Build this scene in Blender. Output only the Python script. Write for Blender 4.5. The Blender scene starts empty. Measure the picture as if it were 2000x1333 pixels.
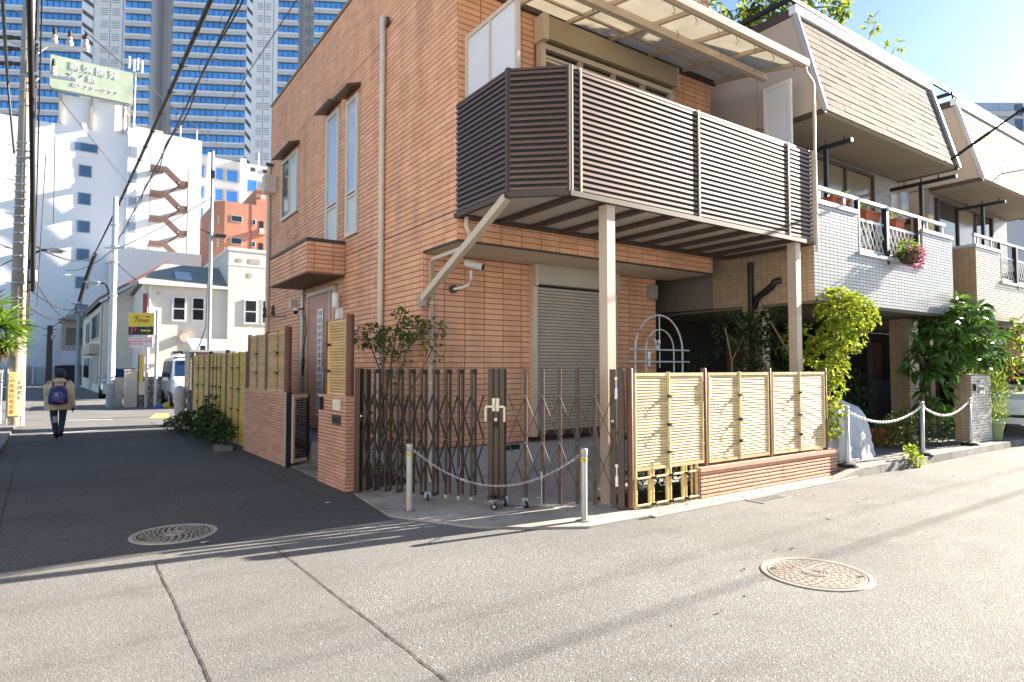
import bpy, math, random
from mathutils import Vector, Matrix, Quaternion
R = math.radians
random.seed(11)
scene = bpy.context.scene
COL = scene.collection
V = Vector

# ------------------------------------------------------------------ camera
cam_d = bpy.data.cameras.new('camera'); cam = bpy.data.objects.new('camera', cam_d); COL.objects.link(cam)
cam.location = (0, 0, 1.5)
cam.rotation_euler = (R(90 + 2.452), 0, R(-34.70))
cam_d.sensor_width = 36; cam_d.lens = 22.07
cam_d.clip_start = .05; cam_d.clip_end = 3000
cam_d.dof.use_dof = True; cam_d.dof.focus_distance = 7.6; cam_d.dof.aperture_fstop = 2.6
scene.camera = cam
CAM = V((0, 0, 1.5))

# ------------------------------------------------------------------ sky, sun, exposure
SUN = V((1, -.13, .42)).normalized()
ELEV = math.asin(SUN.z)
w = bpy.data.worlds.new('World'); scene.world = w; w.use_nodes = True
nt = w.node_tree; nt.nodes.clear()
sky = nt.nodes.new('ShaderNodeTexSky'); sky.sky_type = 'NISHITA'; sky.sun_disc = False
sky.sun_elevation = ELEV; sky.sun_rotation = math.atan2(SUN.x, SUN.y)
sky.air_density = 1.0; sky.dust_density = .75; sky.ozone_density = 3.0; sky.altitude = 600
bg = nt.nodes.new('ShaderNodeBackground'); bg.inputs[1].default_value = .05
wo = nt.nodes.new('ShaderNodeOutputWorld')
nt.links.new(sky.outputs[0], bg.inputs[0]); nt.links.new(bg.outputs[0], wo.inputs[0])
sd = bpy.data.lights.new('sun', 'SUN'); sd.energy = 5.0; sd.angle = R(.53); sd.color = (1, .90, .76)
so = bpy.data.objects.new('sun', sd); COL.objects.link(so)
so.rotation_euler = SUN.to_track_quat('Z', 'Y').to_euler(); so.location = (20, -5, 20)
vs = scene.view_settings
vs.view_transform = 'Standard'; vs.look = 'None'; vs.gamma = 1; vs.use_curve_mapping = False
vs.exposure = 2.35
scene.cycles.max_bounces = 8; scene.cycles.diffuse_bounces = 4; scene.cycles.transparent_max_bounces = 8
scene.cycles.sample_clamp_indirect = 6.0

# ------------------------------------------------------------------ materials
MATS = {}
def lin(c): return tuple(x / 12.92 if x <= .04045 else ((x + .055) / 1.055) ** 2.4 for x in c)
def M(name, col, rough=.6, metal=0, var=.12, scale=4, bump=0, bscale=60, bdist=.01, rnd=0, col2=None, c2lo=.5, c2hi=.7, spec=.5, trans=0, stretch=(1, 1, 1), emis=None, coat=0):
    """base colour with noise variation, optional second colour in patches, per-piece variation and fine relief"""
    if name in MATS: return MATS[name]
    m = bpy.data.materials.new(name); m.use_nodes = True; MATS[name] = m
    t = m.node_tree; n = t.nodes; l = t.links; n.clear()
    out = n.new('ShaderNodeOutputMaterial'); b = n.new('ShaderNodeBsdfPrincipled')
    b.inputs['Roughness'].default_value = rough; b.inputs['Metallic'].default_value = metal
    b.inputs['Specular IOR Level'].default_value = spec
    if coat: b.inputs['Coat Weight'].default_value = coat; b.inputs['Coat Roughness'].default_value = .45 if 'slat' in name else .05
    geo = n.new('ShaderNodeNewGeometry'); mp = n.new('ShaderNodeVectorMath'); mp.operation = 'MULTIPLY'
    mp.inputs[1].default_value = stretch; l.new(geo.outputs['Position'], mp.inputs[0])
    no = n.new('ShaderNodeTexNoise'); no.inputs['Scale'].default_value = scale; no.inputs['Detail'].default_value = 6
    no.inputs['Roughness'].default_value = .65
    l.new(mp.outputs[0], no.inputs['Vector'])
    c = V(col)
    mr = n.new('ShaderNodeMapRange'); mr.inputs[1].default_value = .3; mr.inputs[2].default_value = .7
    mr.inputs[3].default_value = 1 - var; mr.inputs[4].default_value = 1 + var
    l.new(no.outputs['Fac'], mr.inputs[0])
    val = mr.outputs[0]
    if rnd:
        oi = n.new('ShaderNodeObjectInfo'); at = n.new('ShaderNodeAttribute'); at.attribute_name = 'rnd'
        ad = n.new('ShaderNodeMath'); ad.operation = 'ADD'; l.new(oi.outputs['Random'], ad.inputs[0]); l.new(at.outputs['Fac'], ad.inputs[1])
        fr = n.new('ShaderNodeMath'); fr.operation = 'FRACT'; l.new(ad.outputs[0], fr.inputs[0])
        m2 = n.new('ShaderNodeMapRange'); m2.inputs[3].default_value = 1 - rnd; m2.inputs[4].default_value = 1 + rnd
        l.new(fr.outputs[0], m2.inputs[0])
        mu = n.new('ShaderNodeMath'); mu.operation = 'MULTIPLY'; l.new(val, mu.inputs[0]); l.new(m2.outputs[0], mu.inputs[1]); val = mu.outputs[0]
    rgb = n.new('ShaderNodeRGB'); rgb.outputs[0].default_value = (*c, 1); csock = rgb.outputs[0]
    if col2:
        n2 = n.new('ShaderNodeTexNoise'); n2.inputs['Scale'].default_value = scale * .45; n2.inputs['Detail'].default_value = 5
        l.new(mp.outputs[0], n2.inputs['Vector'])
        r2 = n.new('ShaderNodeMapRange'); r2.inputs[1].default_value = c2lo; r2.inputs[2].default_value = c2hi; l.new(n2.outputs['Fac'], r2.inputs[0])
        mx = n.new('ShaderNodeMix'); mx.data_type = 'RGBA'; mx.inputs[7].default_value = (*col2, 1)
        l.new(csock, mx.inputs[6]); l.new(r2.outputs[0], mx.inputs[0]); csock = mx.outputs[2]
    sc = n.new('ShaderNodeVectorMath'); sc.operation = 'SCALE'; l.new(csock, sc.inputs[0]); l.new(val, sc.inputs['Scale'])
    l.new(sc.outputs[0], b.inputs['Base Color'])
    if bump:
        nb = n.new('ShaderNodeTexNoise'); nb.inputs['Scale'].default_value = bscale; nb.inputs['Detail'].default_value = 4
        l.new(mp.outputs[0], nb.inputs['Vector'])
        bp = n.new('ShaderNodeBump'); bp.inputs['Strength'].default_value = min(1, bump); bp.inputs['Distance'].default_value = bdist
        l.new(nb.outputs['Fac'], bp.inputs['Height']); l.new(bp.outputs[0], b.inputs['Normal'])
    if emis: b.inputs['Emission Color'].default_value = (*emis, 1)
    sh = b.outputs[0]
    if trans:
        tr = n.new('ShaderNodeBsdfTranslucent'); l.new(sc.outputs[0], tr.inputs[0])
        ms = n.new('ShaderNodeMixShader'); ms.inputs[0].default_value = trans
        l.new(sh, ms.inputs[1]); l.new(tr.outputs[0], ms.inputs[2]); sh = ms.outputs[0]
    l.new(sh, out.inputs[0])
    return m

def asphalt(name, dark, light, speck, coarse=1.0, bumpd=.012, crack=False):
    m = bpy.data.materials.new(name); m.use_nodes = True
    t = m.node_tree; n = t.nodes; l = t.links; n.clear()
    out = n.new('ShaderNodeOutputMaterial'); b = n.new('ShaderNodeBsdfPrincipled'); b.inputs['Roughness'].default_value = .86
    b.inputs['Specular IOR Level'].default_value = .3
    geo = n.new('ShaderNodeNewGeometry')
    vo = n.new('ShaderNodeTexVoronoi'); vo.inputs['Scale'].default_value = 75 / coarse; vo.inputs['Randomness'].default_value = 1
    l.new(geo.outputs['Position'], vo.inputs['Vector'])
    big = n.new('ShaderNodeTexNoise'); big.inputs['Scale'].default_value = .55; big.inputs['Detail'].default_value = 7; big.inputs['Roughness'].default_value = .6
    l.new(geo.outputs['Position'], big.inputs['Vector'])
    mid = n.new('ShaderNodeTexNoise'); mid.inputs['Scale'].default_value = 26 / coarse; mid.inputs['Detail'].default_value = 5; mid.inputs['Roughness'].default_value = .75
    l.new(geo.outputs['Position'], mid.inputs['Vector'])
    mx = n.new('ShaderNodeMix'); mx.data_type = 'RGBA'; mx.inputs[6].default_value = (*dark, 1); mx.inputs[7].default_value = (*light, 1)
    r = n.new('ShaderNodeMapRange'); r.inputs[1].default_value = .32; r.inputs[2].default_value = .66; l.new(mid.outputs['Fac'], r.inputs[0])
    l.new(r.outputs[0], mx.inputs[0])
    # single stones, each its own tint
    sep = n.new('ShaderNodeSeparateColor'); l.new(vo.outputs['Color'], sep.inputs[0])
    pr = n.new('ShaderNodeMapRange'); pr.inputs[1].default_value = .0; pr.inputs[2].default_value = 1; pr.inputs[3].default_value = .8; pr.inputs[4].default_value = 1.2
    l.new(sep.outputs[0], pr.inputs[0])
    wht = n.new('ShaderNodeMath'); wht.operation = 'GREATER_THAN'; wht.inputs[1].default_value = .955; l.new(sep.outputs[1], wht.inputs[0])
    wm = n.new('ShaderNodeMix'); wm.data_type = 'RGBA'; wm.inputs[7].default_value = (*speck, 1)
    l.new(wht.outputs[0], wm.inputs[0]); l.new(mx.outputs[2], wm.inputs[6])
    br = n.new('ShaderNodeMapRange'); br.inputs[1].default_value = .25; br.inputs[2].default_value = .75; br.inputs[3].default_value = .78; br.inputs[4].default_value = 1.2
    l.new(big.outputs['Fac'], br.inputs[0])
    st = n.new('ShaderNodeTexNoise'); st.inputs['Scale'].default_value = 1.3; st.inputs['Detail'].default_value = 8; st.inputs['Roughness'].default_value = .72
    sv = n.new('ShaderNodeVectorMath'); sv.operation = 'MULTIPLY'; sv.inputs[1].default_value = (.45, 1.2, 1); l.new(geo.outputs['Position'], sv.inputs[0]); l.new(sv.outputs[0], st.inputs['Vector'])
    sr = n.new('ShaderNodeMapRange'); sr.inputs[1].default_value = .52; sr.inputs[2].default_value = .72; sr.inputs[3].default_value = 1; sr.inputs[4].default_value = .70; l.new(st.outputs['Fac'], sr.inputs[0])
    m0 = n.new('ShaderNodeMath'); m0.operation = 'MULTIPLY'; l.new(pr.outputs[0], m0.inputs[0]); l.new(sr.outputs[0], m0.inputs[1])
    mu = n.new('ShaderNodeMath'); mu.operation = 'MULTIPLY'; l.new(m0.outputs[0], mu.inputs[0]); l.new(br.outputs[0], mu.inputs[1])
    sc = n.new('ShaderNodeVectorMath'); sc.operation = 'SCALE'; l.new(wm.outputs[2], sc.inputs[0]); l.new(mu.outputs[0], sc.inputs['Scale'])
    l.new(sc.outputs[0], b.inputs['Base Color'])
    ad = n.new('ShaderNodeMath'); ad.operation = 'SUBTRACT'; l.new(mid.outputs['Fac'], ad.inputs[0]); l.new(vo.outputs['Distance'], ad.inputs[1])
    bp = n.new('ShaderNodeBump'); bp.inputs['Strength'].default_value = .8; bp.inputs['Distance'].default_value = bumpd
    l.new(ad.outputs[0], bp.inputs['Height']); l.new(bp.outputs[0], b.inputs['Normal'])
    l.new(b.outputs[0], out.inputs[0]); MATS[name] = m
    return m

def glass(name, col, rough=.06, metal=0.0, spec=.8):
    return M(name, col, rough=rough, metal=metal, var=.08, scale=.7, spec=spec)

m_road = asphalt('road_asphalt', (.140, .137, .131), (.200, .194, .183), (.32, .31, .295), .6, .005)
m_lane_shade = asphalt('lane_shade_asphalt', (.062, .062, .065), (.098, .096, .095), (.20, .20, .19), .5, .004)  # shaded stretch of the lane: house shade put into a darker asphalt colour
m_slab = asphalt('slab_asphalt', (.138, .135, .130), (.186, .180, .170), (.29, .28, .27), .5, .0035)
m_conc = M('concrete_pale', (.33, .305, .265), .85, var=.16, scale=3, bump=.25, bscale=90, col2=(.27, .245, .21))
m_conc2 = M('concrete_worn', (.235, .22, .20), .9, var=.2, scale=2.2, bump=.4, bscale=70, col2=(.13, .12, .11), c2lo=.45, c2hi=.62)
m_found = M('foundation_grey', (.40, .41, .42), .85, var=.08, scale=2, bump=.1)
m_brick = M('siding_brick', (.76, .415, .25), .72, var=.10, scale=5, bump=.35, bscale=55, rnd=.10, col2=(.60, .315, .19), c2lo=.48, c2hi=.75, stretch=(1, 1, .22))
m_joint = M('siding_joint', (.27, .14, .085), .9, var=.1)
m_wbrick = M('split_brick', (.60, .325, .215), .8, var=.14, scale=14, bump=.6, bscale=45, rnd=.12)
m_wjoint = M('split_joint', (.16, .085, .06), .9, var=.1)
m_coping = M('coping', (.60, .35, .24), .75, var=.12, scale=7, bump=.2)
m_bamboo = M('bamboo_slat', (.66, .51, .27), .5, var=.18, scale=5, rnd=.15, col2=(.58, .48, .30), c2lo=.55, c2hi=.8, stretch=(1, 1, 3), bump=.05, bscale=30)
m_bamboo2 = M('bamboo_pole', (.68, .50, .20), .45, var=.16, scale=9, rnd=.1)
m_bamboo3 = M('bamboo_old', (.58, .39, .18), .5, var=.15, scale=6, rnd=.12)
m_woodp = M('post_brown', (.14, .06, .032), .6, var=.3, scale=7, stretch=(6, 6, 1), bump=.2, bscale=40)
m_tie = M('tie_black', (.02, .018, .016), .8, var=.1)
m_alu_dk = M('bronze_aluminium', (.075, .054, .042), .6, .1, var=.06, scale=8)
m_slat = M('slat_bronze', (.105, .056, .037), .46, .55, var=.05, scale=5, rnd=.05, coat=.6)
m_gate = M('gate_bronze', (.075, .053, .038), .45, .25, var=.08, scale=10)
m_black = M('black_matt', (.012, .012, .013), .7, var=.1)
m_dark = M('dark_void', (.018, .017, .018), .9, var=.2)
m_champ = M('champagne_aluminium', (.58, .47, .355), .45, .1, var=.05, scale=6)
m_cream = M('cream_pipe', (.66, .58, .49), .5, var=.08, scale=3)
m_shut = M('shutter_metal', (.46, .405, .33), .5, .1, var=.06, scale=3, rnd=.04)
m_white = M('white_paint', (.80, .80, .79), .5, var=.05)
m_soffit = M('soffit_board', (.60, .50, .385), .8, var=.05)
m_steel = M('galvanised', (.50, .51, .52), .42, .6, var=.12, scale=8)
m_brass = M('brushed_cream_metal', (.62, .57, .45), .35, .4, var=.06)
m_rubber = M('rubber', (.015, .015, .017), .7, var=.1)
m_plastic = M('grey_plastic', (.32, .30, .25), .55, var=.05)
m_frost = M('frosted_panel', (.86, .88, .92), .3, var=.04, scale=2, trans=.45)
m_poly = M('polycarbonate', (.66, .63, .55), .3, var=.08, scale=3, trans=.62)
m_paneblue = glass('pane_pale', (.42, .52, .62), .12)  # pale blue base colour holds the sky's reflection
m_panefrost = M('pane_frost', (.52, .58, .55), .3, var=.08, scale=2)
m_panedark = glass('pane_dark', (.02, .021, .024), .05)
m_curtain = M('pane_curtain', (.24, .19, .125), .15, var=.2, scale=5, stretch=(12, 12, .3), spec=.8)
m_door = M('door_terracotta', (.43, .19, .13), .45, var=.06)
m_tileb = M('tile_white', (.40, .405, .415), .28, var=.05, scale=3, rnd=.07)
m_tilec = M('tile_pinkish', (.50, .42, .355), .3, var=.05, scale=3, rnd=.08)
m_tileside = M('tile_beige', (.44, .33, .22), .32, var=.06, scale=3, rnd=.1)
m_grout = M('grout', (.22, .19, .16), .9, var=.1)
m_panel = M('cream_panel', (.52, .43, .34), .75, var=.05, scale=1.5)
m_panelg = M('grey_panel', (.20, .19, .155), .7, var=.08)
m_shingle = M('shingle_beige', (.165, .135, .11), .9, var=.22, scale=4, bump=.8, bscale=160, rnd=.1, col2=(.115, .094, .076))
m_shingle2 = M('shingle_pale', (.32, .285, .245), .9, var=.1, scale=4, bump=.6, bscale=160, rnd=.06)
m_trim = M('trim_grey', (.46, .48, .50), .45, .2, var=.05)
m_rail = M('rail_grey', (.55, .56, .57), .4, .4, var=.05)
m_blackmetal = M('black_metal', (.022, .024, .028), .45, .3, var=.1)
m_terra = M('terracotta', (.46, .12, .05), .7, var=.12, scale=9)
m_bark = M('bark', (.14, .085, .05), .9, var=.3, scale=9, stretch=(1, 1, .3), bump=.5)
m_barkp = M('bark_pale', (.26, .20, .12), .9, var=.25, scale=9, bump=.4)
m_cover = M('silver_cover', (.46, .48, .52), .55, .12, var=.12, scale=3, bump=1, bscale=5, bdist=.04)
def leafm(name, col, var=.35, tr=.35, rough=.42): return M(name, col, rough, var=var, scale=5, rnd=.36, trans=tr, spec=.4)
m_leafy = leafm('leaf_yellowgreen', (.30, .36, .035), .35, .4)
m_leafg = leafm('leaf_glossy', (.075, .16, .03), .35, .25, .26)
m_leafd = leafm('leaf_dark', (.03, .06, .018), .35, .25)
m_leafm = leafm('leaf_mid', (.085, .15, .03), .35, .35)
m_leafl = leafm('leaf_lime', (.22, .30, .045), .3, .4)
m_leafr = leafm('leaf_russet', (.22, .085, .03), .35, .35)
m_leafs = leafm('leaf_spiky', (.17, .28, .035), .3, .3)
m_pink = leafm('petal_pink', (.52, .22, .31), .25, .3, .6)
m_cable = M('cable_black', (.018, .017, .018), .6, var=.2)
m_pole = M('pole_concrete', (.42, .36, .28), .85, var=.14, scale=3, bump=.15, col2=(.34, .28, .21))
m_poleg = M('pole_grey', (.34, .37, .38), .7, var=.1, scale=2)

# ------------------------------------------------------------------ mesh helpers
class MB:
    def __init__(s): s.v = []; s.f = []; s.r = []
    def add(s, vs, fs, r=0.0):
        o = len(s.v); s.v += [V(p) for p in vs]
        for f in fs: s.f.append([i + o for i in f]); s.r.append(r)
        return s
    def box(s, x0, y0, z0, x1, y1, z1, r=0.0):
        x0, x1 = min(x0, x1), max(x0, x1); y0, y1 = min(y0, y1), max(y0, y1); z0, z1 = min(z0, z1), max(z0, z1)
        p = [(x0, y0, z0), (x1, y0, z0), (x1, y1, z0), (x0, y1, z0), (x0, y0, z1), (x1, y0, z1), (x1, y1, z1), (x0, y1, z1)]
        return s.add(p, [(0, 3, 2, 1), (4, 5, 6, 7), (0, 1, 5, 4), (1, 2, 6, 5), (2, 3, 7, 6), (3, 0, 4, 7)], r)
    def obox(s, c, ux, uy, uz, sx, sy, sz, r=0.0):
        c = V(c); a = V(ux) * sx / 2; b = V(uy) * sy / 2; d = V(uz) * sz / 2
        p = [c - a - b - d, c + a - b - d, c + a + b - d, c - a + b - d, c - a - b + d, c + a - b + d, c + a + b + d, c - a + b + d]
        return s.add(p, [(0, 3, 2, 1), (4, 5, 6, 7), (0, 1, 5, 4), (1, 2, 6, 5), (2, 3, 7, 6), (3, 0, 4, 7)], r)
    def bar(s, p, q, w, h, up=(0, 0, 1), r=0.0):
        p = V(p); q = V(q); d = q - p; L = d.length; d.normalize(); up = V(up)
        if abs(d.dot(up)) > .98: up = V((0, 1, 0)) if abs(d.y) < .9 else V((1, 0, 0))
        sd_ = d.cross(up).normalized(); u2 = sd_.cross(d).normalized()
        return s.obox((p + q) / 2, d, sd_, u2, L, w, h, r)
    def tube(s, pts, r, n=8, r2=None, rv=0.0):
        pts = [V(p) for p in pts]; m = len(pts); rings = []
        pd = None
        for i, p in enumerate(pts):
            d = (pts[min(i + 1, m - 1)] - pts[max(i - 1, 0)]).normalized()
            a = V((0, 0, 1)) if abs(d.z) < .9 else V((1, 0, 0))
            x = d.cross(a).normalized(); y = d.cross(x).normalized()
            if pd is not None and x.dot(pd) < 0 and abs(d.z) < .9: pass
            pd = x
            rr = r if r2 is None else r + (r2 - r) * i / max(1, m - 1)
            rings.append([p + x * rr * math.cos(2 * math.pi * k / n) + y * rr * math.sin(2 * math.pi * k / n) for k in range(n)])
        vs_ = [q for g in rings for q in g]; fs = []
        for i in range(m - 1):
            for k in range(n):
                fs.append((i * n + k, i * n + (k + 1) % n, (i + 1) * n + (k + 1) % n, (i + 1) * n + k))
        vs_ += rings[0] + rings[-1]; fs.append(tuple(m * n + k for k in range(n - 1, -1, -1))); fs.append(tuple(m * n + n + k for k in range(n)))
        return s.add(vs_, fs, rv)
    def cyl(s, p, q, r, n=12, r2=None, rv=0.0): return s.tube([p, q], r, n, r2, rv)
    def lathe(s, c, prof, n=16, rv=0.0, caps=True):
        c = V(c); m = len(prof)
        vs_ = [c + V((r * math.cos(2 * math.pi * k / n), r * math.sin(2 * math.pi * k / n), z)) for r, z in prof for k in range(n)]
        fs = [(i * n + k, i * n + (k + 1) % n, (i + 1) * n + (k + 1) % n, (i + 1) * n + k) for i in range(m - 1) for k in range(n)]
        if not caps: return s.add(vs_, fs, rv)
        vs_ += vs_[:n] + vs_[-n:]; fs.append(tuple(m * n + k for k in range(n - 1, -1, -1))); fs.append(tuple(m * n + n + k for k in range(n)))
        return s.add(vs_, fs, rv)
    def prism(s, poly, vec, r=0.0):
        n = len(poly); vec = V(vec); a = [V(p) for p in poly]; b = [p + vec for p in a]
        fs = [tuple(range(n)), tuple(range(2 * n - 1, n - 1, -1))] + [(i, i + n, (i + 1) % n + n, (i + 1) % n) for i in range(n)]
        return s.add(a + b, [f[::-1] for f in fs], r)
    def quad(s, *p, r=0.0): return s.add(p, [tuple(range(len(p)))], r)
    def sphere(s, c, rx, ry, rz, n=12, m=8, rv=0.0):
        prof = []
        c = V(c); vs_ = []
        for i in range(m + 1):
            th = math.pi * i / m
            for k in range(n):
                ph = 2 * math.pi * k / n
                vs_.append(c + V((rx * math.sin(th) * math.cos(ph), ry * math.sin(th) * math.sin(ph), rz * math.cos(th))))
        fs = [(i * n + k, (i + 1) * n + k, (i + 1) * n + (k + 1) % n, i * n + (k + 1) % n) for i in range(m) for k in range(n)]
        return s.add(vs_, fs, rv)
    def mesh(s, name, mat, smooth=False, off=V((0, 0, 0))):
        me = bpy.data.meshes.new(name)
        me.from_pydata([tuple(p - off) for p in s.v], [], s.f)
        me.materials.append(mat)
        if any(s.r):
            a = me.attributes.new('rnd', 'FLOAT', 'FACE'); a.data.foreach_set('value', s.r)
        if smooth: me.polygons.foreach_set('use_smooth', [True] * len(me.polygons))
        return me
    def build(s, name, mat, parent=None, smooth=False, kind=None, label=None, cat=None, group=None):
        off = ORG.get(parent.name, V((0, 0, 0))) if parent else V((0, 0, 0))
        o = bpy.data.objects.new(name, s.mesh(name, mat, smooth, off)); COL.objects.link(o)
        if parent: o.parent = parent
        ORG[o.name] = off
        if kind: o['kind'] = kind
        if label: o['label'] = label
        if cat: o['category'] = cat
        if group: o['group'] = group
        return o
ORG = {}
def thing(name, label, cat, loc=(0, 0, 0), group=None, rz=0):
    o = bpy.data.objects.new(name, None); COL.objects.link(o); o.location = loc; o.rotation_euler = (0, 0, rz)
    o.empty_display_size = .2
    o['label'] = label; o['category'] = cat
    if group: o['group'] = group
    ORG[o.name] = V((0, 0, 0)) if rz else V(loc)
    return o
def tag(o, label, cat, group=None):
    o['label'] = label; o['category'] = cat
    if group: o['group'] = group
    return o
def inst(name, me, parent, loc, rot=None, scale=None):
    o = bpy.data.objects.new(name, me); COL.objects.link(o); o.parent = parent
    o.location = V(loc) - ORG[parent.name]
    if rot is not None:
        o.rotation_mode = 'QUATERNION'; o.rotation_quaternion = rot
    if scale is not None: o.scale = scale
    ORG[o.name] = V(loc)
    return o
def copy_tree(o, parent=None):
    c = o.copy(); COL.objects.link(c); c.parent = parent
    for ch in list(o.children): copy_tree(ch, c)
    return c

# cladding: real pieces laid on a wall. nearest full pieces are objects, the rest one joined part
def piece(mb, O, U, N, u0, u1, z0, z1, dep, ch, style, r):
    Z = V((0, 0, 1)); P_ = lambda u, z, n: O + U * u + Z * z + N * n
    if style == 'flat':
        a = [P_(u0, z0, 0), P_(u1, z0, 0), P_(u1, z1, 0), P_(u0, z1, 0), P_(u0 + ch, z0 + ch, dep), P_(u1 - ch, z0 + ch, dep), P_(u1 - ch, z1 - ch, dep), P_(u0 + ch, z1 - ch, dep)]
        fs = [(4, 5, 6, 7), (0, 1, 5, 4), (1, 2, 6, 5), (2, 3, 7, 6), (3, 0, 4, 7)]
    else:                                                     # rounded split face
        h = z1 - z0
        pr = [(0, 0), (.06, .62), (.28, 1), (.62, .96), (.9, .7), (1, 0)]
        j = lambda: random.uniform(.82, 1.08)
        a = [P_(u0, z0 + h * q, dep * d * j()) for q, d in pr] + [P_((u0 + u1) / 2, z0 + h * q, dep * d * j()) for q, d in pr] + [P_(u1, z0 + h * q, dep * d * j()) for q, d in pr]
        k = len(pr)
        fs = [(i + c * k, i + (c + 1) * k, i + 1 + (c + 1) * k, i + 1 + c * k) for c in range(2) for i in range(k - 1)]
        fs += [tuple(range(k - 1, -1, -1))[::-1], tuple(2 * k + i for i in range(k))]
    if U.cross(Z).dot(N) < 0: fs = [f[::-1] for f in fs]
    mb.add(a, fs, r)
def clad(parent, O, U, N, u0, u1, z0, z1, bw, bh, gap, dep, mat, holes=(), limit=0, name='brick', style='flat', ch=.004, shift=None, stuffname=None, front=None):
    O = V(O); U = V(U).normalized(); N = V(N).normalized()
    full = []; part = []
    nr = int(round((z1 - z0) / bh)); bh = (z1 - z0) / nr
    for r in range(nr):
        za = z0 + r * bh + gap / 2; zb = z0 + (r + 1) * bh - gap / 2
        sh = shift(r) if shift else 0
        u = u0 - sh
        while u < u1 - 1e-4:
            ua = max(u0, u) + gap / 2; ub = min(u1, u + bw) - gap / 2
            if ub - ua > .012:
                rects = [(ua, ub, za, zb)]; cut = (ub - ua) < bw - gap - 1e-3
                for (h0, h1, k0, k1) in holes:
                    nx = []
                    for (a, b_, c, d) in rects:
                        if b_ <= h0 or a >= h1 or d <= k0 or c >= k1: nx.append((a, b_, c, d)); continue
                        cut = True
                        if a < h0 - .01: nx.append((a, h0, c, d))
                        if b_ > h1 + .01: nx.append((h1, b_, c, d))
                        a2, b2 = max(a, h0), min(b_, h1)
                        if c < k0 - .012: nx.append((a2, b2, c, k0))
                        if d > k1 + .012: nx.append((a2, b2, k1, d))
                    rects = nx
                for q in rects: (part if cut else full).append(q)
            u += bw
    cen = lambda q: O + U * ((q[0] + q[1]) / 2) + V((0, 0, (q[2] + q[3]) / 2))
    vis = front or (lambda p: True)
    ind = []
    if limit:
        cand = sorted([q for q in full if vis(cen(q))], key=lambda q: (cen(q) - CAM).length)
        ind = cand[:limit]; s_ = set(ind); full = [q for q in full if q not in s_]
        var = []
        for k in range(5):
            mb = MB(); piece(mb, V((0, 0, 0)), U, N, -(bw - gap) / 2, (bw - gap) / 2, -(bh - gap) / 2, (bh - gap) / 2, dep * random.uniform(.9, 1.1), ch, style, 0)
            var.append(mb.mesh(name, mat))
        for q in ind: inst(name, random.choice(var), parent, cen(q))
    mb = MB()
    for q in full + part: piece(mb, O, U, N, *q, dep * random.uniform(.9, 1.1), ch, style, random.random())
    if mb.f:
        o = mb.build(stuffname or name + 's', mat, parent, kind='stuff')
    return len(ind)

def window(parent, O, U, N, u0, u1, z0, z1, fmat, panes, fw=.05, dep=.035, name='window', rec=.018, mul=.035):
    """frame standing proud of the wall with its panes as sub-parts; panes=[(u0,u1,z0,z1,mat)]"""
    O = V(O); U = V(U).normalized(); N = V(N).normalized(); Z = V((0, 0, 1))
    P_ = lambda u, z, n: O + U * u + Z * z + N * n
    b = MB()
    def ob(a, b_, c, d, n0, n1): b.obox(P_((a + b_) / 2, (c + d) / 2, (n0 + n1) / 2), U, N, Z, b_ - a, n1 - n0, d - c)
    ob(u0, u0 + fw, z0, z1, 0, dep); ob(u1 - fw, u1, z0, z1, 0, dep)
    ob(u0 + fw, u1 - fw, z1 - fw, z1, 0, dep - .002); ob(u0 + fw, u1 - fw, z0, z0 + fw, 0, dep + .002)
    us = sorted({round(p[0], 4) for p in panes} | {round(p[1], 4) for p in panes}); zs = sorted({round(p[2], 4) for p in panes} | {round(p[3], 4) for p in panes})
    for u in us[1:-1]: ob(u - mul / 2, u + mul / 2, z0 + fw, z1 - fw, 0, dep - .006)
    for z in zs[1:-1]: ob(u0 + fw, u1 - fw, z - mul / 2, z + mul / 2, 0, dep - .004)
    f = b.build(name, fmat, parent)
    for (a, b_, c, d, m) in panes:
        g = MB(); e = .004
        g.obox(P_((a + b_) / 2, (c + d) / 2, rec - .004), U, N, Z, b_ - a - e, .008, d - c - e)
        g.build('pane', m, f)
    return f

def text(body, size, mat, parent, O, U, Vv, name='lettering', dep=.004, shear=0, sx=1, align='CENTER', kern=1):
    cu = bpy.data.curves.new(name, 'FONT'); cu.body = body; cu.size = size; cu.align_x = align; cu.align_y = 'CENTER'
    cu.extrude = dep / 2; cu.shear = shear; cu.space_character = kern; cu.space_line = .9; cu.resolution_u = 3
    tmp = bpy.data.objects.new('tmp', cu); COL.objects.link(tmp)
    dg = bpy.context.evaluated_depsgraph_get(); me = bpy.data.meshes.new_from_object(tmp.evaluated_get(dg))
    bpy.data.objects.remove(tmp); bpy.data.curves.remove(cu)
    U = V(U).normalized(); Vv = V(Vv).normalized(); N = U.cross(Vv)
    off = ORG.get(parent.name, V((0, 0, 0))) if parent else V((0, 0, 0))
    mat4 = Matrix(((U.x * sx, Vv.x, N.x, O[0] - off.x), (U.y * sx, Vv.y, N.y, O[1] - off.y), (U.z * sx, Vv.z, N.z, O[2] - off.z), (0, 0, 0, 1)))
    me.transform(mat4); me.materials.clear(); me.materials.append(mat); me.name = name
    o = bpy.data.objects.new(name, me); COL.objects.link(o)
    if parent: o.parent = parent
    ORG[o.name] = off
    return o

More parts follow.
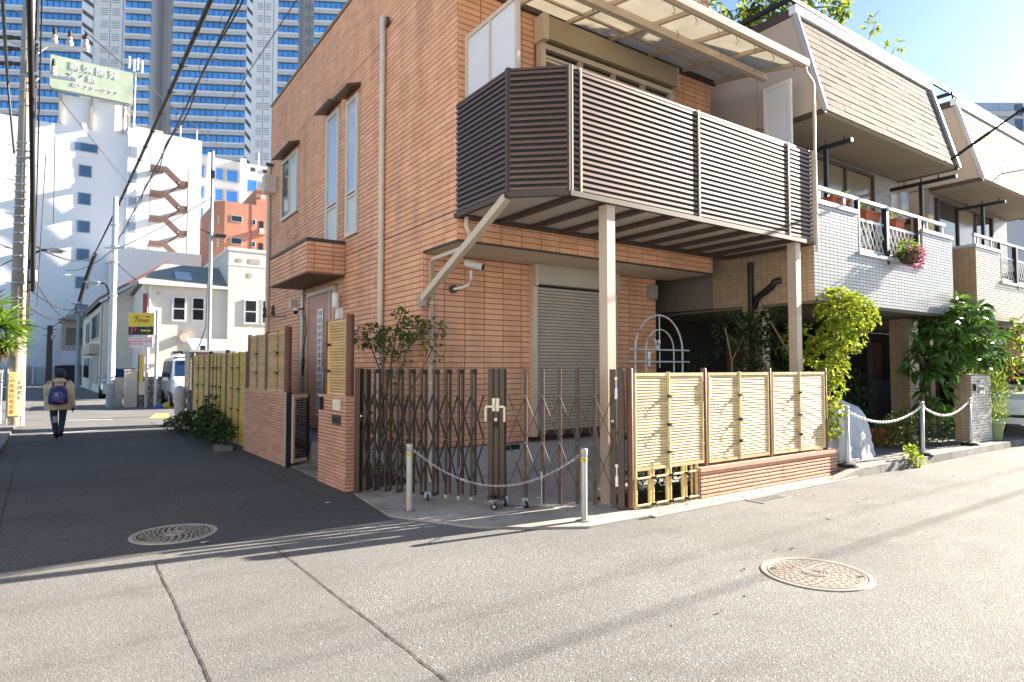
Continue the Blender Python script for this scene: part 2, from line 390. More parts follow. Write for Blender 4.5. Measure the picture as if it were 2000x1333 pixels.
# foliage
def leaf_mb(mb, c, d, up, L, W, fold=.25, droop=.2, r=0.0):
    d = d.normalized(); s_ = d.cross(up)
    if s_.length < 1e-3: s_ = d.cross(V((1, 0, 0)))
    s_.normalize(); n = s_.cross(d).normalized()
    p0 = c; p1 = c + d * L * .45 - n * L * droop * .15; p2 = c + d * L - n * L * droop
    a = p0 + d * L * .3; b = p0 + d * L * .68 - n * L * droop * .4
    vs_ = [p0, a + s_ * W * .46 + n * W * fold, b + s_ * W * .42 + n * W * fold * .8, p2, b - s_ * W * .42 + n * W * fold * .8, a - s_ * W * .46 + n * W * fold, p1]
    mb.add(vs_, [(0, 1, 6), (1, 2, 6), (2, 3, 6), (3, 4, 6), (4, 5, 6), (5, 0, 6)], r)
def rdir(): 
    z = random.uniform(-1, 1); a = random.uniform(0, 2 * math.pi); s_ = math.sqrt(1 - z * z)
    return V((s_ * math.cos(a), s_ * math.sin(a), z))
def foliage(parent, clumps, L, W, mat, limit=0, up=.35, droop=.25, name='leaf', surf=.55, joined='foliage', whorl=1, mat2=None, frac2=.0):
    mb = MB(); mb2 = MB(); items = []
    for (c, rad, n) in clumps:
        c = V(c); rad = V(rad) if hasattr(rad, '__len__') else V((rad, rad, rad))
        k = 0
        while k < n:
            d = rdir(); rr = random.random() ** (1 / 3) if random.random() > surf else random.uniform(.78, 1.05)
            p = c + V((d.x * rad.x, d.y * rad.y, d.z * rad.z)) * rr
            for j in range(whorl):
                dd = (d * .7 + rdir() * .9 + V((0, 0, up))).normalized()
                items.append((p, dd, L * random.uniform(.65, 1.2), W * random.uniform(.7, 1.15))); k += 1
    items.sort(key=lambda q: (q[0] - CAM).length)
    if limit:
        vm = []
        for k in range(4):
            b = MB(); leaf_mb(b, V((0, 0, 0)), V((0, 1, 0)), V((0, 0, 1)), L, W, random.uniform(.1, .35), droop * random.uniform(.5, 1.5)); vm.append(b.mesh(name, mat))
    stp = max(1, len(items) // max(1, limit)) if limit else 0
    cnt = 0
    for i, (p, dd, l_, w_) in enumerate(items):
        if limit and cnt < limit and i < limit * 1.6 and random.random() < .75:
            q = dd.to_track_quat('Y', 'Z') @ Quaternion((0, 1, 0), random.uniform(-.7, .7))
            inst(name, random.choice(vm), parent, p, q, (w_ / W, l_ / L, 1)); cnt += 1
        else:
            leaf_mb(mb2 if (mat2 and random.random() < frac2) else mb, p, dd, V((0, 0, 1)) + rdir() * .6, l_, w_, random.uniform(.1, .35), droop * random.uniform(.4, 1.6), random.random())
    if mb.f: mb.build(joined, mat, parent, kind='stuff')
    if mb2.f: mb2.build(joined, mat2, parent, kind='stuff')
def branch(pts, r0, r1, n=7):
    b = MB(); b.tube(pts, r0, n, r1); return b
def wob(p, q, k=4, amp=.05):
    p = V(p); q = V(q)
    return [p.lerp(q, i / k) + (rdir() * amp if 0 < i < k else V((0, 0, 0))) for i in range(k + 1)]
# ================================================================== GROUND
X = V((1, 0, 0)); Y = V((0, 1, 0)); Z = V((0, 0, 1)); NX = -X; NY = -Y
g = MB(); g.quad((-1500, -1500, -.03), (1500, -1500, -.03), (1500, 1500, -.03), (-1500, 1500, -.03))
m_earth = M('far_ground', (.20, .195, .185), .95, var=.2, scale=.3)
g.build('ground', m_earth, kind='structure')
g = MB(); g.quad((1.45, -60, 0), (240, -60, 0), (240, 4.43, 0), (1.45, 4.43, 0))
road = g.build('road', m_road, kind='structure')
g = MB(); g.quad((-60, -60, 0), (1.45, -60, 0), (1.45, 5.85, 0), (-60, 5.85, 0)); g.build('road_slab', m_slab, kind='structure')
g = MB(); g.quad((1.4501, 4.43, 0), (4.6, 4.43, 0), (4.6, 5.85, 0), (1.4501, 5.85, 0)); g.build('road_slab', m_slab, kind='structure')
g = MB(); g.quad((-8, 17.3, 0), (4.6, 17.9, 0), (4.6, 75, 0), (-8, 75, 0)); g.build('lane_sunlit_stretch', m_slab, kind='structure')  # sunlit stretch beyond the house shade, its brightness put into paler asphalt
g = MB(); g.quad((-8, 5.8501, 0), (4.6, 5.8501, 0), (4.6, 17.8999, 0), (-8, 17.2999, 0))  # dark patch follows the house shade, which is put into its colour
lane = g.build('lane', m_lane_shade, kind='structure')
# asphalt seams
m_seam = M('seam_tar', (.045, .036, .028), .9, var=.2)
def seam(pts, wd):
    b = MB(); L = []
    for (p, q) in zip(pts[:-1], pts[1:]):
        k = max(2, int((V((*q, 0)) - V((*p, 0))).length / .035))
        for i in range(k + (q == pts[-1])):
            L.append(V((*p, 0)).lerp(V((*q, 0)), i / k))
    d = (L[-1] - L[0]).normalized(); s_ = V((-d.y, d.x, 0))
    edge = []
    dr = 0
    for p in L:
        dr = dr * .9 + random.uniform(-.0025, .0025); ww = wd * random.uniform(.6, 1.15)
        edge.append((p + s_ * (dr - ww), p + s_ * (dr + ww)))
    vs_ = [q + V((0, 0, .004)) for e in edge for q in e]
    b.add(vs_, [(2 * i, 2 * i + 2, 2 * i + 3, 2 * i + 1) for i in range(len(edge) - 1)])
    return b
seam([(.534, 5.6), (.55, 4.5), (.579, 2.2), (.60, -1)], .005).build('road_seam', m_seam, lane)
seam([(1.394, 5.55), (1.439, 4.2), (1.493, 2.6), (1.52, -1)], .005).build('road_seam', m_seam, lane)
seam([(-.55, 7.1), (-.62, 9), (-.82, 14.5)], .008).build('road_seam', m_seam, lane)
seam([(2.35, 7.4), (2.1, 12.5), (1.7, 20)], .012).build('road_seam', m_seam, lane)
# concrete apron, gutter, kerb, pavement
g = MB(); g.prism([(2.62, 5.95, 0), (3.10, 5.08, 0), (3.55, 4.72, 0), (3.98, 4.47, 0), (4.79, 4.45, 0), (4.79, 4.72, 0), (4.72, 4.80, 0), (3.80, 5.74, 0), (2.80, 7.25, 0), (2.74, 7.25, 0)], (0, 0, .022))
g.build('concrete_apron', M('apron_concrete', (.34, .315, .275), .9, var=.2, scale=2.2, bump=.4, bscale=70, col2=(.20, .18, .155), c2lo=.5, c2hi=.66), kind='structure')
g = MB(); g.prism([(2.81, 7.25, 0), (3.805, 5.75, 0), (4.725, 4.81, 0), (4.80, 4.725, 0), (8.80, 4.725, 0), (8.80, 7.41, 0), (3.0, 7.41, 0), (2.82, 7.35, 0)], (0, 0, .018))
g.build('driveway', M('drive_concrete', (.46, .45, .44), .8, var=.12, scale=1.6, bump=.15, bscale=60, col2=(.34, .33, .32)), kind='structure')
g = MB(); g.prism([(4.795, 4.40, 0), (8.82, 4.40, 0), (8.82, 4.715, 0), (4.795, 4.715, 0)], (0, 0, .016))
g.build('gutter_strip', m_conc, kind='structure')
g = MB()
g.prism([(8.83, 4.58, 0), (60, 4.58, 0), (60, 14, 0), (8.83, 14, 0)], (0, 0, .10)); pav = g.build('pavement', m_conc2, kind='structure')
x = 8.9
while x < 34:
    L = .6
    b = MB(); b.add([(x + .004, 4.44, -.01), (x + L - .004, 4.44, -.01), (x + L - .004, 4.575, -.01), (x + .004, 4.575, -.01), (x + .004, 4.455, .108), (x + L - .004, 4.455, .108), (x + L - .004, 4.575, .108), (x + .004, 4.575, .108)],
        [(0, 1, 5, 4), (4, 5, 6, 7), (1, 2, 6, 5), (3, 0, 4, 7), (2, 3, 7, 6)])
    b.build('kerb_stone', m_conc2, pav); x += L
b = MB(); b.prism([(8.1, 4.44, 0), (8.89, 4.44, 0), (8.89, 4.44, .105)], (0, .13, 0)); b.build('kerb_stone', m_conc, pav)
g = MB(); g.prism([(5.86, 4.83, 0), (8.75, 4.83, 0), (8.75, 5.35, 0), (5.86, 5.35, 0)], (0, 0, .06)); g.prism([(4.86, 4.80, 0), (5.855, 4.80, 0), (5.855, 5.35, 0), (4.86, 5.35, 0)], (0, 0, .035))
m_soil = M('soil', (.045, .035, .026), .95, var=.4, scale=12, bump=.8, bscale=40)
g.build('garden_soil', m_soil, kind='structure')

# manholes and grating
def manhole(c, r, rz, label, cl, dirt):
    t = thing('manhole_cover', label, 'manhole cover', (c[0], c[1], 0), rz=rz)
    b = MB(); b.lathe((0, 0, 0), [(r * .90, .0055), (r * .91, .008), (r, .008), (r * 1.01, .0005)], 48, caps=False); b.build('frame_ring', cl, t)
    b = MB(); b.lathe((0, 0, 0), [(.001, .0055), (r * .89, .0055)], 48, caps=False); b.build('lid', dirt, t)
    b = MB(); b.lathe((0, 0, 0), [(r * .84, .005), (r * .845, .009), (r * .875, .009), (r * .88, .005)], 48, caps=False)
    for ri, nn, wd in ((.74, 30, .052), (.60, 24, .05), (.46, 18, .05), (.32, 12, .048)):
        for k in range(nn):
            a = 2 * math.pi * k / nn + ri * 3
            for da, dr in ((-.035, .03), (.045, -.03)):
                p = V((math.cos(a + da), math.sin(a + da), 0)) * r * (ri + dr) + V((0, 0, .0065))
                ux = V((-math.sin(a + (.5 if da > 0 else -.4)), math.cos(a + (.5 if da > 0 else -.4)), 0)); uy = V((-ux.y, ux.x, 0))
                b.obox(p, ux, uy, Z, r * .085, r * .036, .004)
    for ri in (.10, .16, .22): b.lathe((0, 0, 0), [(r * ri - .006, .005), (r * ri - .004, .0115), (r * ri + .006, .0115), (r * ri + .008, .005)], 32, caps=False)
    b.build('tread_pattern', cl, t, kind='stuff')
    for s_ in (-1, 1):
        b = MB(); b.obox((s_ * r * .77, 0, .0125), X, Y, Z, r * .09, r * .06, .003); b.build('lifting_slot', m_black, t)
    return t
m_iron = M('cast_iron_worn', (.36, .31, .25), .5, .2, var=.2, scale=12)
m_irond = M('cast_iron_dirt', (.035, .03, .026), .85, var=.3, scale=20)
m_iron2 = M('cast_iron_tan', (.29, .25, .215), .6, .1, var=.14, scale=10)
m_iron2d = M('cast_iron_tan_dirt', (.27, .215, .18), .85, var=.2, scale=20)
manhole((.76, 6.46), .355, .35, 'round iron manhole cover in the shaded lane left of the gate', m_iron, m_irond)
manhole((4.47, 2.56), .375, 2.2, 'round rusty tan manhole cover in the sunlit road at lower right', m_iron2, m_iron2d)
t = thing('drain_grating', 'steel slatted drain grating set in the gutter below the low brick wall', 'drain grate', (6.55, 4.28, 0))
b = MB(); 
for (a, c, d, e) in ((6.27, 4.17, 6.83, 4.19), (6.27, 4.385, 6.83, 4.405), (6.27, 4.19, 6.29, 4.385), (6.81, 4.19, 6.83, 4.385)): b.box(a, c, .001, d, e, .009)
b.build('grate_frame', m_steel, t)
for k in range(13):
    b = MB(); b.box(6.305 + k * .039, 4.192, .005, 6.319 + k * .039, 4.383, .0088); b.build('grate_bar', m_steel, t)
b = MB(); b.box(6.292, 4.192, .002, 6.808, 4.383, .004); b.build('grate_pit', m_dark, t)
b = MB(); b.add([(2.28, 6.92, .012), (2.31, 6.90, .02), (2.36, 6.93, .008), (2.32, 6.96, .016)], [(0, 1, 2), (0, 2, 3)]); o = b.build('paper_scrap', m_white); tag(o, 'small white paper scrap lying at the foot of the brick gate pillar', 'litter')
b = MB(); b.add([(.92, 5.95, .01), (.98, 5.97, .018), (.96, 6.0, .008), (.9, 5.99, .01), (.90, 5.93, .013)], [(0, 1, 2), (0, 2, 3), (0, 1, 4)]); o = b.build('paper_scrap', m_white); tag(o, 'small white paper scrap on the asphalt in front of the shaded manhole cover', 'litter')

# ================================================================== CORNER HOUSE
hs = thing('corner_house', 'two storey corner house clad in salmon brick siding with flat roof', 'house', (3.72, 7.42, 0))
HX0, HX1, HXg, HF, HG, HB, HT = 3.72, 8.50, 8.14, 6.52, 7.42, 15.55, 7.83
b = MB(); b.box(HX0, HF, 3.05, HX1, HB, HT - .05); b.box(HX0, HG, .42, HXg, HB, 3.05); b.build('wall', m_joint, hs)
b = MB(); b.box(HX0 + .012, HG + .012, 0, HXg - .01, HB - .01, .42); b.build('foundation', m_found, hs)
for xx in (4.86, 7.25):
    b = MB(); b.box(xx, HG + .004, .33, xx + .42, HG + .011, .40); b.build('vent', m_black, hs)
m_cap = M('parapet_cap', (.36, .24, .12), .45, .3, var=.06)
b = MB(); b.box(HX0 - .035, HF - .035, HT - .05, HX1 + .03, HB + .03, HT); b.build('parapet_cap', m_cap, hs)
hole_l = [(9.74 - HF, 10.30 - HF, 3.68, 6.03), (10.66 - HF, 11.35 - HF, 3.55, 6.10), (13.18 - HF, 14.44 - HF, 4.74, 6.12), (10.34 - HF, 12.78 - HF, 3.05, 3.68), (10.72 - HF, 12.36 - HF, 0, 2.98)]
sh_ = lambda r: (0, .11, .2)[(r // 6) % 3]
clad(hs, (HX0, HF, 0), Y, NX, 0, HB - HF, 3.40 - .0758 * 5, HT - .06, .315, .0758, .009, .009, m_brick, hole_l, 190, shift=sh_, ch=.0045, front=lambda p: p.y < 12)
clad(hs, (HX0, HF, 0), Y, NX, HG - HF, HB - HF, .44, 3.40 - .0758 * 5, .315, .0758, .009, .009, m_brick, hole_l, 20, shift=sh_, ch=.0045, front=lambda p: p.z > 1.9 and p.y < 10)
shut = (5.46 - HX0, 7.16 - HX0, .43, 3.02)
clad(hs, (HX0, HG, 0), X, NY, 0, HXg - HX0, .44, 3.01, .315, .0758, .009, .009, m_brick, [shut], 50, shift=lambda r: 0, ch=.0045, front=lambda p: p.z > 1.5 and p.x < 5.4)
clad(hs, (HX0, HF, 0), X, NY, 0, HX1 - HX0, 3.04, HT - .06, .315, .0758, .009, .009, m_brick, [(4.86 - HX0, 7.48 - HX0, 3.4, 6.10)], 40, shift=lambda r: 0, ch=.0045, front=lambda p: p.z < 3.4)
# panel joints
for zz in (3.405, 6.46):
    b = MB(); b.box(HX0 - .0098, HF + .01, zz - .006, HX0 - .0015, HB - .01, zz + .004); b.build('panel_joint', m_wjoint, hs)
# soffit under the jettied upper floor
b = MB(); b.box(HX0 + .03, HF + .03, 3.022, HX1 - .03, HG - .002, 3.046); b.build('soffit', m_soffit, hs)
b = MB(); b.box(HX0 - .014, HF - .014, 3.02, HX1, HF + .02, 3.04); b.box(HX0 - .014, HF + .021, 3.02, HX0 + .02, HG, 3.04); b.build('drip_edge', m_alu_dk, hs)
for xx, yy in ((5.12, 6.95), (6.72, 6.95)):
    b = MB(); b.lathe((xx, yy, 3.0), [(.05, .012), (.075, .01), (.08, .021)], 20); b.build('downlight', m_champ, hs)
# tall windows on the lane side (u = y - HF)
def wl(y0, y1, z0, z1, panes, name='window', mat=None):
    return window(hs, (HX0 - .003, 0, 0), Y, NX, y0, y1, z0, z1, mat or m_champ, panes, fw=.06, dep=.05, rec=.022)
m_wfr = M('window_frame_cream', (.68, .62, .54), .45, .1, var=.04)
wl(9.76, 10.28, 3.70, 6.02, [(9.82, 10.22, 3.76, 4.36, m_panefrost), (9.82, 10.22, 4.43, 5.96, m_paneblue)], mat=m_wfr)
wl(10.68, 11.33, 3.60, 6.09, [(10.74, 11.27, 3.66, 4.36, m_panefrost), (10.74, 11.27, 4.43, 6.03, m_paneblue)], mat=m_wfr)
wl(13.20, 14.42, 4.77, 6.10, [(13.26, 13.80, 4.83, 6.04, m_panefrost), (13.82, 14.36, 4.83, 6.04, m_panedark)], mat=m_wfr)
m_hood = M('hood_bronze', (.12, .09, .055), .4, .4, var=.05)
for y0, y1, z0 in ((9.70, 10.36, 6.07), (10.63, 11.40, 6.14), (13.14, 14.48, 6.15)):
    b = MB(); b.add([(HX0 - .012, y0, z0 + .05), (HX0 - .25, y0, z0 - .01), (HX0 - .25, y1, z0 - .01), (HX0 - .012, y1, z0 + .05), (HX0 - .012, y0, z0 + .11), (HX0 - .25, y0, z0 + .025), (HX0 - .25, y1, z0 + .025), (HX0 - .012, y1, z0 + .11)],
        [(0, 3, 2, 1), (4, 5, 6, 7), (0, 1, 5, 4), (1, 2, 6, 5), (2, 3, 7, 6), (3, 0, 4, 7)]); b.build('window_hood', m_hood, hs)
# downpipes
def pipe(pts, r, mat, parent, clips=()):
    b = MB(); b.tube(pts, r, 12); p = b.build('downpipe', mat, parent, smooth=True)
    for c in clips:
        k = MB(); k.lathe((c[0], c[1], c[2] - .012), [(r + .001, 0), (r + .007, .001), (r + .007, .024), (r + .001, .025)], 12); k.build('pipe_clip', mat, p)
pipe([(3.655, 8.69, .25), (3.655, 8.69, 6.78)], .042, m_cream, hs, [(3.655, 8.69, z) for z in (1.9, 3.3, 4.6, 6.0)])
b = MB(); b.cyl((3.70, 8.63, 6.62), (3.64, 8.46, 6.64), .03); b.build('overflow_spout', m_hood, hs)
pipe([(3.66, 15.46, .1), (3.66, 15.46, 6.35)], .045, m_cream, hs, [(3.66, 15.46, z) for z in (2.4, 4.4)])
b = MB(); b.box(3.44, 14.92, 5.55, 3.70, 15.2, 5.95); b.build('vent_box', m_cream, hs)
b = MB(); b.cyl((3.70, 15.3, 6.3), (3.55, 15.3, 6.3), .04); b.build('overflow_spout', m_hood, hs)
pipe([(3.80, 6.45, 3.31), (3.80, 6.45, 3.2), (3.84, 6.45, 3.14), (3.84, 6.45, 2.99), (3.82, 6.55, 2.955), (3.80, 7.30, 2.93), (3.80, 7.345, 2.90), (3.80, 7.345, .03)], .028, m_cream, hs, [(3.80, 7.345, z) for z in (2.35, 1.3)])
# porch canopy
b = MB(); b.box(3.075, 10.365, 3.09, HX0 - .001, 12.75, 3.60); b.build('porch_canopy', m_joint, hs)
clad(hs, (3.075, 10.365, 0), Y, NX, 0, 2.385, 3.09, 3.60, .315, .0728, .009, .009, m_brick, (), 0, shift=lambda r: 0, ch=.0045, stuffname='canopy_bricks')
clad(hs, (3.075, 10.365, 0), X, NY, 0, .64, 3.09, 3.60, .315, .0728, .009, .009, m_brick, (), 0, shift=lambda r: .2, ch=.0045, stuffname='canopy_bricks')
b = MB(); b.box(3.055, 10.345, 3.603, HX0 - .012, 12.77, 3.655); b.build('canopy_cap', m_alu_dk, hs)
b = MB(); b.box(3.06, 10.35, 3.065, HX0 - .012, 12.77, 3.088); b.build('canopy_soffit', M('canopy_soffit', (.20, .125, .085), .7), hs)
# door
b = MB()
for (y0, y1, z0, z1) in ((10.76, 10.82, .36, 2.95), (12.28, 12.34, .36, 2.95), (10.82, 12.28, 2.87, 2.95), (10.98, 11.03, .36, 2.87)): b.box(HX0 - .06, y0, z0, HX0 - .002, y1, z1)
fr = b.build('door_frame', m_champ, hs)
b = MB(); b.box(HX0 - .02, 10.825, .38, HX0 - .008, 10.975, 2.865); b.build('side_light', m_shut, fr)
b = MB(); b.box(HX0 - .045, 11.04, .38, HX0 - .006, 12.27, 2.86); dr = b.build('door', m_door, hs)
b = MB(); b.box(HX0 - .052, 11.36, .62, HX0 - .046, 11.66, 2.60); b.build('glazing', m_panedark, dr)
b = MB()
for k in range(16): b.box(HX0 - .060, 11.36, .62 + k * .1288, HX0 - .053, 11.66, .655 + k * .1288)
for yy in (11.36, 11.45, 11.555, 11.645): b.box(HX0 - .0605, yy - .012, .62, HX0 - .0525, yy + .02, 2.60)
b.build('glazing_grille', m_white, dr)
b = MB(); b.tube([(HX0 - .05, 11.15, 1.0), (HX0 - .11, 11.15, 1.05), (HX0 - .11, 11.15, 1.5), (HX0 - .05, 11.15, 1.55)], .014); b.build('door_pull', m_steel, dr)
# steps
m_step = M('step_tile', (.36, .24, .16), .6, var=.12, scale=5)
m_stepg = M('porch_grey', (.24, .25, .27), .7, var=.1)
b = MB(); b.box(3.06, 9.95, 0, HX0 - .02, 12.7, .33); b.build('porch_slab', m_stepg, hs)
for k in range(9):
    b = MB(); b.box(3.05, 9.96 + k * .30, .03, 3.059, 10.25 + k * .30, .30); b.build('riser_tile', m_step, hs)
    b = MB(); b.box(2.74, 9.96 + k * .30, .02, 3.045, 10.25 + k * .30, .165); b.build('step_tile', m_step, hs)
b = MB(); b.box(2.70, 8.35, .001, 3.7, 9.93, .02); b.build('threshold_paving', m_conc2, hs)
# downpipe beside door
pipe([(3.66, 12.62, .34), (3.66, 12.62, 3.06)], .035, m_steel, hs)
b = MB(); b.box(HX0 - .12, 13.2, 2.74, HX0 - .01, 13.42, 2.90); b.build('vent_cover', m_champ, hs)
# porch lamp, camera, cable, brackets
t = thing('wall_lamp', 'white cylinder wall lamp on siding beside the entrance door', 'wall lamp', (3.70, 10.48, 2.3))
b = MB(); b.box(3.62, 10.42, 2.33, 3.709, 10.56, 2.52); b.build('lamp_base', m_white, t)
b = MB(); b.lathe((3.60, 10.49, 2.522), [(.055, 0), (.06, .01), (.06, .24), (.04, .26), (.001, .262)], 16); b.build('lamp_shade', m_white, t, smooth=True)
t = thing('dome_camera', 'small black and white camera on pipe beside entrance door', 'camera', (3.6, 12.45, 2.6))
b = MB(); b.cyl((3.66, 12.5, 2.68), (3.50, 12.42, 2.62), .015); b.build('bracket', m_black, t)
b = MB(); b.sphere((3.47, 12.40, 2.60), .05, .05, .06); b.build('lens', m_black, t, smooth=True)
b = MB(); b.lathe((3.47, 12.40, 2.61), [(.056, 0), (.058, .04), (.03, .06), (.001, .062)], 12); b.build('camera_body', m_white, t, smooth=True)
b = MB(); b.tube([(3.63, 12.3, 2.5), (3.62, 12.2, 2.2), (3.62, 12.35, 1.9), (3.6, 12.25, 1.6), (3.62, 12.4, 1.35), (3.65, 12.55, 1.5), (3.66, 12.57, 1.7)], .012); o = b.build('loose_cable', m_cable, smooth=True); tag(o, 'black cable hanging in a loop from the camera by the door', 'cable')
t = thing('cable_bracket', 'dark cable bracket with insulator on siding at far end of brick house', 'bracket', (3.7, 14.4, 2.6))
b = MB(); b.bar((3.71, 14.0, 2.62), (3.45, 14.3, 2.62), .02, .02); b.bar((3.45, 14.3, 2.62), (3.5, 15.0, 2.66), .015, .015); b.build('arm', m_blackmetal, t)
b = MB(); b.lathe((3.5, 14.25, 2.64), [(.03, 0), (.05, .05), (.03, .12), (.045, .18), (.001, .24)], 10); b.lathe((3.5, 15.0, 2.64), [(.03, 0), (.05, .05), (.03, .12), (.045, .2), (.001, .28)], 10); b.build('insulator', m_alu_dk, t, smooth=True)
# ground floor roller shutter
b = MB(); b.box(5.50, HG - .16, 2.73, 7.14, HG - .004, 3.018); b.build('shutter_box', m_shut, hs)
b = MB(); b.box(5.44, HG - .17, 2.70, 5.499, HG - .004, 3.015); b.build('shutter_box_end', m_champ, hs)
b = MB(); b.box(5.45, HG - .09, .50, 5.535, HG - .004, 2.70); b.box(7.075, HG - .09, .50, 7.15, HG - .004, 2.70); b.build('shutter_rail', m_champ, hs)
b = MB(); b.box(5.537, HG - .03, .50, 7.073, HG - .012, 2.729); b.build('shutter_back', m_dark, hs)
me = MB(); me.add([(-.768, 0, -.0245), (.768, 0, -.0245), (-.768, -.014, -.014), (.768, -.014, -.014), (-.768, -.016, .006), (.768, -.016, .006), (-.768, -.004, .0205), (.768, -.004, .0205)], [(0, 1, 3, 2), (2, 3, 5, 4), (4, 5, 7, 6)])
me = me.mesh('shutter_slat', m_shut)
for k in range(44): inst('shutter_slat', me, hs, (6.305, HG - .032, .60 + k * .0483))
b = MB(); b.box(5.54, HG - .055, .50, 7.07, HG - .031, .575); b.build('shutter_bottom_bar', m_alu_dk, hs)
b = MB(); b.box(5.40, HG - .10, .455, 7.2, HG - .012, .497); b.build('shutter_sill', m_blackmetal, hs)
b = MB(); b.box(7.90, HG - .12, 2.66, 8.06, HG - .01, 2.90); b.build('wall_box', m_plastic, hs)
# upper sliding window with shutter box
b = MB(); b.box(4.95, HF - .20, 5.80, 7.46, HF - .012, 6.10); b.build('shutter_box', M('shutter_box_tan', (.40, .32, .21), .45, .3, var=.04), hs)
b = MB(); b.box(4.86, HF - .22, 5.77, 4.949, HF - .012, 6.11); b.box(7.461, HF - .21, 5.78, 7.49, HF - .012, 6.10); b.build('shutter_box_end', m_champ, hs)
window(hs, (0, HF - .004, 0), X, NY, 4.90, 7.45, 3.42, 5.77, m_champ, [(4.97, 5.58, 3.5, 5.55, m_curtain), (5.60, 6.20, 3.5, 5.55, m_curtain), (6.22, 6.80, 3.5, 5.55, m_curtain), (6.82, 7.38, 3.5, 5.55, m_curtain), (4.97, 7.38, 5.60, 5.72, m_black)], fw=.07, dep=.12, rec=.05)
# security camera on curved arm
t = thing('security_camera', 'white security camera on a curved arm on siding under the overhang', 'camera', (4.16, 7.40, 2.57))
b = MB(); b.lathe((4.15, 7.36, 2.57), [(.001, 0)], 3); b = MB(); b.cyl((4.15, 7.41, 2.56), (4.15, 7.36, 2.56), .055, 16); b.build('wall_mount', m_alu_dk, t, smooth=False)
b = MB(); b.tube([(4.15, 7.37, 2.56), (4.20, 7.27, 2.57), (4.27, 7.18, 2.61), (4.29, 7.15, 2.70), (4.285, 7.15, 2.80)], .018, 10); b.build('arm', m_white, t, smooth=True)
b = MB(); b.cyl((4.22, 7.20, 2.90), (4.40, 7.05, 2.84), .045, 14, .05); b.build('camera_body', m_white, t, smooth=False)
b = MB(); b.cyl((4.401, 7.049, 2.8397), (4.415, 7.038, 2.835), .04, 14); b.build('lens', m_black, t)

# ================================================================== BALCONY ON COLUMNS
bal = thing('steel_balcony', 'bronze slatted balcony on two cream columns in front of brick house', 'balcony', (6.2, 5.0, 0))
out = [(3.68, 6.50), (3.68, 5.39), (4.16, 4.96), (8.78, 4.96), (8.78, 6.50)]
ZB, ZT = 3.345, 4.645
b = MB(); b.prism([(p[0] * 1.0 + (.02 if i in (0, 1) else -.0), p[1] + (.02 if i in (1, 2, 3) else 0), 3.345) for i, p in enumerate(out)], (0, 0, .05)); 
deck = b.build('deck_board', M('deck_underside', (.48, .44, .38), .75, var=.08, scale=2), bal)
def rim(p, q, nm='edge_beam'):
    b = MB(); b.bar((*p, 3.315), (*q, 3.315), .05, .056); b.build(nm, m_alu_dk, bal)
for i in range(4): rim(out[i], out[i + 1])
rim((3.70, 6.47), (8.76, 6.47))
x = 4.30
while x < 8.7:
    b = MB(); b.box(x - .045, 4.99, 3.295, x + .045, 6.44, 3.342); b.build('joist', m_alu_dk, bal); x += .505
# slats per face
n_s = 21; pit = (ZT - ZB) / n_s
def slats(p, q, outn, posts):
    p = V((*p, 0)); q = V((*q, 0)); L = (q - p).length; U = (q - p).normalized(); N = V(outn)
    mb = MB(); a = -L / 2 + .02; c = L / 2 - .02; h = .032
    prof = [(-.004, -h / 2), (.009, -h / 2 + .001), (.010, h / 2 - .003), (.007, h / 2), (-.004, h / 2)]
    vs_ = [U * a + N * n_ + Z * z for n_, z in prof] + [U * c + N * n_ + Z * z for n_, z in prof]
    fs = [(i, (i + 1) % 5, (i + 1) % 5 + 5, i + 5) for i in range(5)] + [(4, 3, 2, 1, 0), (5, 6, 7, 8, 9)]
    if U.cross(Z).dot(N) > 0: fs = [f[::-1] for f in fs]
    mb.add(vs_, fs); me = mb.mesh('slat', m_slat)
    for k in range(n_s): inst('slat', me, bal, (p + q) / 2 + Z * (ZB + pit * (k + .5)))
    b = MB(); b.bar((p + q) / 2 - U * (L / 2 - .03) - N * .014 + Z * (ZB + ZT) / 2, (p + q) / 2 + U * (L / 2 - .03) - N * .014 + Z * (ZB + ZT) / 2, .012, ZT - ZB - .04)
    b.build('backing_panel', m_black, bal)
    for s_, mt, w_ in posts:
        pp = p + U * s_ + N * (.013 if mt is m_champ else -.005)
        b = MB(); b.bar(pp + Z * (ZB - .04), pp + Z * (ZT + .03), w_, w_, (1, 0, 0)); b.build('slat_post', mt, bal)
slats(out[1], out[0], (-1, 0, 0), [])
dg = V((out[2][0] - out[1][0], out[2][1] - out[1][1], 0)).normalized()
slats(out[1], out[2], (dg.y, -dg.x, 0), [(.0, m_alu_dk, .045), (.645, m_alu_dk, .045)])
slats(out[2], out[3], (0, -1, 0), [(.03, m_champ, .016), (.15, m_champ, .02), (2.06, m_champ, .02), (3.99, m_champ, .02), (4.60, m_champ, .03)])
slats(out[3], out[4], (1, 0, 0), [])
b = MB(); b.prism([(p[0], p[1], ZT + .002) for p in out] + [(p[0] - (.09 if i in (3, 4) else -.09), p[1] + (.09 if i in (1, 2, 3) else 0), ZT + .002) for i, p in reversed(list(enumerate(out)))], (0, 0, .025)); b.build('top_rail', m_slat, bal)
# columns
for xx in (4.775, 8.42):
    b = MB(); b.box(xx - .06, 4.99, .02, xx + .06, 5.12, 3.288); b.build('column', m_champ, bal)
    b = MB(); b.box(xx - .12, 4.93, .022, xx + .12, 5.18, .034); b.build('column_foot', m_steel, bal)
b = MB(); b.bar((3.685, 7.36, 2.40), (3.685, 5.42, 3.30), .075, .085); b.build('brace', m_champ, bal)
b = MB(); b.box(3.66, 7.30, 2.30, 3.708, 7.44, 2.48); b.build('brace_plate', m_plastic, bal)
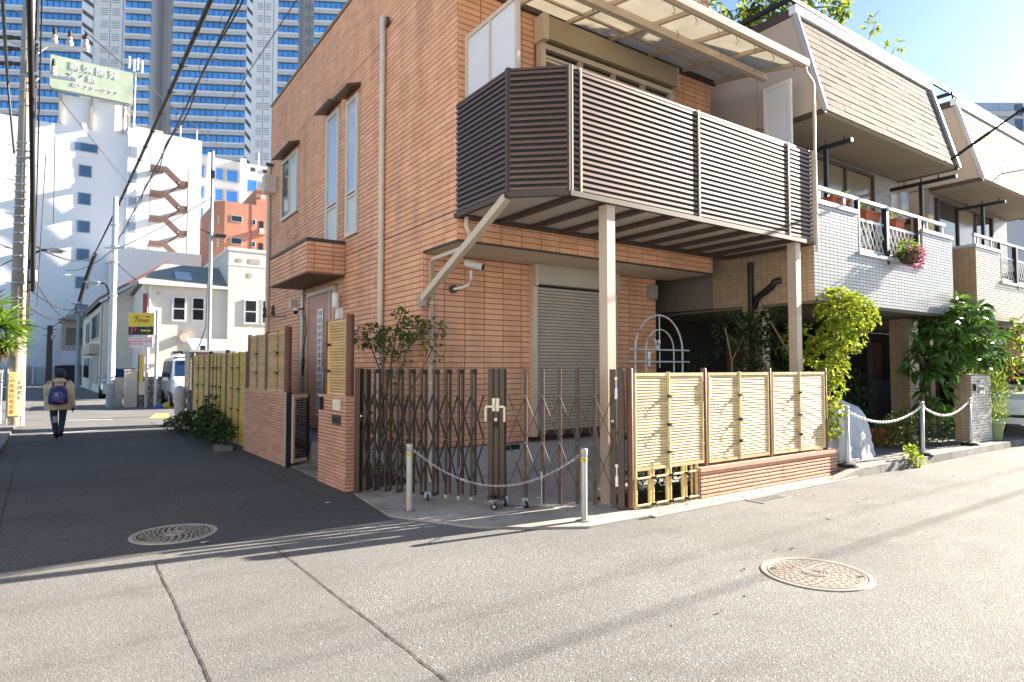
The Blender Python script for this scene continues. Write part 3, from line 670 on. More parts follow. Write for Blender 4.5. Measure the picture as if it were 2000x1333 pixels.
# privacy screens
def screen(x, y0, y1, z0, z1, nm):
    b = MB()
    for (a, c, d, e) in ((y0, y0 + .05, z0, z1), (y1 - .05, y1, z0, z1), (y0 + .05, y1 - .05, z1 - .05, z1), (y0 + .05, y1 - .05, z0, z0 + .05)): b.box(x - .02, a, d, x + .02, c, e)
    if y1 - y0 > .9: b.box(x - .018, (y0 + y1) / 2 - .02, z0 + .05, x + .018, (y0 + y1) / 2 + .02, z1 - .05)
    f = b.build('screen_frame', m_champ if nm else M('screen_white', (.78, .76, .72), .45, var=.04), bal)
    b = MB(); b.box(x - .006, y0 + .052, z0 + .052, x + .006, y1 - .052, z1 - .052); b.build('screen_panel', m_frost, f)
screen(3.80, 5.36, 6.46, 4.3, 5.52, 1)
screen(8.75, 5.24, 5.70, 4.3, 5.86, 0)

# ================================================================== TERRACE CANOPY
can = thing('terrace_canopy', 'translucent terrace canopy with cream gutter over the slatted balcony', 'canopy', (6.2, 5.7, 5.9))
zc = lambda y: 5.94 + (y - 4.95) * .185
def cpanel(x0, x1, y0, y1):
    b = MB(); b.add([(x0, y0, zc(y0) + .02), (x1, y0, zc(y0) + .02), (x1, y1, zc(y1) + .02), (x0, y1, zc(y1) + .02), (x0, y0, zc(y0) + .026), (x1, y0, zc(y0) + .026), (x1, y1, zc(y1) + .026), (x0, y1, zc(y1) + .026)],
        [(3, 2, 1, 0), (4, 5, 6, 7), (0, 1, 5, 4), (1, 2, 6, 5), (2, 3, 7, 6), (3, 0, 4, 7)]); b.build('roof_panel', m_poly, can)
xs = [2.98, 3.79, 4.60, 5.40, 6.20, 7.00, 7.78, 8.56]
for a, c in zip(xs[:-1], xs[1:]): cpanel(a + .022, c - .022, 5.02, 6.47)
for x in xs:
    b = MB(); b.bar((x, 5.0, zc(5.0) - .005), (x, 6.49, zc(6.49) - .005), .045, .06); b.build('rafter', m_champ, can)
b = MB(); b.bar((2.95, 5.58, zc(5.58) - .10), (8.60, 5.58, zc(5.58) - .10), .085, .10); b.build('carrier_beam', m_champ, can)
b = MB(); b.bar((2.95, 6.12, zc(6.12) - .005), (8.58, 6.12, zc(6.12) - .005), .04, .025); b.build('purlin', m_champ, can)
b = MB(); b.bar((2.95, 6.495, zc(6.5) - .01), (8.60, 6.495, zc(6.5) - .01), .045, .09); b.build('wall_plate', m_alu_dk, can)
b = MB(); L0, L1 = 2.93, 8.66
prof = [(4.90, .0), (4.89, .05), (4.90, .10), (4.94, .115), (5.0, .10), (5.015, .05), (5.0, 0.0), (4.95, -.012)]
b.prism([(L0, y, 5.89 + z) for y, z in prof], (L1 - L0, 0, 0)); b.build('gutter', m_champ, can)
b = MB(); b.tube([(8.60, 4.93, 5.88), (8.62, 4.93, 5.80), (8.78, 4.925, 5.70), (8.80, 4.925, 5.64), (8.80, 4.925, 3.2)], .022, 10); b.build('drain_pipe', m_champ, can, smooth=True)
hk = MB(); hk.tube([(0, 0, 0), (0, 0, -.03), (.012, -.008, -.05), (.02, -.012, -.09), (.005, -.005, -.115), (-.018, .004, -.10)], .004, 5); hkm = hk.mesh('hook', m_alu_dk)
for x, y in ((5.9, 5.05), (6.32, 5.05), (6.75, 5.05), (7.15, 5.05), (7.55, 5.05), (7.98, 5.05), (8.5, 5.05), (5.3, 5.85), (6.05, 5.85), (6.5, 5.5), (7.4, 5.5), (8.2, 5.5)): inst('hook', hkm, can, (x, y, zc(y) - .015))
# ================================================================== BAMBOO FENCES, BRICK GARDEN WALLS
def halfround(L, r, mat, U, N, n=5):
    mb = MB(); ring = [(-r * math.cos(math.pi * k / (n - 1)), r * math.sin(math.pi * k / (n - 1))) for k in range(n)]
    U = V(U); N = V(N)
    for uu in (-L / 2, L / 2): mb.v += [U * uu + Z * z + N * d for z, d in ring]
    fs = [(i, i + 1, i + 1 + n, i + n) for i in range(n - 1)]
    if U.cross(Z).dot(N) > 0: fs = [f[::-1] for f in fs]
    for f in fs: mb.f.append(list(f)); mb.r.append(0)
    return mb.mesh('slat', mat, True)
tie_m = MB()
tie_m.tube([(-.035, .0, -.012), (.035, .0, .012)], .008, 5); tie_m.tube([(-.035, .0, .012), (.035, .0, -.012)], .008, 5)
tie_m.sphere((0, .012, 0), .014, .012, .014, 6, 4)
tie_m.tube([(0, .012, 0), (.02, .03, .022), (.05, .035, .02), (.075, .03, .0)], .0035, 4); tie_m.tube([(0, .012, 0), (-.012, .03, -.035), (-.02, .03, -.075)], .0035, 4)
def tie_at(parent, p, U, N):
    U = V(U); N = V(N); m = Matrix((U, N, Z)).transposed(); 
    if m.determinant() < 0: m = Matrix((-U, N, Z)).transposed()
    inst('tie', TIE, parent, p, m.to_quaternion(), (1, 1, random.uniform(.85, 1.15)))
TIE = tie_m.mesh('tie', m_tie)
def bamboo_panel(parent, p, q, N, z0, z1, mid, ties, mat=None, pole=None, pitch=.033, edge=.032, caps=True):
    p = V((*p, 0)); q = V((*q, 0)); L = (q - p).length; U = (q - p).normalized(); N = V(N); mat = mat or m_bamboo; pole = pole or m_bamboo2
    k = int(round((z1 - z0 - .07) / pitch)); pt = (z1 - z0 - .07) / k
    me = halfround(L - 2 * edge * .6, pt * .5, mat, U, N)
    for i in range(k): inst('slat', me, parent, (p + q) / 2 + Z * (z0 + .035 + pt * (i + .5)))
    b = MB(); b.bar((p + q) / 2 - N * .012 - U * (L / 2 - .01) + Z * (z0 + z1) / 2, (p + q) / 2 - N * .012 + U * (L / 2 - .01) + Z * (z0 + z1) / 2, .014, z1 - z0 - .03); b.build('backing', m_bamboo3, parent)
    for zz in ((z0 + .017, z1 - .017) if caps else ()):
        b = MB(); b.bar(p + U * .012 + Z * zz + N * .006, q - U * .012 + Z * zz + N * .006, .034, .034); b.build('rail', mat, parent)
    for u in [edge / 2, L - edge / 2] + list(mid):
        isT = u in mid
        b = MB(); c = p + U * u + N * (.013 if isT else .007)
        b.tube([c + Z * (z0 - .002), c + Z * (z0 + (z1 - z0) * .33), c + Z * (z0 + (z1 - z0) * .66), c + Z * (z1 + (.012 if isT else .004))], .019 if isT else edge / 2, 9)
        for f in (.21, .47, .78): b.lathe(c + Z * (z0 + (z1 - z0) * f), [(.018, 0), (.0215, .004), (.018, .008)], 9)
        b.build('bamboo_pole', pole, parent, smooth=True)
        if isT:
            for tz in ties: tie_at(parent, c + N * .019 + Z * tz, U, N)
fn = thing('bamboo_fence', 'pale yellow bamboo slat fence with brown posts beside the folding gate', 'fence', (6.6, 4.72, 0))
def fpost(parent, x, y, z0, z1, r=.034):
    b = MB(); b.lathe((x, y, 0), [(r, z0), (r, z1 - .012), (r * .8, z1 - .002), (.001, z1)], 12); b.build('post', m_woodp, parent, smooth=True)
FY = 4.74
for x, z0, z1 in ((4.80, .02, 1.50), (6.00, .37, 1.50), (7.28, .37, 1.50), (8.60, .37, 1.50)): fpost(fn, x, FY + .01, z0, z1)
bamboo_panel(fn, (4.84, FY), (5.965, FY), (0, -1, 0), .41, 1.445, [.53], [1.19, .88, .58], pitch=.031)
bamboo_panel(fn, (6.04, FY), (7.245, FY), (0, -1, 0), .40, 1.445, [.60], [1.17, .88, .62], pitch=.031)
bamboo_panel(fn, (7.32, FY), (8.565, FY), (0, -1, 0), .40, 1.445, [.62], [1.17, .88, .62], pitch=.031)
for x in (4.855, 5.07, 5.115, 5.345, 5.39, 5.60, 5.645, 5.75, 5.83):
    b = MB(); r_ = .012 if x == 5.75 else .021; b.tube([(x, FY - .005, .012), (x, FY - .005, .41)], r_, 9); b.lathe((x, FY - .005, .17), [(r_, 0), (r_ + .003, .004), (r_, .008)], 9); b.build('bamboo_pole', m_bamboo2, fn, smooth=True)
for zz in (.055, .335):
    b = MB(); b.cyl((4.85, FY - .035, zz), (5.84, FY - .035, zz), .013, 8); b.build('lattice_rail', m_bamboo2, fn, smooth=True)
    for x in (5.093, 5.368, 5.623): tie_at(fn, (x, FY - .052, zz), (1, 0, 0), (0, -1, 0))
for x in (5.0, 5.45):
    b = MB(); b.cyl((x, FY + .1, .02), (x, FY + .1, .4), .012, 8); b.build('stake', m_blackmetal, fn)
t = thing('name_plate', 'small white vertical plate fixed to second bamboo panel by brown post', 'plate', (6.055, 4.70, 1.27))
b = MB(); b.box(6.036, 4.696, 1.165, 6.078, 4.704, 1.385); b.build('plate', m_white, t)
b = MB()
m_ink = M('ink_grey', (.12, .12, .13), .8)
for k in range(5):
    z = 1.315 - k * .024
    b.box(6.050, 4.6945, z - .007, 6.066, 4.6952, z - .004); b.box(6.050, 4.6945, z + .002, 6.066, 4.6952, z + .004); b.box(6.057, 4.6944, z - .009, 6.059, 4.6950, z + .008)
b.build('print', m_ink, t)
# low brick wall
lw = thing('low_brick_wall', 'low split faced brick wall under the bamboo fence with flat coping', 'garden wall', (7.3, 4.7, 0))
b = MB(); b.box(5.862, 4.700, 0, 8.79, 4.82, .318); b.build('wall_core', m_wjoint, lw)
clad(lw, (5.862, 4.70, 0), X, NY, 0, 2.928, .012, .318, .3253, .0437, .006, .014, m_wbrick, (), 80, style='split')
clad(lw, (5.862, 4.70, 0), Y, NX, 0, .12, .012, .318, .12, .0437, .006, .012, m_wbrick, (), 8, style='split')
for k in range(6):
    b = MB(); b.box(5.842 + k * .494, 4.672, .319, 5.842 + (k + 1) * .494 - .003, 4.84, .366); b.build('coping_stone', m_coping, lw)
# gate pillar wall
gd = V((2.648 - 2.683, 8.307 - 7.367, 0)).normalized(); gn = V((-gd.y, gd.x, 0))          # along the lane; gn points to the lane
def brickwall(label, p, L, th, H_, bh, bw, lim):
    t = thing('brick_gate_wall', label, 'garden wall', (p[0], p[1], 0))
    P0 = V((*p, 0)); b = MB(); inn = -gn
    b.prism([P0, P0 + gd * L, P0 + gd * L + inn * th, P0 + inn * th], (0, 0, H_ - .03)); b.build('wall_core', m_wjoint, t)
    clad(t, P0, gd, gn, 0, L, .012, H_ - .03, bw, bh, .006, .013, m_wbrick, (), lim, style='split')
    clad(t, P0, inn, -gd, 0, th, .012, H_ - .03, th, bh, .006, .012, m_wbrick, (), 30, style='split')
    b = MB(); b.prism([P0 - gd * .012 + gn * .016 + Z * (H_ - .029), P0 + gd * (L + .005) + gn * .016 + Z * (H_ - .029), P0 + gd * (L + .005) + inn * (th + .01) + Z * (H_ - .029), P0 - gd * .012 + inn * (th + .01) + Z * (H_ - .029)], (0, 0, .029)); b.build('coping_stone', m_coping, t)
    return t
gp = brickwall('short split brick gate pillar with letter slot and lit name plate', (2.683, 7.367), .94, .115, 1.155, .0425, .3133, 75)
gw = brickwall('long split brick wall left of the entrance topped by bamboo screen', (2.612, 9.835), 2.35, .12, 1.13, .0425, .294, 200)
P0 = V((2.683, 7.367, 0))
def on_p(u, z, n=0): return P0 + gd * u + gn * n + Z * z
b = MB(); b.obox(on_p(.27, 1.045, .02), gd, gn, Z, .23, .02, .125); pl = b.build('name_plate', M('plate_ivory', (.78, .74, .58), .25, var=.05), gp)
b = MB(); b.obox(on_p(.27, 1.045, .017), gd, gn, Z, .25, .018, .145); b.build('plate_frame', m_champ, gp)
b = MB()
for k, (w_, h_) in enumerate(((.05, .05), (.05, .05))):
    cx = .20 + k * .085
    for dz in (-.02, 0, .02): b.obox(on_p(cx, 1.045 + dz, .0305), gd, gn, Z, .04, .001, .005)
    b.obox(on_p(cx, 1.045, .0305), gd, gn, Z, .005, .001, .055)
b.build('plate_lettering', M('plate_ink', (.40, .36, .24), .6), gp)
b = MB(); b.obox(on_p(.28, .86, .02), gd, gn, Z, .25, .022, .115); sl = b.build('letter_box', m_alu_dk, gp)
b = MB(); b.obox(on_p(.28, .862, .0315), gd, gn, Z, .20, .003, .06); b.build('letter_slot', m_black, sl)
b = MB(); b.obox(on_p(.78, 1.045, .035), gd, gn, Z, .06, .05, .16); b.build('intercom', m_blackmetal, gp)
# bamboo on walls
bp = thing('bamboo_screen', 'narrow bamboo screen with thick brown post standing on the letter slot pillar', 'screen', (2.7, 7.6, 1.15))
q0 = P0 + gd * .10 - gn * .055; q1 = P0 + gd * .74 - gn * .055
bamboo_panel(bp, (q0.x, q0.y), (q1.x, q1.y), gn, 1.158, 2.10, [.58], [1.80, 1.46], mat=m_bamboo3, pole=M('bamboo_tan', (.62, .40, .13), .5, var=.12), pitch=.036, edge=.05)
fpost(bp, *(P0 - gd * -.055 - gn * .055).xy, 1.157, 2.16, .05)
fpost(bp, *(P0 + gd * .79 - gn * .055).xy, 1.157, 2.12, .03)
bs = thing('bamboo_screen', 'two panel bamboo screen on the long brick wall left of entrance', 'screen', (2.58, 11, 1.13))
W0 = V((2.612, 9.835, 0))
for a, c, md in ((.12, 1.10, [.40]), (1.20, 2.22, [.52])):
    q0 = W0 + gd * a - gn * .055; q1 = W0 + gd * c - gn * .055
    bamboo_panel(bs, (q0.x, q0.y), (q1.x, q1.y), gn, 1.133, 2.07, md, [1.74, 1.42], mat=m_bamboo3, pole=M('bamboo_brown', (.22, .15, .07), .5, var=.2), pitch=.036, edge=.035)
for u, r_, zt in ((.06, .055, 2.14), (1.15, .035, 2.10), (2.28, .035, 2.10)): fpost(bs, *(W0 + gd * u - gn * .055).xy, 1.131, zt, r_)
lf = thing('bamboo_fence', 'full height golden bamboo fence farther along the lane behind dark shrub', 'fence', (2.47, 14.7, 0))
F0 = W0 + gd * 2.42 - gn * .06
for a, c, md in ((.05, 1.55, [.5, 1.0]), (1.62, 3.15, [.45, .85, 1.2]), (3.22, 5.1, [.55, 1.2])):
    q0 = F0 + gd * a; q1 = F0 + gd * c
    bamboo_panel(lf, (q0.x, q0.y), (q1.x, q1.y), gn, .06, 1.80, md, [1.5, 1.1, .7], mat=M('bamboo_golden', (.62, .41, .085), .5, var=.14, rnd=.1), pole=M('bamboo_dark', (.17, .11, .03), .5, var=.2), pitch=.036, edge=.03)
for u in (1.585, 3.185, 5.13): fpost(lf, *(F0 + gd * u).xy, 0, 1.87, .04)
# entrance gate leaf and jambs
eg = thing('entrance_gate', 'narrow dark metal entrance gate standing open between the brick walls', 'gate', (2.66, 9.75, 0))
J = W0 - gd * .035 - gn * .06
b = MB(); b.obox(J + Z * .57, gd, gn, Z, .055, .10, 1.12); b.obox(P0 + gd * .975 - gn * .06 + Z * .57, gd, gn, Z, .055, .10, 1.14); b.build('gate_jamb', m_blackmetal, eg)
b = MB(); b.obox(J - gn * -.062 + Z * .57, gd, gn, Z, .025, .02, 1.12); b.build('jamb_trim', m_champ, eg)
ld = V((.83, .55, 0)); ln = V((-ld.y, ld.x, 0)); A0 = J - gd * .06 - gn * .02
for u in (.03, .36): 
    b = MB(); b.obox(A0 + ld * u + Z * .58, ld, ln, Z, .04, .035, 1.04); b.build('leaf_stile', m_champ if u < .1 else m_blackmetal, eg)
b = MB()
for zz in (.09, 1.07): b.obox(A0 + ld * .195 + Z * zz, ld, ln, Z, .29, .03, .05)
b.build('leaf_rail', m_champ, eg)
for k in range(24):
    b = MB(); b.obox(A0 + ld * .195 + Z * (.14 + k * .0375), ld, ln, Z, .288, .016, .016); b.build('leaf_bar', m_blackmetal, eg)
b = MB(); b.bar(A0 + ld * .30 + ln * .05 + Z * .72, A0 + ld * .30 + ln * .05 + Z * .92, .02, .02); b.bar(A0 + ld * .30 + ln * .0 + Z * .9, A0 + ld * .30 + ln * .05 + Z * .9, .02, .02); b.build('handle', m_brass, eg)

# ================================================================== FOLDING GATE
fg = thing('folding_gate', 'dark bronze folding lattice gate closed across the driveway', 'gate', (3.8, 5.9, 0))
GT = 1.485
def gdir(p, q): d = V((q[0] - p[0], q[1] - p[1], 0)); return d.length, d.normalized()
def unit_mesh(sep):
    b = MB()
    hw = .012 if sep > .05 else .018
    for s_ in (-1, 1): b.box(-hw, s_ * sep / 2 - .011, .06, hw, s_ * sep / 2 + .011, GT - .012)
    b.box(-.017, -sep / 2 - .014, GT - .05, .017, sep / 2 + .014, GT)
    b.box(-.011, -sep / 2 + .012, .06, .011, sep / 2 - .012, .085)
    return b.mesh('upright', m_gate)
def section(p, q, n, skip0, skip1, rows, sep):
    L, d = gdir(p, q); nn = V((-d.y, d.x, 0)); me = unit_mesh(sep); rot = Matrix((d, nn, Z)).transposed().to_quaternion()
    pts = []
    P_ = V((*p, 0))
    for i in range(n + 1):
        pt = P_ + d * (L * i / n); pts.append(pt)
        if (i == 0 and skip0) or (i == n and skip1): continue
        inst('upright', me, fg, pt, rot)
    for i in range(n):
        for (za, zb) in rows:
            for s_ in (-1,):
                for fl in (0, 1):
                    o_ = nn * (s_ * (sep / 2 + .014 + .008 * fl))
                    a, c = (pts[i], pts[i + 1]) if fl else (pts[i + 1], pts[i])
                    b = MB(); b.bar(a + o_ + Z * zb, c + o_ + Z * za, .008, .030, nn); br = b.build('lattice_bar', m_gate, fg)
            if i > 0: 
                b = MB(); c = pts[i] + Z * za - nn * (sep / 2 + .03)
                b.cyl(c, c - nn * .004, .006, 8); b.build('rivet', m_steel, fg)
    return pts, nn
rows = [(1.20, .72), (.70, .22)]
PL = section((2.85, 7.18), (3.72, 5.87), 10, True, True, rows, .10)
PR = section((3.87, 5.65), (4.66, 4.87), 6, True, True, rows, .03)
def stile(p, w_, th, d, z0, z1, nm='stile'):
    d = V(d).normalized(); nn = V((-d.y, d.x, 0)); b = MB(); b.obox(V((*p, (z0 + z1) / 2)), d, nn, Z, w_, th, z1 - z0); return b.build(nm, m_gate, fg)
dm = V((.62, -.78, 0)).normalized(); nm_ = V((-dm.y, dm.x, 0))
stile((2.79, 7.245), .07, .09, dm, .03, GT + .01); stile((2.86, 7.17), .045, .10, dm, .05, GT)
mid = V((3.79, 5.76, 0))
for o_, w_ in ((-.066, .055), (.0, .055), (.066, .055)):
    c = mid + dm * o_; stile((c.x, c.y), w_, .07, dm, .075, GT + .005)
b = MB(); b.obox(mid + nm_ * .03 + Z * .78, dm, nm_, Z, .19, .02, 1.38); b.build('stile_back', m_black, fg)
stile((4.665, 4.865), .06, .05, dm, .06, GT); stile((4.72, 4.80), .065, .07, dm, .03, GT + .01, 'gate_post')
# handles, latches, castors
for s_ in (-1, 1):
    c = mid + dm * (.022 * s_) - nm_ * .045
    b = MB(); b.obox(c + Z * 1.10, dm, nm_, Z, .036, .016, .14); b.obox(c + dm * (.035 * s_) - nm_ * .025 + Z * 1.08, dm, nm_, Z, .10, .02, .022); b.obox(c + dm * (.085 * s_) - nm_ * .025 + Z * 1.00, dm, nm_, Z, .022, .018, .16)
    b.build('lever_handle', m_brass, fg)
b = MB(); b.obox(mid - nm_ * .044 + Z * .94, dm, nm_, Z, .035, .014, .03); b.build('key_plate', m_brass, fg)
b = MB(); b.obox(mid - nm_ * .045 + Z * .88, dm, nm_, Z, .03, .016, .05); b.build('keyhole', m_black, fg)
for z in (1.27, .36):
    c = V((4.69, 4.832, 0)) - nm_ * .045
    b = MB(); b.obox(c + Z * (z - .04), dm, nm_, Z, .028, .014, .11); b.obox(c + Z * (z + .05), dm, nm_, Z, .012, .012, .12); b.obox(c + Z * (z + .12), dm, nm_, Z, .03, .014, .03); b.build('latch', m_white, fg)
for c in (V((4.665, 4.865, .94)) - nm_ * .03, V((2.83, 7.2, .93)) - nm_ * .055):
    b = MB(); b.obox(c, dm, nm_, Z, .022, .012, .02); b.build('key_plate', m_white, fg)
    b = MB(); b.obox(c - Z * .045, dm, nm_, Z, .024, .014, .045); b.build('keyhole', m_black, fg)
def castor(p, rz, s=1):
    p = V(p); d = V((math.cos(rz), math.sin(rz), 0)); n_ = V((-d.y, d.x, 0))
    b = MB(); b.cyl(p + n_ * .012 + Z * .034 * s, p - n_ * .012 + Z * .034 * s, .034 * s, 18); wv = b.build('castor_wheel', m_rubber, fg)
    b = MB(); b.cyl(p + n_ * .016 + Z * .034 * s, p - n_ * .016 + Z * .034 * s, .014 * s, 12); b.build('hub', m_steel, wv)
    b = MB()
    for s_ in (-1, 1): b.bar(p + n_ * (.019 * s_) + Z * .034 * s, p + n_ * (.019 * s_) + d * .025 + Z * .09 * s, .004, .03, n_)
    b.obox(p + d * .025 + Z * .092 * s, d, n_, Z, .05, .05, .008); b.build('castor_fork', m_steel, wv)
for p, a in (((3.60, 5.52), 2.4), ((3.80, 5.62), 1.2), ((3.93, 5.42), 1.5)): castor((p[0], p[1], .022), a, 1.1)
castor((3.25, 6.35, .022), 1.2)
b = MB(); b.bar(mid - nm_ * .2 - dm * .02 + Z * .115, mid + nm_ * .02 - dm * .02 + Z * .115, .05, .03); b.bar(mid - nm_ * .22 + dm * .12 + Z * .12, mid + dm * .1 + Z * .12, .03, .03); b.build('castor_bracket', m_gate, fg)
for p in (PL[0][8], PR[0][2]):
    b = MB(); b.cyl(p - nm_ * .05 + Z * .023, p - nm_ * .05 + Z * .40, .008, 8); b.lathe(p - nm_ * .05 + Z * .30, [(.012, 0), (.012, .10)], 8); b.build('drop_bolt', m_steel, fg)
for i in (7, 8, 9):
    p = PL[0][i]; b = MB(); b.obox(p + dm * .0 + Z * .072, dm, nm_, Z, .032, .13, .03); b.build('foot_cap', m_brass, fg)

# ================================================================== BOLLARDS WITH CHAIN
bol = []
m_bol = M('bollard_ivory', (.46, .42, .34), .5, .1, var=.18, scale=9, col2=(.42, .36, .27))
m_bol2 = M('bollard_steel', (.46, .45, .41), .4, .4, var=.14, scale=9)
m_yel = M('tape_yellow', (.60, .40, .04), .6)
for (x, y, mt, lb) in ((2.856, 5.991, m_bol, 'worn ivory chain bollard before the left half of the folding gate'), (4.072, 4.654, m_bol2, 'steel chain bollard before the right half of the folding gate')):
    t = thing('chain_bollard', lb, 'bollard', (x, y, 0), group='bollards before the gate')
    b = MB(); b.lathe((x, y, 0), [(.031, .02), (.031, .69), (.026, .705), (.001, .708)], 20); b.build('tube', mt, t, smooth=True)
    b = MB(); b.lathe((x, y, 0), [(.032, .64), (.036, .645), (.037, .70), (.033, .715), (.001, .718)], 20); b.build('cap', m_bol2, t, smooth=True)
    b = MB(); b.lathe((x, y, 0), [(.0325, .592), (.0335, .595), (.0335, .622), (.0325, .625)], 20); b.build('band', m_yel, t)
    b = MB(); b.lathe((x, y, 0), [(.075, .0225), (.07, .032), (.034, .034)], 20); b.build('base_collar', m_conc2, t)
    b = MB(); s_ = 1 if x < 3 else -1; b.tube([(x + .024 * s_, y - .026 * s_, .645), (x + .045 * s_, y - .045 * s_, .65), (x + .05 * s_, y - .05 * s_, .632), (x + .034 * s_, y - .036 * s_, .625)], .005, 6); b.build('chain_hook', m_steel, t)
def chain(name, p, q, sag, lk, r, mat, label, cat, group=None):
    p = V(p); q = V(q); L = (q - p).length * (1 + 2.67 * (sag / (q - p).length) ** 2); n = int(L / (lk * .78)); b = MB()
    f = lambda s: p.lerp(q, s) - Z * sag * 4 * s * (1 - s)
    for i in range(n):
        s = (i + .5) / n; c = f(s); d = (f(s + .004) - f(s - .004)).normalized(); a = d.cross(Z).normalized(); e = a if i % 2 else d.cross(a).normalized()
        pts = [c + d * lk * .5 * math.cos(w_) + e * lk * .27 * math.sin(w_) for w_ in [2 * math.pi * k / 8 for k in range(9)]]
        b.tube(pts, r, 5)
    o = b.build(name, mat); return tag(o, label, cat, group)
chain('chain', (2.905, 5.94, .632), (4.02, 4.705, .628), .31, .034, .0032, m_steel, 'thin grey steel chain sagging between the two bollards before the gate', 'chain')

# garden arch trellis
t = thing('garden_arch', 'grey metal arched trellis standing behind the bamboo fence', 'trellis', (6.65, 6.0, 0))
def arch(cx, hw, zt, zs, r, y=6.0):
    b = MB(); pts = [(cx - hw, y, .05), (cx - hw, y, zs)] + [(cx - hw * math.cos(a), y, zs + (zt - zs) * math.sin(a)) for a in [math.pi * k / 14 for k in range(1, 14)]] + [(cx + hw, y, zs), (cx + hw, y, .05)]
    b.tube(pts, r, 8); b.build('arch_tube', m_trim, t, smooth=True)
arch(6.648, .475, 2.235, 1.74, .013); arch(6.66, .28, 2.035, 1.74, .010)
for zz in (1.75, 1.585):
    b = MB(); b.cyl((6.05, 5.985, zz), (7.25, 5.985, zz), .012, 8); b.build('crossbar', m_trim, t, smooth=True)
b = MB(); b.cyl((6.65, 6.0, 1.5), (6.65, 6.0, 2.23), .008, 8); b.build('centre_rod', m_trim, t)
b = MB(); b.obox((6.57, 5.97, 1.80), X, Y, Z, .05, .02, .09); b.obox((6.60, 5.97, 1.86), X, Y, Z, .05, .02, .05); b.obox((6.54, 5.97, 1.85), V((.8, 0, .6)), Y, V((-.6, 0, .8)), .03, .02, .10); b.build('bird_ornament', m_trim, t)
b = MB(); b.obox((6.40, 5.97, 1.66), X, Y, Z, .05, .02, .12); b.obox((6.40, 5.97, 1.57), X, Y, Z, .025, .02, .10); b.build('ornament', m_steel, t)

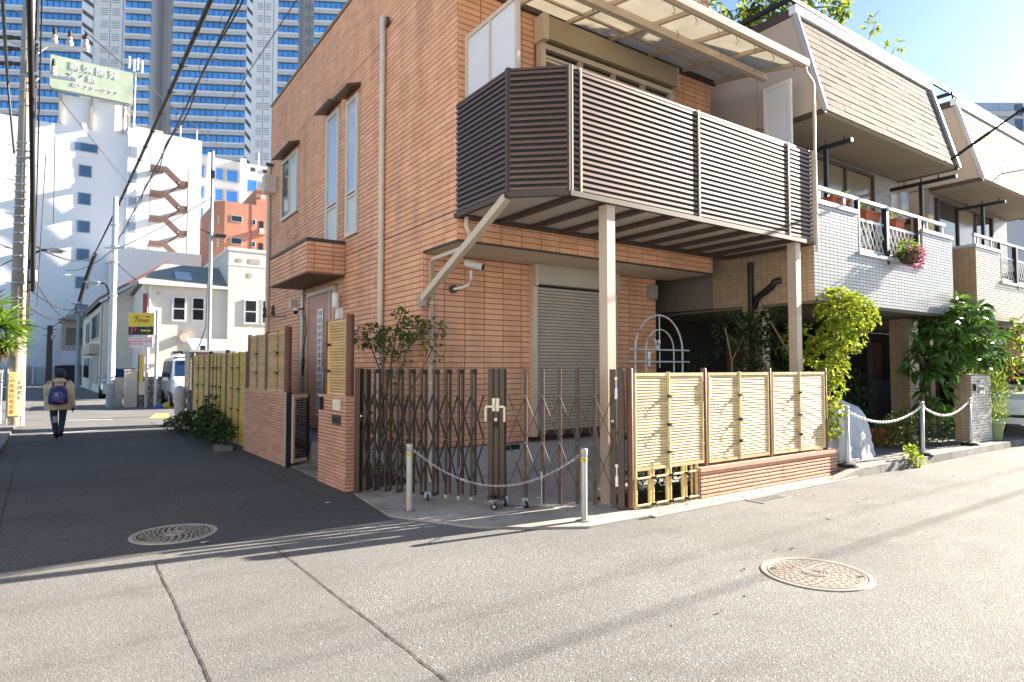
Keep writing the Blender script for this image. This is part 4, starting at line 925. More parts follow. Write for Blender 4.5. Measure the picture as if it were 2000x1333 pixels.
# ================================================================== ROW HOUSES TO THE RIGHT
def rowhouse(dx, label, tfront, tside, shm, first):
    D = lambda x: x + dx
    h = thing('row_house', label, 'house', (D(8.97), 5.07, .1))
    x0, x1, yb = D(8.97), D(13.86), 5.07
    # side wall above, lintel, pier, rear wall
    b = MB()
    b.box(x0, 5.95, .1, x0 + .2, 6.30, 2.52); b.box(x0, 8.7, .1, x0 + .2, 15, 2.52); b.box(x0, 5.95, 2.521, x0 + .2, 15, 5.38)
    b.box(x0 + .201, 6.02, 2.60, x1, 6.2, 5.36); b.box(x1 - .2, 6.201, 2.6, x1, 15, 5.36)
    b.build('wall', m_grout, h)
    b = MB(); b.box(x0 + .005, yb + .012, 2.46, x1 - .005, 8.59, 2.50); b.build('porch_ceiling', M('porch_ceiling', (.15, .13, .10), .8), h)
    b = MB(); b.box(x0 + .01, yb + .13, 3.30, x1 - .01, 6.01, 3.36); b.build('balcony_floor', m_conc2, h)
    # parapet with opening
    oz, oa, oc = 3.37, D(10.29), D(12.58)
    b = MB(); b.box(x0, yb, 2.50, x1, yb + .12, oz); b.box(x0, yb, oz, oa, yb + .12, 3.97); b.box(oc, yb, oz, x1, yb + .12, 3.97); b.box(x0, yb + .121, 2.50, x0 + .12, 5.95, 3.97); b.box(x1 - .12, yb + .121, 2.50, x1, 6.01, 3.97); b.build('parapet', m_grout, h)
    clad(h, (x0, yb, 0), X, NY, 0, x1 - x0, 2.505, 3.965, .110, .0521, .006, .006, tfront, [(oa - x0 - .002, oc - x0 + .002, oz, 4)], 0, name='tile', ch=.002)
    clad(h, (x0, yb, 0), Y, NX, 0, .88, 2.505, 3.965, .110, .0521, .006, .006, tside, (), 0, name='tile', ch=.002)
    clad(h, (x0, 5.95, 0), Y, NX, 0, .93, 2.505, 3.965, .110, .0521, .006, .006, tside, (), 0, name='tile', ch=.002)
    clad(h, (x0, 5.95, 0), Y, NX, 0, .35, .11, 2.505, .110, .0521, .006, .006, tside, (), 0, name='tile', ch=.002)
    clad(h, (x0, 5.95, 0), X, NY, 0, .2, .11, 2.45, .10, .0521, .006, .006, tside, (), 0, name='tile', ch=.002)
    clad(h, (oc, yb, 0), Y, NX, 0, .12, oz, 3.965, .11, .0521, .006, .006, tside, (), 0, name='tile', ch=.002)
    clad(h, (x0 + .2, 6.02, 0), X, NY, 0, x1 - x0 - .2, 3.38, 5.34, .110, .0521, .006, .006, M('tile_greyish', (.36, .34, .33), .35, var=.05, rnd=.08), [(D(9.55) - x0 - .2, D(12.78) - x0 - .2, 3.3, 5.30)], 0, name='tile', ch=.002)
    for a, c in ((x0 - .02, oa), (oc, x1 + .02)):
        b = MB(); b.box(a, yb - .03, 3.971, c, yb + .15, 4.035); b.build('coping', m_trim, h)
    b = MB(); b.box(x0 - .02, yb + .151, 3.971, x0 + .15, 6.0, 4.03); b.build('coping', m_trim, h)
    b = MB(); b.box(oa - .05, yb - .05, oz - .055, oc + .04, yb + .13, oz - .001); b.build('opening_sill', m_trim, h)
    # railing and lattice
    ry = yb + .05
    b = MB(); b.box(x0 + .05, ry - .03, 4.215, D(13.65), ry + .03, 4.265); b.build('handrail', m_rail, h)
    for xx in (9.06, 9.22, 9.95, 10.22, 12.62, 12.90, 13.55):
        b = MB(); b.box(D(xx) - .02, ry - .02, 4.03, D(xx) + .02, ry + .02, 4.214); b.build('rail_post', m_rail, h)
    for xx in (10.32, 11.28, 12.45):
        b = MB(); b.box(D(xx) - (.045 if xx == 11.28 else .025), ry - .06, oz - .03 if xx != 11.28 else oz - .12, D(xx) + (.045 if xx == 11.28 else .025), ry + .02, 4.214); b.build('rail_post', m_blackmetal, h)
    b = MB()
    for zz in (3.92, 3.43): b.box(oa + .03, ry - .012, zz - .02, oc - .12, ry + .012, zz + .02)
    b.build('lattice_rail', m_rail, h)
    for k in range(15):
        for s_ in (-1, 1):
            xa = oa + .06 + k * .145; xb = xa + .26 * s_
            za, zb = 3.45, 3.90
            if xb > oc - .13: zb = za + (zb - za) * (oc - .13 - xa) / (xb - xa); xb = oc - .13
            if xb < oa + .04: zb = za + (zb - za) * (oa + .04 - xa) / (xb - xa); xb = oa + .04
            if xa > oc - .14: continue
            b = MB(); b.bar((xa, ry + .006 * s_, za), (xb, ry + .006 * s_, zb), .006, .014, (0, 1, 0)); b.build('lattice_bar', m_white, h)
    # sliding windows
    window(h, (0, 6.016, 0), X, NY, D(9.58), D(12.76), 3.42, 5.28, m_alu_dk, [(D(9.64), D(10.66), 3.48, 5.22, m_panedark), (D(10.68), D(11.68), 3.48, 5.22, m_curtain), (D(11.70), D(12.70), 3.48, 5.22, m_curtain if first else m_panedark)], fw=.06, dep=.07, rec=.03)
    # mansard
    yb2, zb2, yt2, zt2, xa, xc = 4.97, 5.40, 5.42, 7.06, D(9.18), D(13.98)
    b = MB(); b.prism([(xa, yb2 + .02, zb2), (xa, yt2 + .02, zt2), (xa, 15, zt2), (xa, 15, zb2)], (xc - xa, 0, 0)); b.build('mansard_core', m_panel, h)
    b = MB(); b.box(xa + .02, yb2 + .05, zb2 - .035, xc - .02, 6.3, zb2 - .002); b.build('eaves_soffit', M('eaves_soffit', (.30, .245, .18), .8, var=.06, scale=2), h)
    b = MB(); b.box(xa - .02, yb2 - .01, zb2 - .05, xa + .03, 6.6, zb2 + .02); b.build('eaves_trim', m_alu_dk, h)
    b = MB(); b.box(xc - .03, yb2 - .01, zb2 - .05, xc + .02, 6.6, zb2 + .02); b.build('eaves_trim', m_alu_dk, h)
    # gable siding boards, vertical
    for k in range(5):
        ya = 6.1 + k * .92
        b = MB(); b.box(xa - .012, ya + .004, zb2 + .03, xa - .001, ya + .916, zt2 - .05); b.build('siding_panel', m_panel, h)
    b = MB(); b.prism([(xa - .001, 5.04, zb2 + .03), (xa - .001, 6.096, zb2 + .03), (xa - .001, 6.096, zt2 - .05), (xa - .001, 5.47, zt2 - .05)], (-.011, 0, 0)); b.build('siding_panel', m_panel, h)
    for k in range(5):
        ya = 5.96 + k * .92
        b = MB(); b.box(x0 - .012, ya + .004, 3.98, x0 - .001, ya + .916, 5.34); b.build('siding_panel', m_panel, h)
    b = MB(); b.bar((x0 - .02, 5.96, 4.72), (x0 - .02, 9.5, 4.72), .03, .10); b.build('belt_trim', m_alu_dk, h)
    for k in range(3):
        b = MB(); b.box(x0 - .012, 6.885 + k * .6, 2.53, x0 - .001, 6.885 + k * .6 + .594, 3.20); b.build('grey_panel', m_panelg, h)
    sd_ = V((0, yt2 - yb2, zt2 - zb2)); sl = sd_.length; sd_.normalize(); nrm = V((0, -sd_.z, sd_.y))
    nrow = 13; rh = sl / nrow
    mbv = []
    for kk in range(3):
        mb = MB(); wv, hh = .45 - .004, rh * 1.12; t1 = .005 + .002 * kk
        mb.add([X * (-wv / 2) + nrm * t1, X * (wv / 2) + nrm * (t1 + random.uniform(-.002, .002)), X * (wv / 2) + sd_ * hh + nrm * .001, X * (-wv / 2) + sd_ * hh + nrm * .001, X * (-wv / 2), X * (wv / 2)],
            [(0, 1, 2, 3), (4, 5, 1, 0), (4, 0, 3), (5, 2, 1)]); mbv.append(mb.mesh('shingle', shm))
    st = MB(); ncol = 10
    wv = (xc - xa) / (ncol + .5)
    for r in range(nrow):
        base = V((0, yb2, zb2)) + sd_ * (r * rh)
        for c in range(ncol + 1):
            xs_ = xa + (c + (.5 if r % 2 else 0)) * wv - (wv / 2 if r % 2 and c == 0 else 0)
            w_ = wv
            if xs_ + w_ > xc: w_ = xc - xs_
            if r % 2 and c == 0: xs_ = xa; w_ = wv / 2 if False else wv
            if r % 2: xs_ = xa + (c - .5) * wv; 
            a_, c_ = max(xs_, xa), min(xs_ + wv, xc)
            if c_ - a_ < .05: continue
            inst('shingle', random.choice(mbv), h, base + X * (a_ + c_) / 2, None, ((c_ - a_ - .003) / .446, 1, 1))
    for xx in (xa, xc):
        b = MB(); b.bar(V((xx, yb2 - .02, zb2 - .02)), V((xx, yt2 - .02, zt2 + .02)), .05, .07, (0, 1, 0)); b.build('verge_trim', m_trim, h)
    b = MB(); b.box(xa - .03, yt2 - .04, zt2 + .022, xc + .03, yt2 + .08, zt2 + .16); b.build('roof_fascia', m_white, h)
    b = MB(); b.box(xa - .02, yt2 + .081, zt2 + .001, xc + .02, 15, zt2 + .14); b.build('roof_deck', m_alu_dk, h)
    b = MB(); b.bar((xa, yt2 + .06, zt2 + .30), (xc + 1.0, yt2 + .06, zt2 + .30), .05, .07); b.bar((xa, yt2 + .09, zt2 + .30), (xa, 9.5, zt2 + .30), .05, .07)
    for k in range(7): b.box(xa + .1 + k * .8 - .02, yt2 + .05, zt2 + .161, xa + .1 + k * .8 + .02, yt2 + .09, zt2 + .26)
    b.build('roof_railing', m_blackmetal, h)
    # porch column and drain
    b = MB(); b.box(D(13.2), 5.6, .1, D(13.6), 5.95, 2.458); b.build('porch_column', m_grout, h)
    clad(h, (D(13.2), 5.6, 0), X, NY, 0, .4, .11, 2.45, .10, .0521, .006, .006, m_tilec, (), 0, name='tile', ch=.002)
    clad(h, (D(13.2), 5.6, 0), Y, NX, 0, .35, .11, 2.45, .117, .0521, .006, .006, tside, (), 0, name='tile', ch=.002)
    pipe([(x0 - .06, 6.10, .1), (x0 - .06, 6.10, 3.2)], .045, m_blackmetal, h, [(x0 - .06, 6.10, 1.9)])
    if first: pipe([(x0 - .06, 6.05, 2.45), (x0 - .07, 5.98, 2.62), (x0 - .09, 5.72, 2.76), (x0 - .09, 5.66, 2.84), (x0 - .02, 5.6, 2.86)], .05, m_blackmetal, h)
    b = MB(); b.box(x0 + .201, 8.6, .1, x1, 8.8, 2.46); b.box(x1 - .2, 6.6, .1, x1, 8.599, 2.46); b.build('porch_wall', m_dark, h)  # near black walls: the porch's deep shade is put into their colour
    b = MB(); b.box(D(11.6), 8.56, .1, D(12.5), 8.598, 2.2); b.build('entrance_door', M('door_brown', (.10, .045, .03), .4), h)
    b = MB(); b.box(x0 + .21, 7.6, .1, x1 - .21, 7.63, 1.2); b.build('porch_partition', m_dark, h)  # near black too, porch shade put into the colour
    return h
rowhouse(0, 'row house with white tiled balcony and brown shingled mansard, pink flowers on balcony', m_tileb, m_tileside, m_shingle, True)
rowhouse(6.03, 'farther row house with pinkish tiled balcony and pale sunlit mansard', m_tilec, M('tile_tan', (.42, .28, .16), .35, var=.06, rnd=.1), m_shingle2, False)
# things on the balconies
def laundry(x, y, label, z0=4.0, a0=-.42, a1=.45):
    t = thing('laundry_pole', label, 'laundry pole', (x, y, z0))
    b = MB(); b.box(x - .03, y - .03, z0 - .6, x + .03, y + .03, 5.02); b.build('post', m_blackmetal, t)
    b = MB(); b.box(x - .03, y - a1, 5.021, x + .03, y - a0, 5.08); b.build('arm', m_blackmetal, t)
    for k in (-.3, .0, .3):
        b = MB(); b.cyl((x, y + k, 5.07), (x, y + k, 5.15), .012, 6); b.build('peg', m_blackmetal, t)
laundry(9.83, 5.32, 'black laundry pole at left end of white tiled balcony', a0=-.5, a1=.42)
laundry(13.30, 5.35, 'black laundry pole at right end of white tiled balcony', a0=-.55, a1=.6)
laundry(16.2, 5.32, 'black laundry pole on the farther pinkish balcony', a0=-.5, a1=.42)
t = MB(); pts = [(12.95 + .05 * math.sin(k * 1.9), 5.42 + k * .05, 4.86) for k in range(8)]
for i in range(7):
    a, c = V(pts[i]), V(pts[i + 1]); t.quad(a, c, c - Z * .52, a - Z * .5); t.quad(a + X * .004, c + X * .004, c - Z * .52 + X * .004, a - Z * .5 + X * .004)
o = t.build('hanging_cloth', M('cloth_print', (.72, .74, .76), .8, var=.06, col2=(.45, .55, .68), scale=7)); tag(o, 'pale printed cloth hanging from pole on the white tiled balcony', 'cloth')
def planter(x, y, z, w_, d_, h_, lb, leafmat, n, mat=None, tall=.18):
    t = thing('planter', lb, 'planter', (x, y, z), group=None)
    b = MB(); b.add([(x - w_ / 2 * .85, y - d_ / 2 * .8, z), (x + w_ / 2 * .85, y - d_ / 2 * .8, z), (x + w_ / 2 * .85, y + d_ / 2 * .8, z), (x - w_ / 2 * .85, y + d_ / 2 * .8, z), (x - w_ / 2, y - d_ / 2, z + h_), (x + w_ / 2, y - d_ / 2, z + h_), (x + w_ / 2, y + d_ / 2, z + h_), (x - w_ / 2, y + d_ / 2, z + h_)],
        [(0, 3, 2, 1), (0, 1, 5, 4), (1, 2, 6, 5), (2, 3, 7, 6), (3, 0, 4, 7)]); b.build('trough', mat or m_terra, t)
    b = MB()
    for (a, c, e, f) in ((x - w_ / 2 - .012, y - d_ / 2 - .012, x + w_ / 2 + .012, y - d_ / 2 + .008), (x - w_ / 2 - .012, y + d_ / 2 - .008, x + w_ / 2 + .012, y + d_ / 2 + .012), (x - w_ / 2 - .012, y - d_ / 2 + .008, x - w_ / 2 + .008, y + d_ / 2 - .008), (x + w_ / 2 - .008, y - d_ / 2 + .008, x + w_ / 2 + .012, y + d_ / 2 - .008)): b.box(a, c, z + h_ - .02, e, f, z + h_ + .012)
    b.build('rim', mat or m_terra, t)
    b = MB(); b.box(x - w_ / 2 + .012, y - d_ / 2 + .012, z + h_ - .03, x + w_ / 2 - .012, y + d_ / 2 - .012, z + h_ - .022); b.build('soil', m_soil, t)
    if n: foliage(t, [((x, y, z + h_ + tall * .5), (w_ * .45, d_ * .5, tall * .7), n)], .08, .035, leafmat, up=.8)
    return t
planter(9.98, 5.26, 4.02, .50, .18, .18, 'terracotta trough behind rail at left end of white balcony', m_leafm, 30, tall=.08)
planter(10.35, 5.30, 3.95, .1, .1, .05, 'tiny pot with bright green plant above left edge of lattice panel', m_leafl, 60, tall=.34)
planter(11.02, 5.26, 3.97, .50, .18, .17, 'terracotta trough above the lattice panel on white balcony', m_leafm, 30, tall=.08)
planter(11.98, 5.26, 3.97, .32, .2, .16, 'terracotta bowl with lime sprouts right of the black rail post', m_leafl, 40, tall=.12)
planter(10.75, 5.34, 3.37, .7, .2, .16, 'low terracotta trough with greenery behind the lattice panel', m_leafm, 120, tall=.3)
planter(11.9, 5.36, 3.37, .6, .2, .14, 'low trough behind lattice beside the pink flowers', m_leafm, 120, tall=.3)
t = thing('flower_basket', 'basket of pink flowers hanging on outside of white tiled balcony', 'flowers', (11.7, 4.96, 3.5))
b = MB(); b.lathe((11.70, 4.93, 3.28), [(.06, 0), (.14, .05), (.19, .2), (.001, .19)], 14); b.build('basket', m_soil, t)
foliage(t, [((11.62, 4.90, 3.50), (.22, .15, .17), 200)], .07, .04, m_leafl, joined='foliage')
foliage(t, [((11.76, 4.85, 3.44), (.21, .13, .15), 330), ((11.8, 4.85, 3.3), (.13, .1, .1), 80)], .055, .045, m_pink, joined='blossom', limit=60, name='petal')
t = thing('air_unit', 'small yellowish box fixed under eaves of the farther row house', 'box', (15.0, 5.9, 4.4))
b = MB(); b.box(14.75, 5.80, 4.42, 14.985, 6.15, 4.75); b.build('casing', M('box_cream', (.60, .48, .22), .6), t)
b = MB(); b.box(14.74, 5.79, 4.40, 14.985, 6.16, 4.418); b.build('bracket', m_alu_dk, t)
t = thing('overhead_cable', 'dark slanting rod with clamp reaching from mansard corner over the road', 'cable', (13.6, 4.9, 5.4))
b = MB(); b.cyl((13.62, 4.94, 5.48), (13.05, 4.15, 5.62), .028, 8); b.cyl((13.05, 4.15, 5.62), (9.2, -1.2, 6.6), .02, 8); b.build('sleeve', m_cable, t, smooth=True)
b = MB(); b.cyl((12.62, 3.55, 5.70), (12.45, 3.32, 5.745), .04, 8); b.build('clamp', m_cable, t)

# far apartment block on the right
ap = thing('apartment_block', 'distant pale grey apartment tower behind the row house roofs', 'building', (168, 53, 0))
ud = V((.82, -.57, 0)); nd = V((-.57, -.82, 0)); C0 = V((164.5, 56, 0))
b = MB(); b.prism([C0, C0 + ud * 12.5, C0 + ud * 12.5 - nd * 10, C0 - nd * 10], (0, 0, 61.5)); m_apt = M('apt_wall', (.50, .52, .54), .8); b.build('wall', m_apt, ap)
for k in range(8):
    z = 61.5 - 3.4 * (k + 1)
    for a, c in ((.6, 6.2), (6.8, 9.4)):
        b = MB(); b.obox(C0 + ud * (a + c) / 2 + nd * .06 + Z * (z + 2.3), ud, nd, Z, c - a, .12, 1.5); b.build('window', m_paneblue, ap)
    b = MB(); b.obox(C0 + ud * 5 + nd * .5 + Z * (z + .55), ud, nd, Z, 9.6, 1.0, 1.1); b.build('balcony', M('apt_balcony', (.60, .60, .58), .8), ap)
    b = MB(); b.obox(C0 + ud * 11.2 + nd * .06 + Z * (z + 1.7), ud, nd, Z, 1.8, .12, 2.6); b.build('window', glass('apt_dark', (.10, .14, .2)), ap)
# ================================================================== PLANTS AND THINGS ON THE RIGHT
def tree(name, label, cat, base, trunks, clumps, L, W, mat, bark, **kw):
    t = thing(name, label, cat, base)
    b = MB()
    for (pts, r0, r1) in trunks: b.tube(pts, r0, 7, r1)
    b.build('trunk', bark, t, smooth=True)
    foliage(t, clumps, L, W, mat, **kw)
    return t
tree('garden_tree', 'sunlit yellow green leafy tree leaning over end of the bamboo fence', 'tree', (9.0, 5.15, .1),
     [([(9.0, 5.2, .1), (9.05, 5.2, .7), (9.12, 5.2, 1.25), (9.45, 5.1, 1.8), (9.7, 5.0, 2.25)], .045, .022), ([(9.12, 5.2, 1.25), (8.75, 5.35, 1.7), (8.5, 5.5, 2.2)], .025, .012), ([(9.45, 5.1, 1.8), (9.3, 4.9, 2.3), (9.25, 4.8, 2.6)], .022, .01), ([(9.05, 5.2, .7), (9.15, 5.0, 1.0), (9.1, 4.9, 1.4)], .02, .01)],
     [((9.30, 4.9, 2.42), (.36, .3, .26), 560), ((9.75, 4.9, 2.30), (.36, .32, .28), 760), ((9.45, 4.95, 1.95), (.38, .32, .28), 600), ((9.05, 5.0, 1.6), (.36, .3, .36), 620), ((9.0, 4.95, 1.15), (.24, .22, .34), 420), ((9.05, 4.9, .75), (.18, .16, .24), 260), ((9.25, 4.95, 1.45), (.2, .2, .2), 120), ((8.8, 5.2, 1.9), (.25, .25, .25), 150)],
     .085, .042, m_leafy, m_barkp, limit=130, up=.2, droop=.3, whorl=3, mat2=m_leafr, frac2=.03)
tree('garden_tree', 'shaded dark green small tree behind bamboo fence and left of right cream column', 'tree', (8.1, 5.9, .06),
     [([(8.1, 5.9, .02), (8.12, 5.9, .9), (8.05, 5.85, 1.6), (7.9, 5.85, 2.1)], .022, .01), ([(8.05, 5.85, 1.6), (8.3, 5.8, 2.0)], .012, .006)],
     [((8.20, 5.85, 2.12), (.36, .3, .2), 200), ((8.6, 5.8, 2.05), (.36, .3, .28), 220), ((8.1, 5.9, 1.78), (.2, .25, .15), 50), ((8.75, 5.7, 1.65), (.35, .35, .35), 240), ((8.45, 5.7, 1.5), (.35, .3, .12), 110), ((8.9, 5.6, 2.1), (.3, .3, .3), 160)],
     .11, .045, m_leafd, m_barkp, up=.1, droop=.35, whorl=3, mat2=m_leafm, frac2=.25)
tree('garden_tree', 'big glossy leaved tree with dense crown beside tiled gate post', 'tree', (13.0, 5.3, .1),
     [([(12.55, 5.15, .1), (12.6, 5.15, .8), (12.75, 5.15, 1.5), (13.2, 5.1, 2.0), (13.7, 5.0, 2.4)], .055, .03), ([(12.75, 5.15, 1.5), (12.4, 5.1, 1.75)], .03, .015), ([(13.2, 5.1, 2.0), (14.2, 4.9, 2.2)], .03, .015)],
     [((13.5, 4.95, 2.5), (.55, .5, .35), 200), ((13.9, 4.9, 2.2), (.75, .5, .38), 240), ((13.3, 5.0, 1.95), (.55, .5, .4), 200), ((12.5, 5.1, 1.65), (.3, .3, .3), 60), ((12.9, 5.1, 1.3), (.3, .3, .4), 70), ((14.3, 4.9, 1.85), (.45, .4, .3), 90), ((12.85, 5.0, .95), (.25, .25, .3), 40)],
     .24, .105, m_leafg, m_bark, limit=160, up=.0, droop=.4, whorl=5, mat2=m_leafm, frac2=.2)
tree('shrub', 'round pale green variegated shrub at foot of glossy tree behind white chain', 'shrub', (12.35, 5.35, .1),
     [([(12.3, 5.3, .1), (12.3, 5.3, .4)], .03, .02)], [((12.25, 5.25, .42), (.5, .35, .32), 620), ((12.75, 5.05, .45), (.4, .3, .33), 420), ((11.85, 5.35, .32), (.28, .25, .22), 240)], .075, .035, m_leafm, m_bark, up=.4, mat2=m_leafl, frac2=.15)
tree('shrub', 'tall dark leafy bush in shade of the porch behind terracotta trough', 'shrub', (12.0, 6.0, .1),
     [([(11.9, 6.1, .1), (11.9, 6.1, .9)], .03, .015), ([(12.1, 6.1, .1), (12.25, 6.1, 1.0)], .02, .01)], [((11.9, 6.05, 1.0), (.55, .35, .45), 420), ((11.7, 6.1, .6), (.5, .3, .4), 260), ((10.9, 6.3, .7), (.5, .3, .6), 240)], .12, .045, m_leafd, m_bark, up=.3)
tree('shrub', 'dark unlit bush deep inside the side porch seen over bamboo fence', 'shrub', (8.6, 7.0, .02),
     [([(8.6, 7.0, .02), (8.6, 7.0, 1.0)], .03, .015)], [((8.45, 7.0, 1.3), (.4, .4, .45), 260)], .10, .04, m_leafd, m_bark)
tree('shrub', 'lime green feathery conifer in pot right of tiled gate post', 'shrub', (14.75, 4.85, .4),
     [([(14.75, 4.85, .2), (14.75, 4.85, .9)], .03, .015)], [((14.72, 4.82, 1.22), (.30, .28, .24), 460), ((14.75, 4.82, .85), (.33, .28, .4), 700), ((14.9, 4.8, .55), (.2, .2, .2), 160), ((14.3, 4.95, 1.48), (.5, .2, .14), 260)], .10, .018, m_leafl, m_bark, up=.9, droop=.1, mat2=m_leafm, frac2=.25)
t = thing('plant_pot', 'pale green tapered plant pot under the lime conifer', 'pot', (14.78, 4.78, .1))
b = MB(); b.lathe((14.78, 4.78, .1), [(.12, 0), (.165, .30), (.18, .305), (.18, .34), (.16, .342), (.15, .32), (.001, .31)], 20); b.build('pot', M('pot_green', (.30, .36, .14), .6), t, smooth=False)
tree('shrub', 'green and russet bush at right edge behind the white car', 'shrub', (16.7, 5.1, .1),
     [([(16.7, 5.2, .1), (16.7, 5.2, 1.2)], .04, .02)], [((16.7, 5.0, 1.9), (.45, .4, .5), 300), ((16.5, 5.1, 1.3), (.45, .4, .4), 200), ((16.9, 4.9, 2.3), (.3, .3, .3), 120)], .16, .06, m_leafl, m_bark, whorl=3, mat2=m_leafr, frac2=.2)
tree('weed', 'small light green weed growing from the kerb joint at middle chain post', 'plant', (10.42, 4.45, .05),
     [([(10.42, 4.5, .02), (10.42, 4.46, .15)], .008, .004)], [((10.43, 4.44, .20), (.15, .11, .12), 110), ((10.5, 4.38, .10), (.12, .08, .08), 60)], .075, .038, m_leafy, m_barkp, up=.5, whorl=3, limit=20)
# rooftop greenery
tree('roof_plant', 'leafy climber spilling over roof edge of the shingled mansard house', 'plant', (9.6, 6.4, 7.2),
     [([(9.5, 6.5, 7.2), (9.5, 6.4, 7.8), (9.9, 6.2, 8.1)], .03, .012), ([(9.6, 6.5, 7.2), (10.2, 6.0, 7.8), (10.8, 5.75, 7.9), (11.15, 5.65, 7.95)], .02, .008)],
     [((9.35, 6.6, 7.45), (.25, .5, .30), 200), ((9.3, 7.2, 7.7), (.3, .5, .5), 220), ((9.6, 6.3, 7.75), (.35, .4, .35), 200), ((10.1, 6.0, 7.8), (.4, .3, .25), 130), ((10.75, 5.8, 7.9), (.35, .25, .2), 80), ((11.05, 5.65, 7.95), (.16, .16, .2), 34)],
     .17, .07, m_leafy, m_barkp, up=-.1, droop=.5, whorl=3, mat2=m_leafm, frac2=.45)
for (x, y, z, lb) in ((12.9, 6.1, 8.0, 'thin sprig with few leaves standing on far part of mansard roof, left of spiky sprig'), (13.85, 6.15, 7.85, 'spiky pale sprig on mansard roof farthest right against the sky')):
    tree('roof_plant', lb, 'plant', (x, y, 7.2), [([(x, y, 7.2), (x, y, z), (x + .15, y - .1, z + .4)], .012, .006)], [((x, y, z - .2), (.2, .15, .12), 40), ((x + .15, y - .1, z + .4), (.16, .15, .14), 26)], .17, .05, m_leafy, m_barkp, up=.3, whorl=3)
# covered scooter
sc_ = thing('covered_scooter', 'scooter under a crumpled silver cover beside the end of the fence', 'covered scooter', (9.95, 5.3, .1))
b = MB(); n, mrow = 72, 12
prof = [(0, .62, .36, 0), (.05, .61, .345, 0), (.10, .58, .33, 0), (.17, .585, .33, 0), (.24, .56, .31, .0), (.32, .565, .32, .0), (.40, .54, .30, .0), (.48, .55, .29, .01), (.55, .52, .27, .02), (.62, .53, .26, .02), (.70, .50, .22, .03), (.77, .44, .18, .04), (.81, .36, .13, .06), (.84, .28, .10, .1), (.89, .18, .07, .16), (.90, .06, .03, .18)]
vs_ = []
for (z, rx, ry, sh) in prof:
    for k in range(n):
        a = 2 * math.pi * k / n
        f = 1 + (.06 * math.sin(a * 8 + z * 3.0) + .05 * math.sin(a * 15 - z * 4.5 + 1) + .03 * math.sin(a * 23 + z * 8)) * (1.05 - z * .6)
        vs_.append(V((9.93 + sh * -1 + rx * f * math.copysign(abs(math.cos(a)) ** .75, math.cos(a)), 5.25 + ry * f * math.copysign(abs(math.sin(a)) ** .75, math.sin(a)), .1 + z + .012 * math.sin(a * 5))))
b.add(vs_, [(i * n + k, i * n + (k + 1) % n, (i + 1) * n + (k + 1) % n, (i + 1) * n + k) for i in range(len(prof) - 1) for k in range(n)] + [tuple((len(prof) - 1) * n + k for k in range(n))])
b.build('cover', m_cover, sc_, smooth=True)
b = MB(); b.tube([(9.93 + .60 * math.cos(2 * math.pi * k / 24), 5.25 + .35 * math.sin(2 * math.pi * k / 24), .112) for k in range(25)], .012, 6); b.build('hem', m_cover, sc_, smooth=True)
b = MB(); b.cyl((9.45, 5.28, .18), (9.45, 5.22, .18), .08, 16); b.build('wheel', m_rubber, sc_)
# terracotta trough on the pavement
planter(12.3, 5.68, .11, .95, .28, .27, 'long terracotta trough on the pavement under the white chain', m_leafd, 30, tall=.2)
# chain posts
cps = [(9.02, 4.66), (11.19, 4.58), (13.36, 4.68)]
for (x, y), lb in zip(cps, ('silver chain post with black base at the corner of low brick wall', 'silver chain post with round head behind the kerb weed, middle of three', 'silver chain post with black base in front of the tiled gate post')):
    t = thing('chain_post', lb, 'chain post', (x, y, .1), group='chain posts along the pavement')
    b = MB(); b.lathe((x, y, .1), [(.15, 0), (.152, .025), (.13, .05), (.08, .062), (.04, .066), (.001, .066)], 24); b.build('base', m_rubber, t, smooth=False)
    b = MB(); b.lathe((x, y, .1), [(.027, .067), (.027, .80), (.001, .802)], 16); b.build('tube', m_rail, t, smooth=True)
    b = MB(); b.sphere((x, y, .93), .036, .036, .036, 14, 8); b.build('head', m_trim, t, smooth=True)
    b = MB(); b.lathe((x, y, .86), [(.03, 0), (.04, .01), (.04, .03), (.03, .04)], 14); b.build('chain_collar', m_trim, t)
m_chainw = M('chain_white', (.78, .78, .74), .5, var=.05)
chain('plastic_chain', (9.05, 4.66, .88), (11.16, 4.58, .88), .20, .055, .0075, m_chainw, 'white plastic chain between corner chain post and middle chain post', 'chain', 'white plastic chains')
chain('plastic_chain', (11.22, 4.58, .88), (13.33, 4.68, .90), .20, .055, .0075, m_chainw, 'white plastic chain between middle chain post and tiled gate post', 'chain', 'white plastic chains')
b = MB(); b.tube([(13.36, 4.66, .92), (13.45, 4.66, 1.0), (13.6, 4.68, 1.12), (13.7, 4.7, 1.16)], .02, 8)
# tiled gate post
tp = thing('tiled_gate_post', 'grey tiled gate post with mailbox slot and intercom behind last chain post', 'gate post', (14.1, 4.85, .1))
TX0, TX1, TY0, TY1 = 13.62, 14.55, 4.74, 5.02
b = MB(); b.box(TX0, TY0, .1, TX1, TY1, 1.36); b.build('post_core', m_grout, tp)
m_tg = M('tile_grey', (.50, .47, .45), .35, var=.06, rnd=.1)
clad(tp, (TX0, TY0, 0), X, NY, 0, TX1 - TX0, .11, 1.355, .093, .0519, .006, .006, m_tg, [(.28, .48, 1.06, 1.16)], 0, name='tile', ch=.002)
clad(tp, (TX0, TY0, 0), Y, NX, 0, TY1 - TY0, .11, 1.355, .093, .0519, .006, .006, m_tileside, (), 0, name='tile', ch=.002)
b = MB(); b.box(TX0 - .012, TY0 - .012, 1.361, TX1 + .01, TY1 + .01, 1.375); b.build('post_cap', m_conc, tp)
b = MB(); b.box(TX0 + .32, TY0 - .028, 1.02, TX0 + .56, TY0 - .007, 1.16); mbx = b.build('mailbox_plate', m_steel, tp)
